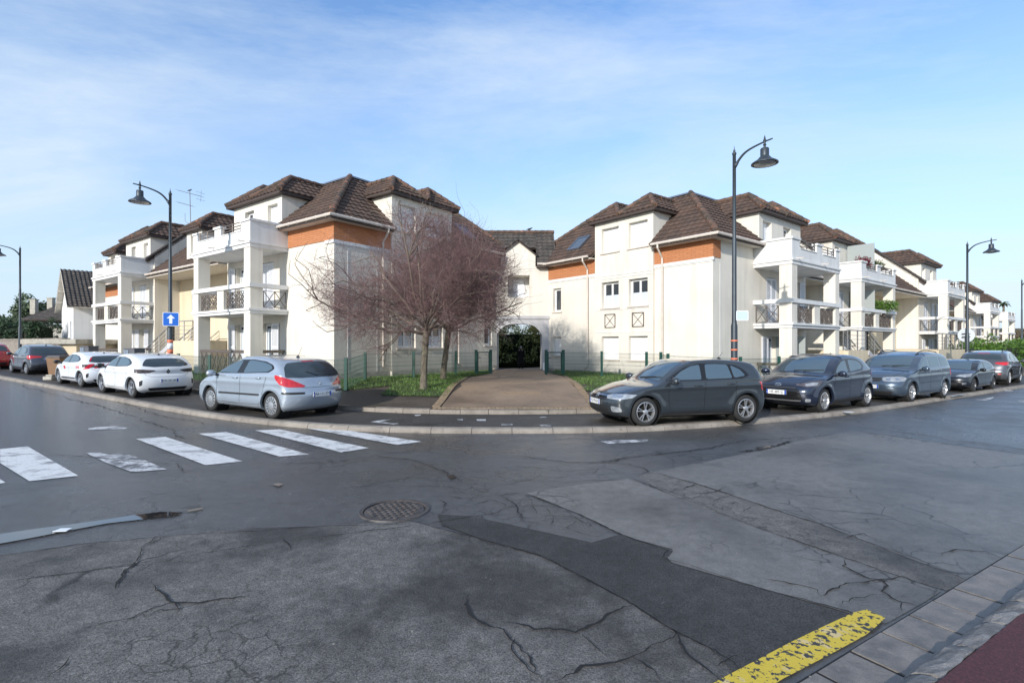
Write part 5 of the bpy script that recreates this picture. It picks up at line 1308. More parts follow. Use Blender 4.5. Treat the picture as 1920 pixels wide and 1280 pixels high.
def car(name, label, c, Fpx, Rpx, side=1, zf=None, kscale=None, place=None):
    S = Shape(c); L = c['L']; hw = S.hw
    if place is None:
        Fw, Rw = wp(*Fpx, zf or Gp), wp(*Rpx, zf or Gp)
        d = (Fw-Rw); k = d.length/c['WB']; d.normalize()
        if kscale: k = kscale
        nrm = Vector((-d.y, d.x))*side           # towards the visible side
        mid = (Fw+Rw)/2 - nrm*(hw-.06)*k
        sc = c['fo']+c['WB']/2
        cen = mid-d*((sc-L/2)*-1)*k*-1 if False else mid + d*(sc-L/2)*k
    else:
        cen, d, k = Vector(place[0]), Vector(place[1]).normalized(), place[2]
    z0 = (zf or Gp)(cen.x, cen.y)
    slope = 0
    fz = (zf or Gp)(cen.x+d.x, cen.y+d.y)-(zf or Gp)(cen.x-d.x, cen.y-d.y); slope = math.atan2(fz, 2)
    root = thing(name, label, 'car', (cen.x, cen.y, z0), math.atan2(d.y, d.x)); root.scale = (k, k, k)
    root.rotation_euler = (0, -slope, math.atan2(d.y, d.x))
    print('CAR', label[:30], 'scale %.3f' % k, 'pos', tuple(round(v, 2) for v in cen))
    cv = lambda p: (L/2-p[0], p[1], p[2])
    # ---- body
    P, poles = S.bodygrid(); R_, m = P.shape[:2]; V = P.reshape(-1, 3).copy()
    faces = [(i*m+j, i*m+(j+1) % m, (i+1)*m+(j+1) % m, (i+1)*m+j) for i in range(R_-1) for j in range(m)]
    V = np.vstack([V, [poles[0], poles[1]]]); n0 = R_*m
    faces += [(n0, (j+1) % m, j) for j in range(m)]+[(n0+1, (R_-1)*m+j, (R_-1)*m+(j+1) % m) for j in range(m)]
    cut = np.zeros(len(V), bool)
    for xw in S.xw:
        r = np.hypot(V[:, 0]-xw, V[:, 2]-c['R']); cut |= (r < S.Ra) & (np.abs(V[:, 1]) > hw-.34)
    keep = [f for f in faces if not all(cut[i] for i in f)]
    for xw in S.xw:      # snap the ragged rim onto the arch circle
        dx, dz = V[:, 0]-xw, V[:, 2]-c['R']; r = np.hypot(dx, dz); sel = (r < S.Ra) & (np.abs(V[:, 1]) > hw-.34)
        f_ = S.Ra/np.maximum(r, 1e-6); V[sel, 0] = xw+dx[sel]*f_[sel]; V[sel, 2] = c['R']+dz[sel]*f_[sel]
        yy = np.abs(V[sel, 1]); q = V[sel]
        if len(q):
            tgt = S.proj(np.stack([q[:, 0], np.sign(q[:, 1])*.5, q[:, 2]], -1)*[1, 0, 1]+np.stack([0*q[:, 0], np.sign(q[:, 1])*.8, 0*q[:, 0]], -1), [0, 1, 0]) if False else None
    mb = MB(); mb.add([cv(p) for p in V], keep)
    body = mb.build('body', c['paint'], root, local=True, smooth=True)
    # wheel wells
    for xw in S.xw:
        for sg in (1, -1):
            mb = MB(); prof = [(S.Ra-.002, sg*(hw-.07)), (S.Ra+.0, sg*(hw-.36)), (.0, sg*(hw-.37))]
            mb.lathe(prof, cv((xw, 0, c['R'])), 28, axis='y', cap=False); mb.build('wheel_well', M_well, root, local=True, recalc=False)
    mb = MB(); mb.box(-L/2+.35, L/2-.35, -hw+.36, hw-.36, .14, .24); mb.build('underbody', M_well, root, local=True)
    def arch_ring(w_, mt, nm):
        for xw in S.xw:
            for sg in (1, -1):
                mb = MB(); vs = []; nseg = 36
                for i in range(nseg+1):
                    t = R(-28)+R(236)*i/nseg
                    for rr in (S.Ra-.004, S.Ra+w_):
                        x, z = xw+rr*math.cos(t), c['R']+rr*math.sin(t)
                        if z < c.get('clear', .19)+.01: z = c.get('clear', .19)+.01
                        vs.append((x, sg*.5, z))
                vs = S.proj(np.array(vs), [0, sg, 0]); g = S.grad(vs); vs = vs+g*.006
                mb.add([cv(p) for p in vs], [(2*i, 2*i+2, 2*i+3, 2*i+1) for i in range(nseg)])
                inn = [p+np.array([0, -sg*.06, 0]) for p in vs[::2]]; al = []
                for a_, b_ in zip(vs[::2], inn): al += [a_, b_]
                mb.add([cv(p) for p in al], [(2*i, 2*i+2, 2*i+3, 2*i+1) for i in range(nseg)])
                mb.build(nm, mt, root, local=True, smooth=True)
    arch_ring(c.get('archw', .022), c.get('archm', c['paint']), 'wheel_arch')
    def patch(nm, pts, n, mt, off=.004, res=.045, rr=.03, parent=root, mirror=False, label=None, thick=.012):
        n = np.array(n, float); n /= np.linalg.norm(n)
        up = np.array([0, 0, 1.]) if abs(n[2]) < .9 else np.array([1., 0, 0])
        t1 = np.cross(up, n); t1 /= np.linalg.norm(t1); t2 = np.cross(n, t1); res_o = []
        for sg in ((1, -1) if mirror else (1,)):
            A = np.array([(p[0], p[1], p[2]) for p in pts], float); c0 = A.mean(0)
            ab = [(float((p-c0)@t1), float((p-c0)@t2)) for p in A]
            out = rounded([(a, b, 0) for a, b in ab], rr) if rr else [Vector((a, b, 0)) for a, b in ab]
            out = resample(out, res*.6, closed=True)[:]
            o2 = []
            for v in out:
                if not o2 or (v-o2[-1]).length > 1e-4: o2.append(v)
            if (o2[0]-o2[-1]).length < 1e-4: o2.pop()
            vs, fs = cdt_region([(v.x, v.y) for v in o2], res)
            W3 = np.array([c0+t1*a+t2*b for a, b in vs]); W3 = S.proj(W3, n); g = S.grad(W3)
            top = W3+g*off; low = W3-g*thick
            if sg < 0: top = top*[1, -1, 1]; low = low*[1, -1, 1]
            mb = MB(); nb = len(o2); b0 = mb.add([cv(p) for p in top], fs)
            mb.add([cv(p) for p in top[:nb]]+[cv(p) for p in low[:nb]], [(i, (i+1) % nb, nb+(i+1) % nb, nb+i) for i in range(nb)])
            o = mb.build(nm, mt, parent, local=True, label=label, recalc=False)
            o.data.polygons.foreach_set('use_smooth', [i < len(fs) for i in range(len(o.data.polygons))]); res_o.append(o)
        return res_o[0] if not mirror else res_o
    def strip(mb, pts, n, w_=.007, mirror=False, off=.0035):
        P3 = np.array([tuple(p) for p in resample(pts, .04)]); n = np.array(n, float); n /= np.linalg.norm(n)
        Q = S.proj(P3, n); g = S.grad(Q); tn = np.gradient(Q, axis=0); sd_ = np.cross(tn, g); sd_ /= np.maximum(np.linalg.norm(sd_, axis=1, keepdims=True), 1e-9)
        a, b = Q+sd_*w_/2+g*off, Q-sd_*w_/2+g*off
        for sg in ((1, -1) if mirror else (1,)):
            vs = []
            for p, q in zip(a, b): vs += [cv(p*[1, sg, 1]), cv(q*[1, sg, 1])]
            mb.add(vs, [(2*i, 2*i+2, 2*i+3, 2*i+1) for i in range(len(P3)-1)])
    K = dict(S=S, root=root, patch=patch, strip=strip, cv=cv, L=L, hw=hw, body=body)
    # ---- glass
    def sidepoly(bot, top): return [(x, .8, z) for x, z in bot]+[(x, .8, z) for x, z in reversed(top)]
    dlo = c['dlo']                # closed outline of the whole side glazing (x, z)
    patch('window_surround', [(x, .8, z) for x, z in dlo], [0, 1, 0], c.get('surr', M_gloss), .003, rr=.06, mirror=True)
    for pn in c['panes']:
        patch('side_window', [(x, .8, z) for x, z in pn], [0, 1, 0], c.get('glassm', M_cglass2), .007, rr=.05, mirror=True)
    if c.get('ws'):
        patch('windscreen', c['ws'], c.get('wsn', [-.62, 0, .78]), c.get('wsm', M_cglass2), .004, rr=.09)
    if c.get('rw'): patch('rear_window', c['rw'], c.get('rwn', [.85, 0, .5]), c.get('rwm', M_cglass), .004, rr=.07)
    for nm, pts, n, mt, mir, rr in c.get('patches', []):
        patch(nm, pts, n, mt, c.get('poff', .005), rr=rr, mirror=mir)
    for nm, pts, n, mt, mir, rr, off in c.get('patches2', []):
        patch(nm, pts, n, mt, off, rr=rr, mirror=mir)
    # ---- seams
    mb = MB()
    for pts in c.get('seams', []): strip(mb, [(x, .8, z) for x, z in pts], [0, 1, 0], .008, True)
    for pts, n in c.get('seams3', []): strip(mb, pts, n, .008, True)
    mb.build('panel_gap', M_seam, root, local=True, recalc=False)
    # ---- handles, mirrors
    for hx, hz in c.get('handles', []):
        for sg in (1, -1):
            q = S.proj(np.array([(hx, .5, hz)]), [0, 1, 0])[0]; y = q[1]*sg
            mb = MB(); mb.tube([cv((hx-.10, y-.01*sg, hz)), cv((hx-.075, y+.032*sg, hz)), cv((hx+.07, y+.032*sg, hz+.006)), cv((hx+.10, y-.01*sg, hz+.006))], [.016, .018, .018, .016], 8)
            mb.build('door_handle', c.get('handlem', c['paint']), root, local=True, smooth=True)
    mx, mz = c['mirror']
    for sg in (1, -1):
        q = S.proj(np.array([(mx, .5, mz)]), [0, 1, 0])[0][1]; y = q
        mb = MB(); n_ = 14; vs = []
        rings = [(-.0, .02), (.03, .075), (.10, .105), (.17, .10), (.215, .06), (.23, .015)]
        for t, r_ in rings:
            for k_ in range(n_):
                an = 2*math.pi*k_/n_; vs.append(cv((mx-.03-.35*t*.3+abs(math.cos(an))**.8*math.copysign(1, math.cos(an))*r_*.75+.02, sg*(y+.05+t), mz+.04+abs(math.sin(an))**.8*math.copysign(1, math.sin(an))*r_*.78)))
        fs = [(i*n_+j, i*n_+(j+1) % n_, (i+1)*n_+(j+1) % n_, (i+1)*n_+j) for i in range(len(rings)-1) for j in range(n_)]+[tuple(range(n_)), tuple((len(rings)-1)*n_+j for j in range(n_))]
        mb.add(vs, fs); mi = mb.build('wing_mirror', c.get('mirrorm', c['paint']), root, local=True, smooth=True)
        mb = MB(); mb.tube([cv((mx, sg*(y-.03), mz-.02)), cv((mx, sg*(y+.10), mz+.01))], [.035, .025], 8); mb.build('mirror_foot', M_black, mi, local=True, smooth=True)
    # ---- wheels
    for xw in S.xw:
        for sg in (1, -1):
            cx_, cz_ = L/2-xw, c['R']; yo = sg*(hw-.035); Rr = c['R']; rim = c.get('rimr', Rr*.70); w2 = .205
            mb = MB(); Y = lambda t: yo-sg*t
            mb.lathe([(rim*.98, Y(.012)), (rim+.015, Y(.0)), (Rr-.05, Y(-.008)), (Rr-.018, Y(.012)), (Rr, Y(.04)), (Rr, Y(w2-.04)), (Rr-.02, Y(w2-.01)), (rim, Y(w2))], (cx_, 0, cz_), 40, axis='y', cap=False)
            ty = mb.build('tyre', M_tyre, None, local=True, smooth=True)
            wh = ty; wh.parent = root; wh.name = 'wheel'
            mb = MB(); rm = c.get('rimm', M_alloy)
            mb.lathe([(rim, Y(.012)), (rim*1.0, Y(-.002)), (rim*.945, Y(-.006)), (rim*.90, Y(.012)), (rim*.86, Y(.07))], (cx_, 0, cz_), 40, axis='y', cap=False)
            typ, ns = c.get('rim', ('spoke', 10))
            def RP(r_, t, d_): return (cx_+r_*math.cos(t), Y(d_), cz_+r_*math.sin(t))
            for i in range(ns):
                t0 = 2*math.pi*(i+.25)/ns
                if typ == 'cover':
                    w0, w1 = .42*math.pi/ns*1.5, .30*math.pi/ns*1.9; ra, rb = rim*.40, rim*.93
                    mb.hexa([RP(ra, t0-w0, .012), RP(ra, t0+w0, .012), RP(rb, t0+w1, .010), RP(rb, t0-w1, .010), RP(ra, t0-w0, -.012), RP(ra, t0+w0, -.012), RP(rb, t0+w1, -.006), RP(rb, t0-w1, -.006)])
                elif typ == 'twin':
                    for dt in (-.17, .17):
                        a0, a1 = .10, .055
                        mb.hexa([RP(rim*.18, t0+dt*.4-a0*1.6, .04), RP(rim*.18, t0+dt*.4+a0*1.6, .04), RP(rim*.93, t0+dt+a1, .02), RP(rim*.93, t0+dt-a1, .02), RP(rim*.18, t0+dt*.4-a0*1.6, .008), RP(rim*.18, t0+dt*.4+a0*1.6, .008), RP(rim*.93, t0+dt+a1, -.004), RP(rim*.93, t0+dt-a1, -.004)])
                else:
                    a0, a1 = 2.0/ns, 1.0/ns
                    mb.hexa([RP(rim*.18, t0-a0, .04), RP(rim*.18, t0+a0, .04), RP(rim*.93, t0+a1, .02), RP(rim*.93, t0-a1, .02), RP(rim*.18, t0-a0, .006), RP(rim*.18, t0+a0, .006), RP(rim*.93, t0+a1, -.004), RP(rim*.93, t0-a1, -.004)])
            hubr = rim*(.42 if typ == 'cover' else .24)
            mb.lathe([(hubr, Y(.03)), (hubr, Y(-.008)), (hubr*.8, Y(-.014)), (0, Y(-.014))], (cx_, 0, cz_), 20, axis='y')
            rmo = mb.build('rim', rm, wh, local=True, autosmooth=35)
            mb = MB(); mb.lathe([(rim*.98, Y(.07)), (0, Y(.075))], (cx_, 0, cz_), 24, axis='y', cap=False); mb.build('brake_disc', M_alloyd if typ == 'cover' else M_well, wh, local=True, recalc=False)
    # ---- number plate
    def plate(txt, x, z, front, tilt=0, w_=.52, h_=.11):
        n = [-1, 0, 0] if front else [1, 0, 0]
        q = S.proj(np.array([(x, 0, z)]), n)[0]; px = q[0]+(-.018 if front else .018); g = S.grad(q[None])[0]
        X = L/2-px; yaw = 1 if front else -1
        mb = MB(); mb.box(-w_/2, w_/2, -h_/2, h_/2, -.006, .006)
        Mx = Matrix.Translation((X, 0, z)) @ Matrix.Rotation(R(90) if front else R(-90), 4, 'Z') @ Matrix.Rotation(R(90-tilt), 4, 'X')
        mb.v = [tuple(Mx @ Vector(v)) for v in mb.v]
        pl = mb.build('number_plate', M_plate, root, local=True)
        for s_, nm in ((-1, 'country_band'), (1, 'region_band')):
            mb = MB(); mb.box(s_*w_/2-(.042 if s_ > 0 else 0), s_*w_/2+(.042 if s_ < 0 else 0), -h_/2+.001, h_/2-.001, .0062, .0082); mb.v = [tuple(Mx @ Vector(v)) for v in mb.v]; mb.build(nm, M_blue, pl, local=True)
        text_mesh(txt, .098, M_ink, 'plate_text', pl, Mx @ Matrix.Translation((0, 0, .0075)), .001, xscale=.88)
        text_mesh('F', .045, M_plate, 'plate_text', pl, Mx @ Matrix.Translation((-w_/2+.021, -.02, .009)), .001)
    if c.get('pf'): plate(c['pf'][0], 0, c['pf'][1], True, c['pf'][2] if len(c['pf']) > 2 else 0)
    if c.get('pr'): plate(c['pr'][0], L, c['pr'][1], False, c['pr'][2] if len(c['pr']) > 2 else 0)
    # ---- aerial, rails, wipers
    if c.get('aerial'):
        ax, ln, lean = c['aerial']; z = S.proj(np.array([(ax, 0, 1.2)]), [0, 0, 1])[0][2]
        mb = MB(); mb.tube([cv((ax-.06, 0, z-.01)), cv((ax, 0, z+.03)), cv((ax+.06, 0, z+.0))], [.02, .028, .01], 8)
        if ln: mb.tube([cv((ax, 0, z+.02)), cv((ax+lean, 0, z+ln))], [.006, .004], 6)
        mb.build('aerial', M_black, root, local=True, smooth=True)
    if c.get('rails'):
        x0, x1 = c['rails']
        for sg in (1, -1):
            pts = []
            for i in range(9):
                x = x0+(x1-x0)*i/8; q = S.proj(np.array([(x, sg*.56, 1.2)]), [0, 0, 1])[0]; pts.append(cv((x, sg*.56, q[2]+(.045 if 0 < i < 8 else -.01))))
            mb = MB(); mb.tube(pts, .016, 8); mb.build('roof_rail', M_black, root, local=True, smooth=True)
    if c.get('wiper'):
        mb = MB()
        for a, b in c['wiper']:
            A = S.proj(np.array([a, b]), c.get('wsn', [-.62, 0, .78]) if a[0] < L/2 else [.85, 0, .5]); g = S.grad(A); A = A+g*.02
            mb.tube([cv(A[0]), cv(A[1])], [.011, .007], 6)
        mb.build('wiper', M_black, root, local=True)
    if c.get('badge'):
        for x, z, r_, front, kind in c['badge']:
            n = [-1, 0, .15] if front else [1, 0, .2]
            q = S.proj(np.array([(x, 0, z)]), n)[0]; g = S.grad(q[None])[0]
            gv = Vector((-g[0], g[1], g[2])); M3 = gv.to_track_quat('Z', 'Y').to_matrix(); C0 = Vector(cv(q+g*.006))
            mb = MB()
            def lp(x_, y_, z_=.0): return M3 @ Vector((x_, y_, z_))+C0
            def ring(rx, ry, t_, ox=0, oy=0, n_=24):
                pts = [lp(ox+rx*math.cos(2*math.pi*i/n_), oy+ry*math.sin(2*math.pi*i/n_), .004) for i in range(n_+1)]; mb.tube(pts, t_, 5, cap=False)
            if kind == 'ring_w':
                ring(r_, r_, .006)
                for pl in ([(-.55, .75), (-.25, -.6), (0, .15), (.25, -.6), (.55, .75)], [(-.28, .9), (0, .3), (.28, .9)]): mb.tube([lp(a*r_, b*r_, .004) for a, b in pl], .0055, 5)
            elif kind == 'ovals': ring(r_*1.3, r_*.85, .007); ring(r_*.42, r_*.8, .005); ring(r_*.9, r_*.34, .005, 0, r_*.35)
            elif kind == 'diamond':
                for q_ in (1, .62): mb.tube([lp(a*r_*q_, b*r_*q_, .004) for a, b in ((0, 1.25), (.8, 0), (0, -1.25), (-.8, 0), (0, 1.25))], .010, 5)
            elif kind == 'lion':
                mb.tube([lp(a*r_, b*r_, .004) for a, b in ((-.7, -.9), (-.2, -.3), (-.4, .4), (.0, 1.0), (.3, .6), (.0, .5))], .009, 5); mb.tube([lp(a*r_, b*r_, .004) for a, b in ((.7, -.9), (.3, -.5), (.1, 0), (.6, .2), (.7, .5))], .008, 5); mb.tube([lp(a*r_, b*r_, .004) for a, b in ((-.3, .35), (-.8, .5), (-.9, .2))], .008, 5)
            mb.build('badge', M_chrome if kind != 'diamond' or front else M_black, root, local=True, smooth=True)
    return root, K
# ------------------------------------------------------------------ generic five-door hatch outline
def hatch(L, W, H, WB, fo, Rw, nose=.70, cowl=(1.02, .98), rs=(1.85, None), re=(3.45, None), tg=(None, .95), deck=None, **kw):
    rs = (rs[0], rs[1] or H-.05); re = (re[0], re[1] or H-.06); tgx = tg[0] or L-.12
    top = [(-.3, nose-.30), (.02, nose-.05), (.22, nose+.05), (cowl[0]*.6, (nose+.07+cowl[1])/2+.02), (cowl[0], cowl[1]), ((cowl[0]+rs[0])/2, (cowl[1]+rs[1])/2+.03), (rs[0], rs[1]), ((rs[0]*2+re[0])/3, H), ((rs[0]+re[0]*2)/3, H-.012), re, ((re[0]*.45+tgx*.55), (re[1]+tg[1])/2+.045), (tgx, tg[1]), (L+.04, .70), (L+.3, .2)]
    c = dict(L=L, W=W, H=H, WB=WB, fo=fo, R=Rw, top=top,
             front=[(.0, .22), (.18, .16), (.28, .06), (.40, .01), (.52, .0), (.62, .025), (.74, .10), (.9, .3), (1.5, .9)],
             rear=[(.0, L-.20), (.20, L-.14), (.30, L-.05), (.45, L-.0), (.60, L-.005), (.72, L-.04), (.85, L-.07), (1.0, L-.10), (1.2, L-.1), (1.6, L-.1)],
             belt=[(-.2, nose+.02), (.5, .86), (1.2, .93), (2.5, .96), (L-.8, 1.0), (L+.2, 1.0)])
    c.update(kw); return c
def std_seams(c, a, b, d, zb, dn=.30, arch=None):
    """Door seams: front edge a, pillar b, rear edge d."""
    xr = c['fo']+c['WB']
    return [[(a, zb-.05), (a-.02, .6), (a+.02, dn), (b-.1, dn-.01)], [(b+.03, zb+.0), (b, .6), (b-.02, dn)], [(b, dn), (xr-.42, dn+.02), (xr-.36, .45), (xr-.30, .60), (d, zb)], [(a, dn), (b, dn)]]
P_silver = paint('paint_silver', (.38, .43, .49), .45, .25, .04); P_white = paint('paint_white', (.72, .73, .74), 0, .35, .05); P_white2 = paint('paint_white_clean', (.72, .74, .78), 0, .35)
P_grey = paint('paint_slate_grey', (.036, .044, .052), .35, .22, .06); P_navy = paint('paint_dark_blue_grey', (.018, .026, .050), .45, .22, .05); P_bluegrey = paint('paint_blue_grey', (.070, .098, .135), .5, .22, .05)
P_black = paint('paint_black', (.012, .014, .020), .2, .25); P_kia = paint('paint_mid_grey', (.10, .105, .115), .5, .25); P_toy = paint('paint_graphite', (.055, .060, .075), .5, .25); P_redc = paint('paint_red', (.45, .02, .03), .1, .3)
# 1 --- silver hatchback
c = hatch(4.28, 1.815, 1.50, 2.608, .93, .317, nose=.74, cowl=(.98, 1.02), rs=(1.95, 1.42), re=(3.62, 1.40), tg=(4.16, .98), belt=[(-.2, .76), (.5, .90), (1.2, .97), (2.5, 1.0), (3.5, 1.05), (4.4, 1.05)], qr=.24, rsc=.22, crown=.06,
    rear=[(.0, 4.08), (.20, 4.13), (.30, 4.22), (.45, 4.27), (.62, 4.27), (.72, 4.22), (.85, 4.19), (.95, 4.16), (1.2, 4.16), (1.6, 4.16)])
c.update(paint=P_silver, handlem=P_silver, rim=('cover', 14), mirror=(1.32, .98),
    dlo=[(1.12, 1.02), (1.45, 1.02), (2.3, 1.045), (3.42, 1.10), (3.60, 1.20), (3.50, 1.29), (3.2, 1.365), (2.7, 1.40), (2.2, 1.385), (1.8, 1.29), (1.45, 1.14)],
    panes=[[(1.30, 1.045), (2.14, 1.055), (2.26, 1.365), (2.0, 1.33), (1.62, 1.20)], [(2.40, 1.065), (3.36, 1.12), (3.53, 1.20), (3.44, 1.28), (3.15, 1.34), (2.7, 1.375), (2.50, 1.372)]],
    ws=[(1.1, .66, 1.04), (1.1, -.66, 1.04), (1.9, -.52, 1.40), (1.9, .52, 1.40)],
    rw=[(4.08, .80, 1.07), (4.1, .45, .985), (4.1, 0, .965), (4.1, -.45, .985), (4.08, -.80, 1.07), (3.85, -.71, 1.26), (3.75, -.58, 1.365), (3.75, .58, 1.365), (3.85, .71, 1.26)],
    seams=std_seams(dict(fo=.93, WB=2.608), 1.30, 2.30, 3.38, 1.0), seams3=[([(4.25, .0, .745), (4.25, .45, .755), (4.1, .66, .84)], [1, 0, 0])],
    handles=[(2.12, .93), (3.08, .96)], pr=('AA-111-ZM', .58, 4), badge=[(4.28, .86, .052, False, 'lion')], aerial=(3.35, .28, .16),
    patches=[('tail_light', [(3.62, .82, 1.05), (3.80, .84, 1.04), (4.05, .70, .95), (4.22, .44, .80), (4.20, .50, .765), (4.02, .78, .77), (3.85, .86, .83), (3.70, .87, .95)], [.62, .78, .1], M_red, True, .06),
             ('bumper_strip', [(3.85, .8, .66), (4.12, .74, .655), (4.2, .42, .65), (4.2, .42, .60), (4.12, .74, .60), (3.85, .8, .61)], [.72, .7, 0], M_black, True, .02),
             ('door_moulding', [(1.36, .8, .545), (3.10, .8, .575), (3.10, .8, .530), (1.36, .8, .495)], [0, 1, 0], M_black, True, .02),
             ('brake_light', [(3.72, .17, 1.42), (3.72, -.17, 1.42), (3.76, -.17, 1.385), (3.76, .17, 1.385)], [.5, 0, .86], M_red, False, .01),
             ('headlight', [(.12, .50, .80), (.35, .78, .78), (.70, .86, .90), (.55, .80, .93), (.25, .60, .86)], [-.7, .7, .2], M_lampc, True, .04)],
    patches2=[('roof_panel', [(2.0, .50, 1.4), (2.0, -.50, 1.4), (3.0, -.52, 1.4), (3.0, .52, 1.4)], [0, 0, 1], M_gloss, False, .05, .003)],
    wiper=[((4.14, .0, 1.03), (3.98, .28, 1.10))])
car('parked_car', 'silver five-door hatchback with big red tail lights, rear towards the zebra crossing', c, (396.4, 768.6), (509.7, 784.4))
# 2, 3 --- white hatchbacks
def clio(paintm, label, Fp, Rp, pr=None, livery=False, black=False, front=None, zf=None, ks=None):
    c = hatch(4.05, 1.798, 1.44, 2.583, .82, .325, nose=.72, cowl=(1.0, .98), rs=(1.85, 1.37), re=(3.40, 1.34), tg=(3.92, .98), qr=.20, flare=.028, cr=.016,
        rear=[(.0, 3.84), (.20, 3.90), (.30, 3.99), (.45, 4.04), (.62, 4.04), (.72, 4.00), (.80, 3.93), (.95, 3.97), (1.05, 3.96), (1.6, 3.96)])
    c.update(paint=paintm, rim=('twin', 5), rimm=M_alloy, mirror=(1.30, .95), mirrorm=M_gloss, surr=M_gloss,
        dlo=[(1.10, .985), (2.2, .985), (3.10, 1.03), (3.32, 1.10), (3.30, 1.17), (3.05, 1.27), (2.6, 1.325), (2.1, 1.32), (1.75, 1.24), (1.4, 1.10)],
        panes=[[(1.28, 1.005), (2.10, 1.005), (2.16, 1.29), (1.9, 1.265), (1.6, 1.17)], [(2.20, 1.01), (3.05, 1.05), (3.20, 1.11), (3.15, 1.17), (2.95, 1.255), (2.55, 1.30), (2.28, 1.30)]],
        ws=[(1.1, .66, .99), (1.1, -.66, .99), (1.85, -.52, 1.35), (1.85, .52, 1.35)],
        rw=[(3.85, .70, 1.10), (3.9, .40, 1.03), (3.9, -.40, 1.03), (3.85, -.70, 1.10), (3.7, -.62, 1.20), (3.55, -.50, 1.29), (3.55, .50, 1.29), (3.7, .62, 1.20)],
        seams=std_seams(dict(fo=.82, WB=2.583), 1.25, 2.15, 3.05, .96), seams3=[([(4.0, .0, .70), (4.0, .50, .70), (3.95, .62, .76), (3.9, .66, .83)], [1, 0, 0])],
        handles=[(2.0, .90)], aerial=(3.2, .0, .1), badge=[(4.05, .88, .062, False, 'diamond'), (0, .62, .10, True, 'diamond')],
        patches=[('tail_light', [(3.60, .85, .96), (3.95, .45, .92), (3.97, .40, .90), (3.93, .60, .83), (3.80, .78, .82), (3.62, .86, .84)], [.62, .78, .05], M_lampd if not black else M_red, True, .03),
                 ('air_outlet', [(3.82, .78, .56), (3.92, .74, .60), (3.90, .74, .44), (3.83, .78, .40)], [.7, .7, 0], M_black, True, .02),
                 ('rear_valance', [(3.98, .60, .34), (3.98, -.60, .34), (3.98, -.52, .24), (3.98, .52, .24)], [1, 0, 0], M_black, False, .03),
                 ('headlight', [(.10, .42, .72), (.22, .70, .66), (.42, .84, .70), (.66, .86, .84), (.45, .80, .82), (.20, .56, .79)], [-.7, .7, .2], M_lampc, True, .03),
                 ('grille', [(.02, .45, .66), (.02, -.45, .66), (.02, -.42, .58), (.02, .42, .58)], [-1, 0, 0], M_gloss, False, .02),
                 ('lower_grille', [(.05, .55, .42), (.05, -.55, .42), (.05, -.45, .27), (.05, .45, .27)], [-1, 0, 0], M_black, False, .03)])
    if black:
        c['patches'] += [('chrome_strip', [(.05, .62, .70), (.05, -.62, .70), (.05, -.62, .685), (.05, .62, .685)], [-1, 0, .1], M_chrome, False, 0),
                         ('fog_light', [(.15, .60, .42), (.24, .74, .44), (.24, .74, .35), (.15, .62, .33)], [-.8, .6, 0], M_chrome, True, .02)]
        c['pf'] = ('FH-312-AM', .48); c['rimm'] = M_alloyd
    if pr: c['pr'] = (pr, .56, 6)
    if livery: c['wheelcover'] = 1; c['rim'] = ('twin', 6)
    root, K = car('parked_car', label, c, Fp, Rp, zf=zf, kscale=ks)
    if livery:
        Mr = mat('livery_red', (.55, .01, .03), .35)
        for i, (a, b) in enumerate([(.62, .80), (.30, .48), (-.02, .16), (-.34, -.16), (-.66, -.48)]):
            K['patch']('livery_stripe', [(3.9, a-.10, .98), (3.9, b-.10, .98), (3.95, b+.08, .80), (3.95, a+.08, .80)], [1, 0, .25], Mr, .006, rr=0)
        for i in range(3): K['patch']('livery_stripe', [(3.05+i*.14, .8, .88), (3.12+i*.14, .8, .88), (3.14+i*.14, .8, .77), (3.07+i*.14, .8, .77)], [0, 1, 0], Mr, .006, rr=0, mirror=True)
        K['patch']('livery_logo', [(1.62, .8, .84), (1.80, .8, .84), (1.80, .8, .70), (1.62, .8, .70)], [0, 1, 0], Mr, .006, rr=.01, mirror=True)
        K['patch']('livery_stripe', [(3.62, .60, 1.20), (3.60, .52, 1.27), (3.78, .62, 1.13), (3.86, .68, 1.08)], [.85, .2, .5], Mr, .009, rr=0, mirror=True)
        K['patch']('sill_trim', [(1.3, .8, .36), (2.95, .8, .38), (2.95, .8, .33), (1.3, .8, .31)], [0, 1, 0], M_black, .006, rr=.01, mirror=True)
    return root
clio(P_white, 'dirty white hatchback with black diamond badge, plate GW-221-BN', (191.9, 735.2), (247.7, 745.2), 'GW-221-BN')
clio(P_white2, 'white hatchback with red diagonal livery stripes across its tailgate', (111.4, 718.6), (151.5, 725.4), None, livery=True)
clio(P_black, 'black hatchback with thin chrome line across its nose, behind the blue grey people carrier', (1825.3, 734.5), (1861.4, 729.8), black=True)
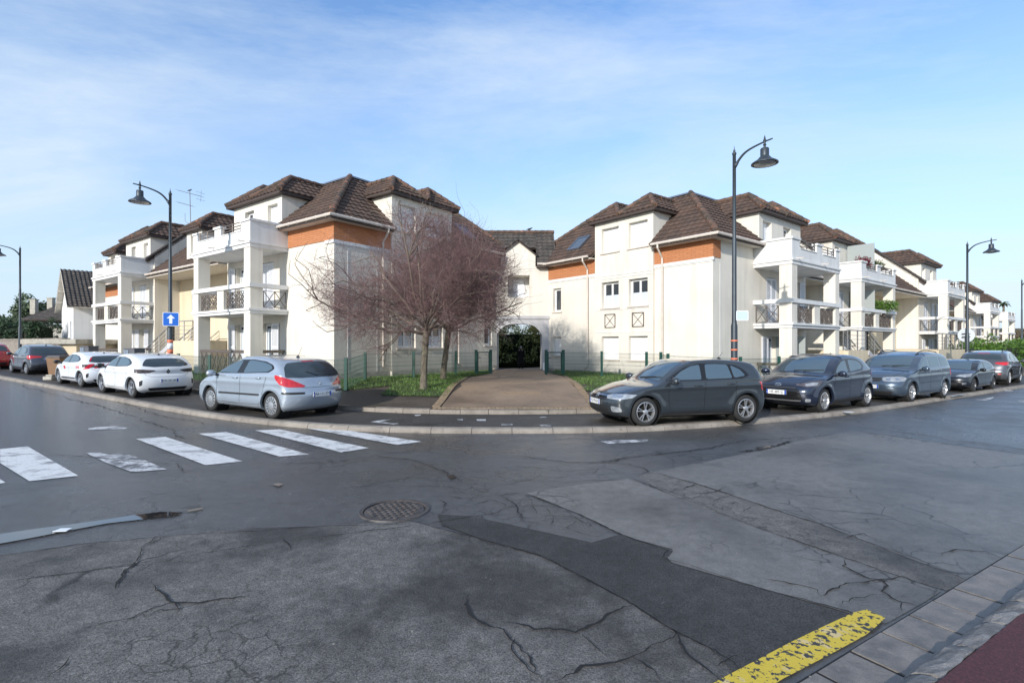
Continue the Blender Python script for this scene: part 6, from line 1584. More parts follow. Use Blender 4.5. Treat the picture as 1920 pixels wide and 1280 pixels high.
# 4 --- graphite hatchback, far left
def yaris_old():
    c = hatch(3.95, 1.695, 1.51, 2.51, .80, .30, nose=.74, cowl=(.95, 1.0), rs=(1.75, 1.42), re=(3.35, 1.42), tg=(3.83, 1.0), qr=.16)
    c.update(paint=P_toy, rim=('spoke', 7), mirror=(1.2, .98), handles=[(2.0, .93), (2.85, .95)],
        dlo=[(1.05, 1.0), (2.2, 1.0), (3.2, 1.06), (3.36, 1.14), (3.15, 1.33), (2.6, 1.40), (2.0, 1.385), (1.6, 1.27), (1.25, 1.10)],
        panes=[[(1.25, 1.02), (2.05, 1.02), (2.1, 1.355), (1.8, 1.31), (1.5, 1.18)], [(2.16, 1.025), (3.1, 1.075), (3.22, 1.14), (3.05, 1.30), (2.55, 1.37), (2.2, 1.365)]],
        ws=[(1.1, .62, 1.02), (1.1, -.62, 1.02), (1.75, -.5, 1.40), (1.75, .5, 1.40)],
        rw=[(3.75, .66, 1.04), (3.75, -.66, 1.04), (3.55, -.60, 1.22), (3.45, -.5, 1.36), (3.45, .5, 1.36), (3.55, .60, 1.22)],
        seams=std_seams(dict(fo=.80, WB=2.51), 1.2, 2.1, 3.0, .98), pr=('DL-480-TT', .80, 8), aerial=(3.15, .12, .06), badge=[(3.95, .94, .045, False, 'ovals')],
        patches=[('tail_light', [(3.45, .82, .95), (3.72, .76, .98), (3.86, .36, .93), (3.87, .36, .87), (3.78, .62, .84), (3.70, .74, .78), (3.55, .82, .80)], [.66, .74, .05], M_red, True, .03),
                 ('rear_valance', [(3.9, .62, .40), (3.9, -.62, .40), (3.9, -.55, .25), (3.9, .55, .25)], [1, 0, 0], M_black, False, .03)])
    return c
car('parked_car', 'graphite hatchback with red lights reaching across its tailgate, leftmost whole car of the row', yaris_old(), None, None, place=(wp(31, 700, Gp)+Vector((.34, .85)), (-.835, .55), 1.0))
c = yaris_old(); c['paint'] = P_redc; c.pop('pr')
car('parked_car', 'bright red car cut off by the left edge of the photo', c, None, None, place=((-30.9, 29.9), (-.85, .53), 1.0))
# 5 --- slate grey hatchback, front left
c = hatch(4.053, 1.751, 1.446, 2.551, .80, .312, nose=.66, cowl=(1.08, .95), rs=(1.90, 1.39), re=(3.60, 1.365), tg=(3.98, .95), cr=.020, crease=.80, k1=.022, tum=.31, rsc=.06)
c.update(paint=P_grey, handlem=P_grey, rim=('twin', 5), mirror=(1.42, .94), surr=M_gloss,
    dlo=[(1.28, .965), (2.3, .975), (3.24, 1.00), (3.46, 1.06), (3.33, 1.20), (3.12, 1.30), (2.7, 1.35), (2.15, 1.345), (1.8, 1.26), (1.5, 1.10)],
    panes=[[(1.42, .985), (2.18, .99), (2.18, 1.32), (1.95, 1.285), (1.68, 1.17)], [(2.30, .995), (2.98, 1.01), (2.90, 1.315), (2.6, 1.33), (2.32, 1.325)], [(3.03, 1.015), (3.34, 1.06), (3.22, 1.20), (2.98, 1.30)]],
    ws=[(1.2, .64, .99), (1.2, -.64, .99), (1.92, -.52, 1.37), (1.92, .52, 1.37)],
    rw=[(3.9, .62, 1.0), (3.9, -.62, 1.0), (3.6, -.52, 1.29), (3.6, .52, 1.29)],
    seams=std_seams(dict(fo=.80, WB=2.551), 1.36, 2.24, 3.08, .95), seams3=[([(.12, .60, .80), (.6, .70, .87), (1.1, .72, .95)], [-.2, .2, 1]), ([(.12, .0, .735), (.15, .45, .74), (.3, .66, .76)], [-.8, 0, .5])],
    handles=[(2.08, .86), (2.93, .885)], pf=('FE-770-EX', .50), badge=[(0, .64, .062, True, 'ring_w')], aerial=(3.25, .17, .11),
    patches=[('headlight', [(.08, .40, .66), (.10, .42, .585), (.25, .70, .57), (.48, .84, .62), (.58, .86, .69), (.40, .78, .70), (.15, .52, .685)], [-.72, .7, .1], M_lampc, True, .02),
             ('grille', [(.02, .40, .69), (.02, -.40, .69), (.02, -.38, .60), (.02, .38, .60)], [-1, 0, 0], M_gloss, False, .01),
             ('lower_grille', [(.02, .48, .42), (.02, -.48, .42), (.02, -.55, .28), (.02, .55, .28)], [-1, 0, 0], M_black, False, .03),
             ('fog_light', [(.10, .58, .44), (.26, .76, .42), (.28, .78, .32), (.10, .60, .31)], [-.8, .6, 0], M_lampc, True, .04),
             ('tail_light', [(3.70, .82, .92), (3.96, .60, .90), (3.98, .55, .74), (3.80, .80, .72)], [.6, .8, 0], M_red, True, .03),
             ('sill_trim', [(1.2, .8, .275), (2.95, .8, .285), (2.95, .8, .245), (1.2, .8, .235)], [0, 1, 0], M_black, True, .01)],
    patches2=[('chrome_strip', [(.0, .38, .652), (.0, -.38, .652), (.0, -.38, .640), (.0, .38, .640)], [-1, 0, 0], M_chrome, False, 0, .009), ('lamp_lens', [(.16, .52, .68), (.16, .55, .61), (.30, .72, .61), (.34, .76, .67)], [-.72, .7, .1], M_chrome, True, .03, .009)],
    wiper=[((1.18, -.1, 1.0), (1.30, .45, 1.02)), ((1.18, .1, 1.0), (1.35, .62, 1.0))])
car('parked_car', 'slate grey hatchback in front of the right corner house, plate FE-770-EX', c, (1209.8, 799), (1397.5, 790.7))
# 6 --- dark blue grey hatchback with wide black grille
c = hatch(3.94, 1.745, 1.50, 2.56, .79, .315, nose=.74, cowl=(.98, .99), rs=(1.85, 1.42), re=(3.25, 1.41), tg=(3.80, 1.02), cr=.020, flare=.034, qf=.22, k1=.03,
    belt=[(-.2, .78), (.5, .90), (1.2, .96), (2.4, 1.0), (3.0, 1.06), (4.2, 1.10)])
c.update(paint=P_navy, handlem=P_navy, rim=('twin', 6), mirror=(1.33, .96), mirrorm=P_navy,
    dlo=[(1.20, .985), (2.2, 1.0), (2.9, 1.05), (3.12, 1.14), (3.05, 1.27), (2.8, 1.355), (2.4, 1.385), (2.0, 1.36), (1.7, 1.26), (1.4, 1.10)],
    panes=[[(1.38, 1.01), (2.08, 1.02), (2.14, 1.335), (1.9, 1.30), (1.62, 1.18)], [(2.22, 1.03), (2.85, 1.075), (3.0, 1.15), (2.94, 1.26), (2.72, 1.33), (2.30, 1.35)]],
    ws=[(1.1, .66, 1.01), (1.1, -.66, 1.01), (1.80, -.53, 1.40), (1.80, .53, 1.40)],
    rw=[(3.7, .6, 1.08), (3.7, -.6, 1.08), (3.4, -.52, 1.34), (3.4, .52, 1.34)],
    seams=std_seams(dict(fo=.79, WB=2.56), 1.28, 2.16, 2.95, .97), seams3=[([(.10, .45, .80), (.5, .62, .89), (1.0, .70, .97)], [-.2, .2, 1])],
    handles=[(2.0, .90)], pf=('HE-489-SJ', .52), badge=[(0, .72, .060, True, 'ovals')], aerial=(3.0, .0, .0),
    patches=[('headlight', [(.10, .50, .76), (.08, .48, .72), (.22, .66, .66), (.45, .84, .70), (.66, .86, .84), (.45, .80, .82)], [-.70, .7, .2], M_lampd, True, .03),
             ('grille', [(.02, .40, .68), (.02, -.40, .68), (.02, -.54, .60), (.02, -.62, .36), (.02, -.50, .26), (.02, .50, .26), (.02, .62, .36), (.02, .54, .60)], [-1, 0, 0], M_gloss, False, .05),
             ('fog_light', [(.16, .64, .38), (.24, .74, .38), (.24, .74, .30), (.16, .64, .30)], [-.8, .6, 0], M_lampc, True, .03),
             ('tail_light', [(3.50, .82, .98), (3.80, .60, .98), (3.84, .55, .90), (3.60, .82, .88)], [.6, .8, 0], M_redd, True, .03),
             ('sill_trim', [(1.2, .8, .30), (2.85, .8, .32), (2.85, .8, .26), (1.2, .8, .24)], [0, 1, 0], M_black, True, .01)],
    patches2=[('lamp_lens', [(.20, .62, .735), (.20, .64, .685), (.40, .80, .71), (.48, .82, .785), (.32, .72, .78)], [-.70, .7, .2], M_lampc, True, .03, .009), ('grille_bar', [(.0, .44, .655), (.0, -.44, .655), (.0, -.46, .635), (.0, .46, .635)], [-1, 0, 0], M_alloyd, False, 0, .012), ('grille_bar', [(.0, .58, .335), (.0, -.58, .335), (.0, -.55, .31), (.0, .55, .31)], [-1, 0, 0], M_alloy, False, 0, .012)],
    wiper=[((1.10, -.1, 1.02), (1.22, .5, 1.04)), ((1.10, .15, 1.02), (1.30, .62, 1.0))])
car('parked_car', 'dark blue grey hatchback with a wide black grille, plate HE-489-SJ', c, (1544.7, 773.5), (1625, 761.5))
# 7 --- blue grey people carrier
c = hatch(4.39, 1.794, 1.63, 2.678, .90, .317, nose=.78, cowl=(1.02, 1.06), rs=(1.85, 1.50), re=(3.95, 1.54), tg=(4.30, 1.08), k1=.03, tum=.26,
    belt=[(-.2, .80), (.5, .94), (1.2, 1.02), (2.5, 1.04), (3.6, 1.07), (4.6, 1.08)], plan=[(-.2, .74), (0, .82), (.25, .93), (.7, .98), (1.4, 1), (3.2, 1), (3.9, .985), (4.25, .95), (4.39, .90), (4.6, .85)])
c.update(paint=P_bluegrey, handlem=P_bluegrey, rim=('spoke', 7), mirror=(1.42, 1.04), rails=(1.95, 3.9), surr=P_bluegrey,
    dlo=[(1.22, 1.06), (2.4, 1.065), (3.95, 1.11), (4.08, 1.20), (3.95, 1.44), (3.3, 1.485), (2.6, 1.50), (2.1, 1.475), (1.75, 1.36), (1.45, 1.19)],
    panes=[[(1.40, 1.08), (2.18, 1.085), (2.20, 1.44), (1.98, 1.41), (1.68, 1.26)], [(2.30, 1.09), (3.12, 1.11), (3.14, 1.45), (2.7, 1.465), (2.32, 1.455)], [(3.24, 1.115), (3.92, 1.135), (3.98, 1.20), (3.88, 1.41), (3.25, 1.45)]],
    ws=[(1.2, .68, 1.08), (1.2, -.68, 1.08), (1.82, -.58, 1.48), (1.82, .58, 1.48)],
    rw=[(4.2, .64, 1.12), (4.2, -.64, 1.12), (4.05, -.56, 1.47), (4.05, .56, 1.47)], rwn=[.95, 0, .3],
    seams=std_seams(dict(fo=.90, WB=2.678), 1.36, 2.25, 3.25, 1.03)+[[(1.4, .60), (3.1, .62)]], seams3=[([(.15, .50, .86), (.6, .66, .95), (1.1, .72, 1.04)], [-.2, .2, 1])],
    handles=[(2.06, .95), (3.02, .97)], pf=('AV-847-MT', .50), badge=[(0, .70, .062, True, 'ring_w')],
    patches=[('headlight', [(.06, .36, .80), (.08, .36, .67), (.22, .66, .66), (.40, .80, .68), (.52, .84, .78), (.42, .80, .83), (.2, .58, .83)], [-.78, .62, .1], M_lampc, True, .05),
             ('grille', [(.02, .34, .79), (.02, -.34, .79), (.02, -.26, .66), (.02, .26, .66)], [-1, 0, .1], M_black, False, .02),
             ('lower_grille', [(.02, .62, .36), (.02, -.62, .36), (.02, -.56, .25), (.02, .56, .25)], [-1, 0, 0], M_black, False, .03),
             ('tail_light', [(4.0, .84, 1.05), (4.25, .70, 1.02), (4.28, .64, .80), (4.05, .86, .80)], [.6, .8, 0], M_red, True, .03)],
    patches2=[('grille_bar', [(.0, .30, .745), (.0, -.30, .745), (.0, -.29, .735), (.0, .29, .735)], [-1, 0, .1], M_alloyd, False, 0, .010), ('lamp_lens', [(.12, .44, .77), (.12, .44, .70), (.16, .54, .70), (.16, .54, .77)], [-.78, .62, .1], M_chrome, True, .03, .009), ('lamp_lens', [(.24, .64, .77), (.24, .64, .70), (.32, .72, .70), (.32, .72, .77)], [-.78, .62, .1], M_chrome, True, .03, .009)],
    wiper=[((1.18, -.1, 1.10), (1.30, .5, 1.12)), ((1.18, .2, 1.10), (1.36, .66, 1.1))])
car('parked_car', 'blue grey people carrier with roof rails and round-eyed headlights', c, (1708.8, 753.4), (1769.7, 745.4))
# 8 --- grey crossover seen from behind, and the dark car after it
def crossover(pm):
    c = hatch(4.14, 1.76, 1.52, 2.58, .83, .335, nose=.82, cowl=(1.02, 1.03), rs=(1.80, 1.44), re=(3.40, 1.43), tg=(3.95, 1.06), clear=.22, flare=.03,
        belt=[(-.2, .84), (.5, .95), (1.2, 1.0), (2.5, 1.02), (3.2, 1.07), (4.4, 1.10)])
    c.update(paint=pm, rim=('spoke', 10), mirror=(1.33, 1.0), rails=(1.9, 3.3), archw=.06, archm=M_black,
        dlo=[(1.18, 1.03), (2.2, 1.035), (3.15, 1.09), (3.28, 1.17), (3.05, 1.34), (2.6, 1.40), (2.0, 1.385), (1.7, 1.29), (1.4, 1.13)],
        panes=[[(1.38, 1.05), (2.08, 1.055), (2.1, 1.35), (1.88, 1.315), (1.6, 1.19)], [(2.18, 1.06), (2.98, 1.10), (3.12, 1.17), (2.96, 1.31), (2.5, 1.37), (2.2, 1.365)]],
        ws=[(1.1, .66, 1.05), (1.1, -.66, 1.05), (1.78, -.53, 1.42), (1.78, .53, 1.42)],
        rw=[(3.85, .66, 1.12), (3.85, -.66, 1.12), (3.6, -.56, 1.36), (3.6, .56, 1.36)],
        seams=std_seams(dict(fo=.83, WB=2.58), 1.28, 2.14, 3.0, 1.0, .34), handles=[(2.0, .96), (2.8, .98)], pr=('EY-204-KD', .70, 6),
        patches=[('tail_light', [(3.60, .84, 1.03), (3.95, .46, 1.00), (3.97, .42, .95), (3.90, .66, .88), (3.66, .86, .90)], [.66, .74, .05], M_red, True, .03),
                 ('bumper_trim', [(3.9, .70, .56), (3.9, -.70, .56), (3.9, -.62, .26), (3.9, .62, .26)], [1, 0, 0], M_black, False, .04),
                 ('brake_light', [(3.48, .2, 1.42), (3.48, -.2, 1.42), (3.53, -.2, 1.40), (3.53, .2, 1.40)], [.5, 0, .86], M_red, False, .01),
                 ('headlight', [(.10, .45, .82), (.25, .70, .76), (.50, .84, .80), (.62, .84, .88), (.30, .70, .88)], [-.7, .7, .2], M_lampc, True, .03),
                 ('grille', [(.02, .50, .76), (.02, -.50, .76), (.02, -.45, .62), (.02, .45, .62)], [-1, 0, 0], M_gloss, False, .03)],
        patches2=[('fog_light', [(3.92, .60, .52), (3.96, .50, .52), (3.96, .50, .47), (3.92, .60, .47)], [.9, .4, 0], M_red, True, .01, .009)])
    return c
car('parked_car', 'mid grey crossover with roof rails showing its red tail light', crossover(P_kia), (1911.5, 717.2), (1892.3, 721.6), side=-1, kscale=1.08)
q = wp(1912, 714, Gp)
c = crossover(P_black); c['rails'] = (1.9, 3.3); c['pr'] = None
car('parked_car', 'dark car facing the street at the right edge of the photo', c, None, None, place=(q+Vector((6.4, 3.6)), (-.80, -.60), 1.12))
# ================================================================== STREET FURNITURE
M_lamp = mat('lamp_post_paint', (.045, .058, .070), .45, .3, var=.15, vscale=4)
M_lampin = mat('lamp_reflector', (.40, .40, .42), .35, .2)
M_orange = mat('orange_tape', (.75, .20, .10), .6, var=.2, vscale=8)
M_sign_w = mat('sign_white', (.75, .77, .80), .4)
M_green = mat('fence_green', (.010, .062, .045), .5)
def street_lamp(label, x, y, arm, px_out, top=7.45, group='street lamps along the kerb'):
    z = G(x, y); L = thing('street_lamp', label, 'street lamp', (x, y, z), 0, group)
    a = Vector((arm[0], arm[1], 0)).normalized(); O = Vector((x, y, z)); zz = lambda h: O+Vector((0, 0, h))
    mb = MB(); mb.lathe([(.13, 0), (.13, .05), (.105, .08), (.095, .6), (.092, 2.3), (.075, 2.38), (.068, 2.42), (.062, 4.8), (.052, 4.86), (.048, top-.06), (.06, top-.05), (.06, top), (.03, top+.03), (.035, top+.07), (.012, top+.10), (.004, top+.2), (0, top+.21)], O, 20)
    mb.build('post', M_lamp, L, autosmooth=50)
    mb = MB(); pts = [zz(top-.42)+a*.03, zz(top-.30)+a*.10, zz(top-.12)+a*.28, zz(top-.02)+a*.5, zz(top+.05)+a*.85, zz(top+.08)+a*(px_out+.22)]
    P = catmull(pts, 6); mb.tube(P, [.042-.022*i/len(P) for i in range(len(P))], 8); mb.tube([zz(top-.45)+a*.0, zz(top-.30)+a*.10], [.05, .05], 8)
    h = zz(top+.07)+a*px_out
    mb.build('arm', M_lamp, L, smooth=True)
    mb = MB(); b = top+.07; c = O+a*px_out
    mb.lathe([(0, b+.18), (.018, b+.12), (.028, b+.06), (.045, b+.02), (.028, b-.02), (.03, b-.08), (.05, b-.10), (.03, b-.13), (.03, b-.18), (.10, b-.20), (.115, b-.22), (.115, b-.42), (.15, b-.46), (.20, b-.52), (.30, b-.58), (.355, b-.62), (.36, b-.645), (.345, b-.645), (.20, b-.56), (.0, b-.5)], c, 28)
    sh = mb.build('lamp_shade', M_lamp, L, autosmooth=40)
    mb = MB(); mb.lathe([(.30, b-.632), (.28, b-.66), (.16, b-.69), (0, b-.70)], c, 24); mb.build('lens', M_lampin, sh, smooth=True)
    return L
LA = street_lamp('tall dark street lamp carrying the blue one-way sign, beside the white hatchback', -13.25, 19.85, (-.591, -.807), 1.0)
LB2 = street_lamp('street lamp at the left edge of the photo beyond the garden wall', -31.9, 33.2, (-.591, -.807), 1.0)
LC = street_lamp('tallest street lamp, behind the slate grey hatchback, with orange bands on its post', 6.62, 15.25, (.619, -.785), .9)
LD = street_lamp('street lamp beside the green hedge with a round sign on its back', 25.7, 28.9, (.619, -.785), 1.0)
LE = street_lamp('street lamp cut by the right edge, rising out of the hedge', 46.6, 46.8, (.619, -.785), 1.0)
def band(root, x, y, z0, z1, r, m, name='tape_band'):
    mb = MB(); mb.lathe([(r+.003, z0), (r+.004, z1)], (x, y, 0), 20); mb.build(name, m, root, smooth=True)
def rowz(y, px): return CAMZ+(646-px)*y/960
for (a, b, m) in ((662, 655, M_orange), (654.5, 643, M_sign_w), (642.5, 637, M_orange)): band(LA, -13.25, 19.85, rowz(19.85, a), rowz(19.85, b), .094, m)
for (a, b) in ((640, 637.2), (657, 654.2), (674, 671)): band(LC, 6.62, 15.25, rowz(15.25, a), rowz(15.25, b), .095, M_orange)
# one-way sign
def plate_frame(x, y, z, face):        # face: direction the front looks to
    f = Vector((face[0], face[1], 0)).normalized(); r = Vector((-f.y, f.x, 0))   # right as seen from the front
    return Matrix(((r.x, 0, f.x, x), (r.y, 0, f.y, y), (0, 1, 0, z), (0, 0, 0, 1)))
def flat(mb, M_, poly, z0, z1):
    mb.prism(poly, z0, z1, lambda a, b, c: M_ @ Vector((a, b, c)))
def rrect(w_, h_, r): return [(p.x, p.y) for p in rounded([(-w_/2, -h_/2, 0), (w_/2, -h_/2, 0), (w_/2, h_/2, 0), (-w_/2, h_/2, 0)], r)]
yS = 19.72; S1 = thing('traffic_sign', 'blue square one-way sign with a white upward arrow on the left lamp post', 'traffic sign', (-13.17, yS, rowz(19.8, 598)))
Mx = plate_frame(-13.14, yS, rowz(19.8, 598.5), (.45, -1))
mb = MB(); flat(mb, Mx, rrect(.53, .53, .05), -.01, .01); mb.build('border', M_sign_w, S1)
mb = MB(); flat(mb, Mx, rrect(.49, .49, .04), .0102, .013); mb.build('panel', mat('sign_blue', (.015, .13, .55), .4), S1)
mb = MB(); flat(mb, Mx, [(-.05, -.17), (.05, -.17), (.05, .03), (.135, .03), (0, .18), (-.135, .03), (-.05, .03)], .0132, .015); mb.build('arrow', M_sign_w, S1)
# street name plate
yN = 15.12; zN = rowz(15.1, 591.5); S2 = thing('street_name_sign', 'small white street name plate with two lines of blue writing on the tallest lamp post', 'street sign', (6.75, yN, zN))
Mx = plate_frame(6.80, yN, zN, (-.25, -1))
mb = MB(); flat(mb, Mx, rrect(.33, .29, .03), -.008, .008); mb.build('border', M_sign_w, S2)
mb = MB(); flat(mb, Mx, rrect(.30, .26, .02), .0082, .010); mb.build('panel', mat('sign_pale_blue', (.42, .52, .68), .5), S2)
Mt = mat('sign_text_blue', (.10, .18, .36), .5)
text_mesh('Boulevard', .058, Mt, 'sign_text', S2, Mx @ Matrix.Translation((.02, .03, .0105)), .001)
text_mesh('de la Ferme', .050, Mt, 'sign_text', S2, Mx @ Matrix.Translation((0, -.055, .0105)), .001)
S3 = thing('round_sign', 'pale back of a round traffic sign fixed to the lamp post by the hedge', 'traffic sign', (25.75, 28.98, rowz(29, 628)))
mb = MB(); MR = Matrix.Rotation(R(90), 3, 'X') @ Matrix.Identity(3); mb.lathe([(.40, -.01), (.40, .01)], (25.78, 29.06, rowz(29, 628)), 36, M=Matrix.Rotation(R(-20), 3, 'Z') @ Matrix.Rotation(R(90), 3, 'X')); mb.build('disc', mat('sign_back', (.52, .55, .58), .5), S3)
mb = MB(); mb.box(25.5, 26.0, 28.985, 29.03, rowz(29, 626), rowz(29, 624.8)); mb.box(25.5, 26.0, 28.985, 29.03, rowz(29, 632), rowz(29, 630.8)); mb.build('bracket', M_lamp, S3)
# --- green mesh fences
def mesh_fence(label, pts, gates=(), h=1.05, group=None):
    P = [Vector((*p, G(*p))) for p in pts]; F_ = thing('mesh_fence', label, 'fence', P[0].to_tuple())
    for i, p in enumerate(P):
        mb = MB(); g = any(i in q for q in gates); w_ = .05 if not g else .07
        mb.box(p.x-w_, p.x+w_, p.y-w_*.8, p.y+w_*.8, p.z-.25, p.z+h+(.05 if not g else .1)); mb.box(p.x-w_*1.1, p.x+w_*1.1, p.y-w_*.9, p.y+w_*.9, p.z+h+(.051 if not g else .101), p.z+h+(.07 if not g else .12)); mb.build('post', M_green, F_)
    for i in range(len(P)-1):
        a, b = P[i], P[i+1]; d = (b-a); L = d.length; mb = MB(); n = max(2, int(L/.05))
        if (i, i+1) in gates:
            q = Vector((0, 0, 1)); aa, bb = a+d*.10/L, b-d*.10/L
            for z in (.12, h): mb.bar(aa+q*z, bb+q*z, .045)
            mb.bar(aa+q*.12, aa+q*h, .045); mb.bar(bb+q*.12, bb+q*h, .045); g = mb.build('gate', M_green, F_)
            mb = MB(); n = int(L/.05)
            for k in range(1, n): p = aa.lerp(bb, k/n); mb.bar(p+q*.12, p+q*h, .004)
            for k in range(1, 6): mb.bar(aa+q*(.12+k*.16), bb+q*(.12+k*.16), .006)
            mb.build('wire_mesh', M_green, g)
            mb = MB(); mb.bar(aa+q*.8+d*.02, aa+q*.8+d*.16/L, .03); mb.build('handle', M_black, g)
            continue
        for k in range(n+1):
            p = a+d*(k/n); mb.bar(p+Vector((0, 0, .03)), p+Vector((0, 0, h)), .0048)
        for k in range(7):
            z = Vector((0, 0, .04+k*(h-.06)/6)); mb.bar(a+z, b+z, .006 if k not in (3, 6) else .011)
        mb.build('wire_mesh', M_green, F_)
    return F_
mesh_fence('green wire mesh fence left of the path, running behind the silver hatchback', [(-16.6, 23.6), (-14.4, 22.1), (-12.2, 20.65), (-10.0, 19.4), (-7.8, 18.3), (-5.65, 17.4), (-5.65, 19.7), (-4.15, 21.6), (-2.6, 23.7), (-1.68, 24.0), (-1.02, 24.5)], gates=[(9, 10)])
mesh_fence('green wire mesh fence right of the path, with its gate beside the passage', [(1.60, 24.0), (2.36, 23.6), (3.94, 22.5), (5.49, 20.9), (5.9, 20.3), (5.85, 19.2), (8.7, 19.5), (10.9, 20.9), (13.3, 22.6)], gates=[(0, 1)])
# --- bin, letter boxes
bp_ = wp(112, 711, Gp); BN = thing('wheelie_bin', 'brown wheelie bin with a grey lid between two parked cars', 'bin', (bp_.x, bp_.y, Gp(bp_.x, bp_.y)))
bx, by, bz = bp_.x, bp_.y, Gp(bp_.x, bp_.y)
mb = MB(); mb.hexa([(bx-.24, by-.28, bz+.08), (bx+.24, by-.28, bz+.08), (bx+.24, by+.28, bz+.08), (bx-.24, by+.28, bz+.08), (bx-.32, by-.36, bz+.98), (bx+.32, by-.36, bz+.98), (bx+.32, by+.36, bz+.98), (bx-.32, by+.36, bz+.98)])
mb.build('bin_body', mat('bin_brown', (.20, .11, .055), .6, var=.15), BN, bevel=.03)
mb = MB(); mb.hexa([(bx-.34, by-.40, bz+.985), (bx+.34, by-.40, bz+.985), (bx+.34, by+.40, bz+.985), (bx-.34, by+.40, bz+.985), (bx-.26, by-.3, bz+1.09), (bx+.26, by-.3, bz+1.09), (bx+.26, by+.32, bz+1.09), (bx-.26, by+.32, bz+1.09)]); mb.build('lid', mat('bin_lid', (.11, .095, .085), .6), BN, bevel=.02)
for s_ in (-1, 1):
    mb = MB(); mb.lathe([(.10, -.03), (.10, .03)], (bx+s_*.24, by+.26, bz+.10), 16, M=Matrix.Rotation(R(90), 3, 'Y')); mb.build('wheel', M_tyre, BN)
q = wp(97, 712, Gp); mb = MB(); mb.box(q.x-.28, q.x+.12, q.y-.15, q.y+.15, Gp(q.x, q.y), Gp(q.x, q.y)+.16); mb.prism([(-.2, -.1), (.1, -.1), (.06, .1), (-.12, .1)], .161, .24, lambda a, b, c_: (q.x+a, q.y+b, Gp(q.x, q.y)+c_))
tag(mb.build('stone_block', M_plinth, loc=(q.x, q.y, Gp(q.x, q.y)), bevel=.03), 'rough stone block lying at the foot of the brown bin', 'stone')
def letterbox(x, y, w_, h_, label):
    z = G(x, y); Q = thing('letter_boxes', label, 'letter box', (x, y, z)); a = R(-30); Mz = Matrix.Translation((x, y, z)) @ Matrix.Rotation(a, 4, 'Z')
    def tb(mb, *b):
        k = len(mb.v); mb.box(*b); mb.v[k:] = [tuple(Mz @ Vector(v)) for v in mb.v[k:]]
    mb = MB(); tb(mb, -w_/2+.35, w_/2+.35, -.12, .2, 0, h_-.35); mb.build('stand', M_plinth, Q)
    mb = MB(); tb(mb, -w_/2, w_/2+.2, -.2, .2, h_-.9, h_); tb(mb, -w_/2-.02, w_/2+.22, -.23, .22, h_+.001, h_+.04); mb.build('cabinet', mat('letterbox_grey', (.11, .11, .12), .6), Q)
    mb = MB(); c = 2; r_ = 3
    for i in range(c):
        for j in range(r_): tb(mb, -w_/2+.02+i*(w_*.5)/1.0*.62, -w_/2+.02+(i+.9)*(w_*.5)*.62, -.222, -.202, h_-.88+j*.29, h_-.88+j*.29+.26)
    mb.build('door', mat('letterbox_blue_grey', (.20, .24, .29), .45), Q)
letterbox(-16.2, 21.9, .7, 1.35, 'grey bank of letter boxes behind the dirty white hatchback')
letterbox(-20.6, 24.9, .7, 1.35, 'grey bank of letter boxes behind the hatchback with red stripes')
# wall lantern on the third right house
lp_ = FR(24.6, 1.02, 3.35); WL = thing('wall_lantern', 'black wall lantern on the cream wall above the right outside stair', 'lantern', lp_.to_tuple())
mb = MB(); mb.lathe([(.02, -.25), (.07, -.18), (.12, .10), (.15, .13), (.05, .24), (.0, .30)], lp_, 6); mb.build('lantern_body', M_black, WL)
mb = MB(); mb.tube([lp_+Vector((0, 0, -.2)), lp_+Vector((-.05, .1, -.35)), lp_+Vector((-.15, .2, -.3))], .02, 6); mb.build('bracket', M_black, WL)
# ================================================================== VEGETATION
M_bark = two_tone('bark', (.17, .145, .105), (.085, .07, .052), 14, .4, .6, .95, bump=.012, bscale=40, c3=(.20, .20, .12), s3=9, lo3=.55, hi3=.7, stretch=(1, 1, .35))
M_limb = mat('limb_bark', (.17, .135, .105), .9, var=.25, vscale=8)
M_twig = mat('twig_purple', (.20, .118, .112), .85, island=.5)
def tubes_np(polys, radii, sides, name, m, parent):
    """Many tapering twigs at once. polys (N, k, 3), radii (N, k)."""
    A = np.asarray(polys); Rr = np.asarray(radii); N_, k, _ = A.shape
    d = np.gradient(A, axis=1); d /= np.maximum(np.linalg.norm(d, axis=2, keepdims=True), 1e-9)
    ref = np.where(np.abs(d[:, :1, 2:3]) < .9, np.array([0, 0, 1.]), np.array([1., 0, 0])); ref = np.broadcast_to(ref, d.shape)
    a = np.cross(d, ref); a /= np.maximum(np.linalg.norm(a, axis=2, keepdims=True), 1e-9); b = np.cross(d, a)
    rings = []
    for q in range(sides):
        t = 2*math.pi*q/sides; rings.append(A+(a*math.cos(t)+b*math.sin(t))*Rr[..., None])
    V = np.stack(rings, 2).reshape(-1, 3)
    base = (np.arange(N_)*k*sides)[:, None, None]; i = np.arange(k-1)[None, :, None]; q = np.arange(sides)[None, None, :]; q2 = (q+1) % sides
    f = np.stack([base+i*sides+q, base+i*sides+q2, base+(i+1)*sides+q2, base+(i+1)*sides+q], -1).reshape(-1, 4)
    me = bpy.data.meshes.new(name); o0 = org(parent)
    V = V-np.array(o0)
    me.vertices.add(len(V)); me.vertices.foreach_set('co', V.astype(np.float32).ravel()); me.loops.add(f.size); me.loops.foreach_set('vertex_index', f.astype(np.int32).ravel())
    me.polygons.add(len(f)); me.polygons.foreach_set('loop_start', np.arange(0, f.size, 4, dtype=np.int32)); me.polygons.foreach_set('loop_total', np.full(len(f), 4, np.int32)); me.polygons.foreach_set('use_smooth', np.ones(len(f), bool))
    me.update(calc_edges=True); me.materials.append(m); o = bpy.data.objects.new(name, me); COL.objects.link(o); o.parent = parent; return o
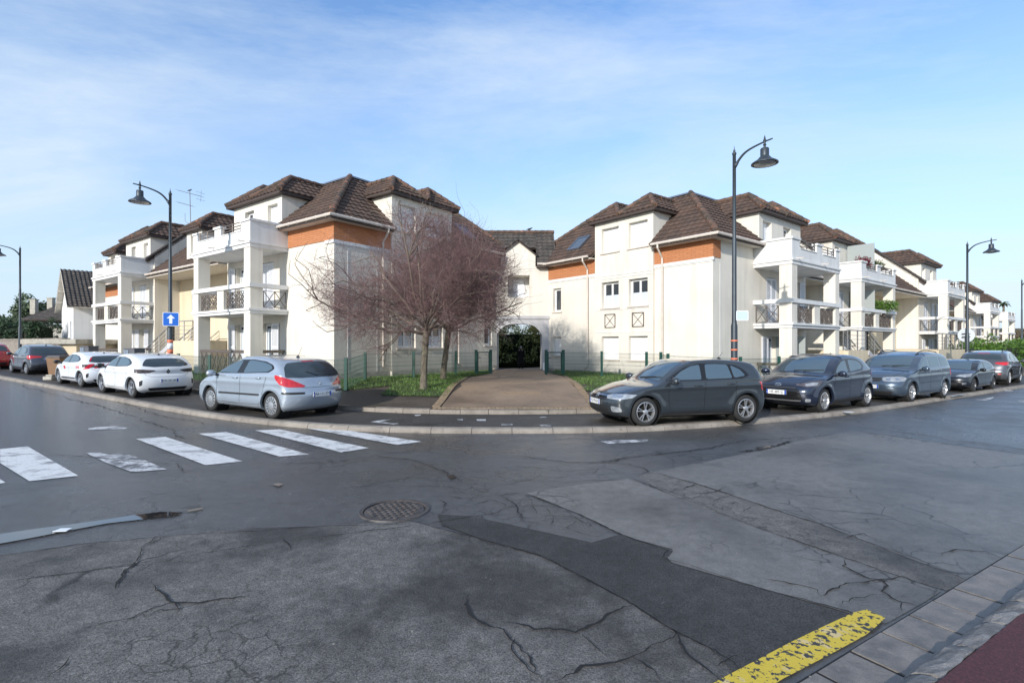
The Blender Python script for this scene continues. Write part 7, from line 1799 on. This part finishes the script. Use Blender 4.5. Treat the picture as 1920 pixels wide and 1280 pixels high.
def bare_tree(label, x, y, trunk, limbs, seed, dens=1.0, group=None, env=None, tw=1.0, mats=None, name='bare_tree'):
    r = np.random.default_rng(seed); z = G(x, y); TR = thing(name, label, 'tree', (x, y, z), 0, group)
    T0 = [Vector((x+a, y+b, z+h)) for a, b, h, _ in trunk]; TP = catmull(T0, 6); rad = np.interp(np.linspace(0, 1, len(TP)), np.linspace(0, 1, len(trunk)), [q[3] for q in trunk])
    mb = MB(); n = 14
    rr = [float(v) for v in rad]; mb.tube(TP, rr, n)
    k = len(mb.v); rj = random.Random(seed)
    mb.v = [(vx+rj.gauss(0, .006), vy+rj.gauss(0, .006), vz) for vx, vy, vz in mb.v]
    mb.build('trunk', (mats or (M_bark,))[0], TR, smooth=True)
    fork = np.array(TP[-1]); thick = []; mid = []; thin = []; K_ = 7
    def branch(p, d, L, r0, lvl, up):
        P = [p]; d = d/np.linalg.norm(d); st = L/(K_-1)
        for i in range(K_-1):
            d = d+r.normal(0, .16+.06*lvl, 3)+np.array([0, 0, up]); d /= np.linalg.norm(d); P.append(P[-1]+d*st)
        P = np.array(P)
        if env is not None:      # bend back what leaves the crown envelope
            c, s_ = env; e = ((P-c)/s_); q = np.sqrt((e**2).sum(1)); over = q > 1
            if over[0] and lvl > 0: return None
            P[over] = (c+(e/q[:, None])*s_*(1+.12*r.random()+.03*(q[:, None]-1)))[over] if lvl < 2 else P[over]
            if lvl >= 2 and over[K_//2] and r.random() < .75: return None
        R0 = np.linspace(r0, r0*.35, K_); (thick if lvl == 0 else mid if lvl == 1 else thin).append((P, R0)); return P, R0
    def grow(p, d, L, r0, lvl, up):
        res = branch(p, d, L, r0, lvl, up)
        if res is None: return
        P, R0 = res
        if lvl == 4: return
        nc = [8, 8, 8, 5][lvl]*dens; nc = int(nc)+(r.random() < nc % 1)
        for i in range(nc):
            t = r.uniform(.22 if lvl == 0 else .12, 1.0)*(K_-1.01); j = int(t); q = P[j]+(P[j+1]-P[j])*(t-j); dd = P[j+1]-P[j]; dd /= np.linalg.norm(dd)
            s_ = r.normal(0, 1, 3); s_ -= dd*s_.dot(dd); s_ /= np.linalg.norm(s_); a = R(r.uniform(30, 62+6*lvl)); nd = dd*math.cos(a)+s_*math.sin(a)
            nl = [2.0, 1.15, .66, .36][lvl]*r.uniform(.6, 1.25)*(L/[2.9, 1.75, 1.0, .6][lvl])**.5; nr = min(R0[j]*.62, [.022, .011, .0062, .0042][lvl])
            grow(q, nd, nl, nr, lvl+1, [.055, .035, .02, .01][lvl])
    for az, el, L, r0 in limbs:
        a, e = R(az), R(el); d = np.array([math.cos(a)*math.cos(e), math.sin(a)*math.cos(e), math.sin(e)])
        L *= 1.22; d[2] += .05
        grow(fork-d*.05+np.array([0, 0, r.uniform(-.25, 0)]), d, L, r0, 0, .022)
    CR = tubes_np([p for p, _ in thick], [q for _, q in thick], 8, 'crown', (mats or (0, M_limb))[1], TR)
    tubes_np([p for p, _ in mid], [q for _, q in mid], 5, 'branches', (mats or (0, M_limb))[1], CR)
    tubes_np([p for p, _ in thin], [q*tw for _, q in thin], 3, 'twigs', (mats or (0, 0, M_twig))[2], CR)
    print('TREE', len(thick), len(mid), len(thin)); return TR
bare_tree('nearer bare purple-brown tree on the lawn, its crown reaching far left', -2.95, 17.1,
    [(0, 0, -.1, .15), (.0, 0, .35, .115), (.04, 0, 1.2, .105), (.10, .02, 2.05, .115)],
    [(178, 20, 3.3, .055), (200, 32, 2.8, .05), (160, 42, 3.2, .055), (185, 56, 3.2, .05), (120, 45, 2.9, .05), (80, 50, 2.9, .05), (30, 40, 2.6, .045), (350, 48, 2.6, .045), (300, 42, 2.6, .045), (250, 42, 2.7, .045), (100, 74, 3.3, .05), (350, 68, 2.9, .045), (225, 62, 3.0, .045), (210, 8, 2.3, .035), (150, 10, 2.2, .035), (330, 12, 2.0, .035), (30, 15, 2.0, .035), (270, 12, 2.1, .035)], 3, 1.0,
    'two bare trees on the lawn', env=(np.array([-3.3, 17.1, 4.0]), np.array([3.55, 2.9, 2.5])), tw=1.0)
bare_tree('farther bare tree with a darker trunk, close to the path and the left fence', -2.75, 20.6,
    [(0, 0, -.1, .15), (.0, 0, .3, .12), (.10, 0, 1.2, .105), (.22, 0, 2.15, .12)],
    [(0, 30, 2.7, .05), (20, 45, 2.6, .05), (340, 48, 2.7, .045), (60, 50, 2.4, .045), (120, 48, 2.6, .05), (170, 45, 2.6, .05), (230, 45, 2.5, .045), (290, 42, 2.4, .045), (80, 76, 2.9, .05), (10, 64, 2.7, .045), (185, 64, 2.7, .045), (350, 8, 2.2, .035), (20, 14, 2.1, .035), (300, 12, 2.0, .035)], 11, .95,
    'two bare trees on the lawn', env=(np.array([-2.55, 20.6, 4.2]), np.array([3.15, 2.8, 2.4])), tw=1.15)
# leafy masses made of many small leaves
def leaf_mat(name, col, isl=.55): return mat(name, col, .55, island=isl, var=.25, vscale=1.5, spec=.35)
M_hd = leaf_mat('leaf_dark', (.020, .045, .016)); M_hg = leaf_mat('leaf_green', (.075, .15, .022)); M_hy = leaf_mat('leaf_olive', (.34, .30, .09)); M_hm = leaf_mat('leaf_mid', (.045, .075, .022)); M_hz = leaf_mat('leaf_court_lifted', (.30, .31, .11)); M_core = mat('hedge_core', (.012, .018, .007), 1)  # court and olive leaf colours are lifted to offset the shade behind the houses
def leaves(name, pts, size, m, parent, seed=0, flat_=.0, stretch=1.6):
    r = np.random.default_rng(seed); P = np.asarray(pts, float); n = len(P)
    a = r.normal(0, 1, (n, 3)); a[:, 2] *= (1-flat_); a /= np.linalg.norm(a, axis=1, keepdims=True); b = np.cross(a, r.normal(0, 1, (n, 3))); b /= np.linalg.norm(b, axis=1, keepdims=True)
    s_ = size*r.uniform(.6, 1.4, (n, 1)); a = a*s_*stretch; b = b*s_*.6
    V = np.stack([P-a, P+b*.9-a*.1, P+a, P-b*.9-a*.1], 1).reshape(-1, 3)-np.array(org(parent))
    f = np.arange(4*n).reshape(n, 4)
    me = bpy.data.meshes.new(name); me.vertices.add(4*n); me.vertices.foreach_set('co', V.astype(np.float32).ravel()); me.loops.add(4*n); me.loops.foreach_set('vertex_index', f.astype(np.int32).ravel())
    me.polygons.add(n); me.polygons.foreach_set('loop_start', np.arange(0, 4*n, 4, dtype=np.int32)); me.polygons.foreach_set('loop_total', np.full(n, 4, np.int32)); me.update(calc_edges=True); me.materials.append(m)
    o = bpy.data.objects.new(name, me); COL.objects.link(o); o.parent = parent; return o
def hedge(label, a, b, z0, z1, th, n, size, m, seed, name='hedge', bump=.35, cell=1.1, top=.0):
    a, b = Vector((*a, 0)), Vector((*b, 0)); H = thing(name, label, 'hedge', (a.x, a.y, z0)); r = np.random.default_rng(seed)
    d = (b-a); L = d.length; d.normalize(); nn = Vector((-d.y, d.x, 0))
    # clump centres along a box, leaves on clump surfaces
    nc = int(L*(z1-z0)*th/(cell**3)*3)+8
    C = np.stack([r.uniform(0, L, nc), r.uniform(0, th, nc), r.uniform(0, z1-z0, nc)*r.uniform(.75, 1.0+bump*.3, nc)], 1); rad = r.uniform(.35, .65, nc)*cell
    q = r.integers(0, nc, n); v = r.normal(0, 1, (n, 3)); v /= np.linalg.norm(v, axis=1, keepdims=True); v *= (r.uniform(.55, 1.05, (n, 1))*rad[q][:, None])
    l = C[q]+v; l[:, 2] = np.maximum(l[:, 2], .02)
    W = np.stack([a.x+d.x*l[:, 0]+nn.x*l[:, 1], a.y+d.y*l[:, 0]+nn.y*l[:, 1], z0+l[:, 2]], 1); leaves('foliage', W, size, m, H, seed)
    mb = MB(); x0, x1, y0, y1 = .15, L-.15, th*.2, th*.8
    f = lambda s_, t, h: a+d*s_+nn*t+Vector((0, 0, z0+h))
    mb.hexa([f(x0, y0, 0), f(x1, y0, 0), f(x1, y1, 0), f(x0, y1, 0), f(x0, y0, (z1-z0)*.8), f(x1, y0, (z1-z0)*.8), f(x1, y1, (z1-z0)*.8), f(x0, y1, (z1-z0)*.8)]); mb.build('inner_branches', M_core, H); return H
hedge('dark green conifer hedge standing above the stone garden wall', (-46.5, 43.8), (-35.0, 37.3), 1.2, 3.75, 1.6, 26000, .07, M_hd, 1, cell=.85, bump=.1)
hedge('bright green laurel hedge behind the parked cars at the right', (31.3, 34.6), (56, 51.5), -.1, 2.1, 1.6, 30000, .07, M_hg, 2)
hedge('dark shrubbery closing the view through the arched passage', (-7, 46), (8.5, 46.5), .1, 3.6, 2.5, 26000, .075, M_hz, 3, cell=.8)
def bush(label, c, s_, n, size, m, seed, name='shrub', cat='shrub', trunk=None, hang=0, clumps=26, cr=.42, m_tr=None):
    c = np.array(c, float); s_ = np.array(s_, float); B = thing(name, label, cat, (c[0], c[1], c[2]-s_[2] if trunk is None else trunk)); r = np.random.default_rng(seed)
    C = r.normal(0, 1, (clumps, 3)); C /= np.linalg.norm(C, axis=1, keepdims=True); C *= r.uniform(.25, .85, (clumps, 1)); q = r.integers(0, clumps, n)
    v = r.normal(0, 1, (n, 3)); v /= np.linalg.norm(v, axis=1, keepdims=True); v *= r.uniform(.5, 1.05, (n, 1))*cr; p = c+(C[q]+v)*s_
    if hang: p[:, 2] -= np.abs(r.normal(0, hang, n))
    leaves('crown', p, size, m, B, seed)
    z0 = (c[2]-s_[2]) if trunk is None else trunk; mb = MB(); w0 = .05*s_[0]+.03
    mb.tube([(c[0], c[1], z0-.1), (c[0]+.05*s_[0], c[1], z0+(c[2]-z0)*.5), (c[0], c[1], c[2]+s_[2]*.3)], [w0, w0*.8, w0*.4], 8)
    for i in range(6):
        e = c+C[i]*s_*.9; mb.tube([(c[0], c[1], z0+(c[2]-z0)*.6), tuple((np.array([c[0], c[1], z0+(c[2]-z0)*.6])+e)/2+np.array([0, 0, .1])), tuple(e)], [w0*.5, w0*.35, w0*.12], 6)
    mb.build('trunk', m_tr or M_limb, B, smooth=True); return B
bush('olive tree crown left of centre beyond the passage, with a pale thin stem', (-1.6, 43.5, 4.2), (2.1, 1.6, 2.0), 9000, .06, M_hy, 4, 'leafy_tree', 'tree', trunk=.2)
bush('yellow-green drooping tree right of centre beyond the passage', (3.0, 44, 4.6), (2.0, 1.6, 2.6), 9000, .05, M_hy, 5, 'leafy_tree', 'tree', trunk=.2, hang=.5)
bush('tall brownish tree crown far beyond the passage', (-4.0, 52, 5.5), (3, 2.5, 3.0), 6000, .08, M_hm, 6, 'leafy_tree', 'tree', trunk=.2)
for i, (px, Y, zt, w_, m, lab) in enumerate([(-10, 78, 6.4, 6, M_hm, 'broad tree at the left edge far behind the dark hedge'), (38, 82, 7.2, 3.0, M_hm, 'slim tree between the left lamp and the low house'), (66, 72, 8.7, 2.4, M_hd, 'round dark green tree rising behind the low house roof'), (-60, 60, 7.6, 4, M_hm, 'tree beyond the left edge behind the red car')]):
    X = (px-960)/960*Y; bush(lab, (X, Y, zt-2.6), (w_, 3, 2.6), 5000, .16, leaf_mat('leaf_far_hazed', (.10, .135, .075)), 20+i, 'leafy_tree', 'tree', trunk=.8)  # distance haze is put into this paler leaf colour
for i, (px, Y, zt, lab) in enumerate([(1898, 84, 4.6, 'brown bare shrub above the right hedge near the last lamp'), (1925, 80, 4.3, 'brown bare shrub at the right edge of the photo'), (1880, 100, 5.0, 'small bare tree far right beside the last house')]):
    X = (px-960)/960*Y; bush(lab, (X, Y, zt-1.8), (3.2, 2.5, 1.9), 3500, .10, leaf_mat('leaf_brown', (.13, .10, .06)), 40+i, 'shrub', 'shrub', trunk=0)
# balcony plants
bush('green trailing plant spilling over the first floor balcony rail of the second right house', on2(17.3, -.95, 3.95).to_tuple(), (1.1, .45, .36), 2600, .035, M_hg, 60, 'balcony_plant', 'plant', trunk=FR(17.3, 0, 3.5).z)
bush('dark red potted plant on the roof terrace of the second right house', on2(14.9, -.6, 6.35).to_tuple(), (.55, .35, .42), 1200, .035, leaf_mat('leaf_red', (.16, .03, .04)), 61, 'balcony_plant', 'plant', trunk=FR(14.9, 0, 5.5).z)
bush('green potted plants beside the frosted screen on the roof terrace', on2(16.9, -.4, 6.45).to_tuple(), (.9, .4, .35), 1300, .035, M_hm, 62, 'balcony_plant', 'plant', trunk=FR(16.9, 0, 5.5).z)
# palm on the last terrace
pc = FR(72.0, 1.4, 6.6); PL = thing('palm', 'small palm standing on the farthest roof terrace', 'palm', pc.to_tuple())
mb = MB(); mb.tube([pc+Vector((0, 0, -1.2)), pc+Vector((.05, 0, 0)), pc+Vector((0, 0, .5))], [.14, .11, .10], 10); mb.build('trunk', M_limb, PL)
mb = MB()
for i in range(18):
    a = i*2.4; e = .9-(i % 5)*.3; d = Vector((math.cos(a), math.sin(a), e)).normalized(); P = [pc+Vector((0, 0, .5))+d*t+Vector((0, 0, -.6*t*t)) for t in (0, .3, .6, .9)]
    s_ = Vector((-math.sin(a), math.cos(a), 0))
    for j in range(3):
        w0, w1 = (.05, .16, .14, .02)[j], (.05, .16, .14, .02)[j+1]; mb.quad(P[j]-s_*w0, P[j]+s_*w0, P[j+1]+s_*w1, P[j+1]-s_*w1)
mb.build('fronds', M_hm, PL, recalc=False)
# low wooded hill on the right horizon
mb = MB(); r = np.random.default_rng(4); n = 40
prof = [(260+i*12, 300-i*1.0, 7+3.5*math.sin(i*.35)+2*math.sin(i*.9)+i*.15) for i in range(n)]
vs = []
for x, y, h in prof: vs += [(x, y-20, -1), (x, y, h), (x+10, y+60, h*1.2), (x+20, y+120, -1)]
mb.add(vs, [(4*i+j, 4*i+4+j, 4*i+5+j, 4*i+1+j) for i in range(n-1) for j in range(3)]); mb.build('hills', two_tone('far_woods', (.075, .08, .06), (.05, .055, .045), .15, .4, .6, 1), smooth=True, kind='structure')
# ================================================================== PERSON
px_, py_ = .60, 34.6; pz = G(px_, py_)+.01
PE = thing('person', 'person in a long black coat with grey hair, standing beyond the arched passage', 'person', (px_, py_, pz))
Hh = 1.56; k_ = Hh/1.70
def V_(x, y, z): return (x*k_, y*k_, z*k_)
verts = []; edges = []; rad_ = []
def add(p, r_, par=None):
    verts.append(V_(*p)); rad_.append((r_[0]*k_, r_[1]*k_) if isinstance(r_, tuple) else (r_*k_, r_*k_)); i = len(verts)-1
    if par is not None: edges.append((par, i))
    return i
pel = add((0, 0, .93), (.15, .11)); wa = add((0, 0, 1.08), (.135, .10), pel); ch = add((0, .01, 1.27), (.165, .11), wa); sh_ = add((0, .01, 1.40), (.12, .085), ch); nk = add((0, .0, 1.49), .052, sh_)
hd0 = add((0, -.01, 1.56), (.070, .080), nk); hd1 = add((0, -.015, 1.63), (.076, .092), hd0); hd2 = add((0, -.01, 1.685), (.05, .06), hd1)
for s_ in (-1, 1):
    a = add((s_*.17, .01, 1.39), .060, sh_); b = add((s_*.22, .03, 1.13), .046, a); c_ = add((s_*.20, -.06, .92), .036, b); h_ = add((s_*.195, -.09, .85), (.022, .036), c_); pm = add((s_*.19, -.10, .80), (.018, .040), h_)
    for j, (dx, L_) in enumerate(((-.030, .065), (-.010, .078), (.010, .072), (.028, .056))):
        f0 = add((s_*.19, -.10+dx, .775), .0095, pm); f1 = add((s_*.185, -.105+dx, .775-L_*.5), .009, f0); add((s_*.175, -.11+dx, .775-L_), .008, f1)
    t0 = add((s_*.18, -.145, .82), .011, h_); add((s_*.17, -.155, .785), .009, t0)
    hp_ = add((s_*.09, 0, .86), .085, pel); kn = add((s_*.10, -.01 if s_ > 0 else .03, .48), .058, hp_); an_ = add((s_*.10, .03 if s_ > 0 else .09, .09), .040, kn); add((s_*.105, -.11 if s_ > 0 else -.05, .035), (.042, .030), an_)
me = bpy.data.meshes.new('body'); me.from_pydata(verts, edges, []); bo = bpy.data.objects.new('body', me); COL.objects.link(bo); bo.parent = PE
md = bo.modifiers.new('skin', 'SKIN'); md.use_smooth_shade = True
for i, rr in enumerate(rad_): me.skin_vertices[0].data[i].radius = rr; me.skin_vertices[0].data[i].use_root = (i == 0)
sb = bo.modifiers.new('sub', 'SUBSURF'); sb.levels = 2; sb.render_levels = 2
M_cloth = mat('black_coat', (.010, .010, .012), .9); me.materials.append(mat('skin', (.42, .27, .20), .6))
def loft(secs, name, m, n=24, parent=PE):
    mb = MB(); vs = []
    for cx_, cy_, z_, rx, ry in secs:
        for i in range(n):
            t = 2*math.pi*i/n; w_ = 1+.03*math.sin(5*t)*(1.4-z_)
            vs.append(V_(cx_+rx*math.cos(t)*w_, cy_+ry*math.sin(t)*w_, z_))
    fs = [(i*n+j, i*n+(j+1) % n, (i+1)*n+(j+1) % n, (i+1)*n+j) for i in range(len(secs)-1) for j in range(n)]+[tuple(range(n)), tuple((len(secs)-1)*n+j for j in range(n))]
    mb.add(vs, fs); return mb.build(name, m, parent, local=True, smooth=True)
loft([(0, 0, .34, .26, .19), (0, 0, .60, .235, .175), (0, 0, .90, .205, .155), (0, 0, 1.08, .18, .135), (0, 0, 1.28, .20, .135), (0, 0, 1.38, .19, .115), (0, 0, 1.44, .12, .09), (0, 0, 1.50, .065, .07)], 'coat', M_cloth)
for s_ in (-1, 1):
    mb = MB(); P_ = [V_(s_*.15, .01, 1.41), V_(s_*.205, .02, 1.28), V_(s_*.232, .03, 1.13), V_(s_*.212, -.05, .95), V_(s_*.20, -.08, .875)]; mb.tube(catmull(P_, 4), [.075, .078, .08, .078, .075, .073, .07, .068, .066, .064, .062, .06, .06, .058, .056, .055, .055], 12); mb.build('sleeve', M_cloth, PE, local=True, smooth=True)
    mb = MB(); y0 = (0, -.01, .03) if s_ > 0 else (0, .03, .09); mb.tube([V_(s_*.09, 0, .80), V_(s_*.10, y0[1], .48), V_(s_*.10, y0[2], .09)], [.095, .072, .055], 12); mb.build('trouser_leg', M_cloth, PE, local=True, smooth=True)
    fy = -.11 if s_ > 0 else -.05; mb = MB(); mb.tube([V_(s_*.10, fy+.19, .045), V_(s_*.10, fy+.10, .055), V_(s_*.105, fy, .045), V_(s_*.107, fy-.05, .035)], [.045, .058, .052, .03], 10); mb.build('shoe', M_cloth, PE, local=True, smooth=True)
hs = []
mb = MB(); n = 18; vs = []
for i in range(9):
    th_ = math.pi*.62*i/8
    for j in range(n):
        t = 2*math.pi*j/n; sy = math.sin(t); drop = .03*(sy > 0)*math.sin(th_)
        vs.append(V_(.088*math.sin(th_)*math.cos(t), -.006+.104*math.sin(th_)*sy+.008, 1.615+.098*math.cos(th_)-drop))
mb.add(vs, [(i*n+j, i*n+(j+1) % n, (i+1)*n+(j+1) % n, (i+1)*n+j) for i in range(8) for j in range(n)]); mb.build('hair', mat('hair_grey', (.32, .31, .30), .8), PE, local=True, smooth=True)
PE.rotation_euler.z = R(172)
# face (turned away from the street)
mb = MB(); mb.tube([V_(0, -.098, 1.62), V_(0, -.118, 1.585), V_(0, -.10, 1.575)], [.010, .015, .012], 8); mb.build('nose', MATS['skin'], PE, local=True, smooth=True)
for s_ in (-1, 1):
    mb = MB(); mb.lathe([(0, -.012), (.010, 0), (0, .012)], V_(s_*.032, -.100, 1.62), 8); mb.build('eye', M_sign_w, PE, local=True, smooth=True)
    mb = MB(); mb.tube([V_(s_*.080, .005, 1.64), V_(s_*.090, .01, 1.615), V_(s_*.080, .0, 1.585)], [.012, .016, .010], 8); mb.build('ear', MATS['skin'], PE, local=True, smooth=True)
mb = MB(); mb.tube([V_(-.025, -.100, 1.548), V_(0, -.108, 1.546), V_(.025, -.100, 1.548)], [.004, .008, .004], 6); mb.build('mouth', mat('lips', (.35, .12, .10), .5), PE, local=True, smooth=True)
# small white scraps and leaves on the asphalt
for px, py, w_, h_, lab in ((1590, 779, .28, .08, 'white scrap of paper lying against the right kerb'), (1890, 733, .35, .06, 'white scrap on the kerb near the crossover'), (118, 997, .13, .05, 'white paint flake beside the long puddle')):
    q = wp(px, py); mb = MB(); zz0 = T(q.x)+(.10 if px == 1590 else .02); mb.prism([(-w_/2, -h_), (w_/2, -h_*.7), (w_*.4, h_), (-w_*.45, h_*.8)], 0, .006, lambda a, b, c_: (q.x+a, q.y+b, zz0+c_)); tag(mb.build('paper_scrap', M_sign_w, loc=(q.x, q.y, zz0)), lab, 'litter')
mb = MB(); r = random.Random(77)
for i in range(260):
    q = wp(r.uniform(-100, 2000), 730+550*r.random()**1.6); s_ = r.uniform(.003, .007); a = r.uniform(0, 6.28); z_ = T(q.x)+.012
    mb.add([(q.x+s_*math.cos(a+k*1.57)*(1 if k % 2 else 1.6), q.y+s_*math.sin(a+k*1.57)*(1 if k % 2 else 1.6), z_+r.uniform(0, .004)) for k in range(4)], [(0, 1, 2, 3)])
mb.build('grit', mat('grit', (.20, .19, .16), .9, island=.7), kind='stuff', recalc=False)
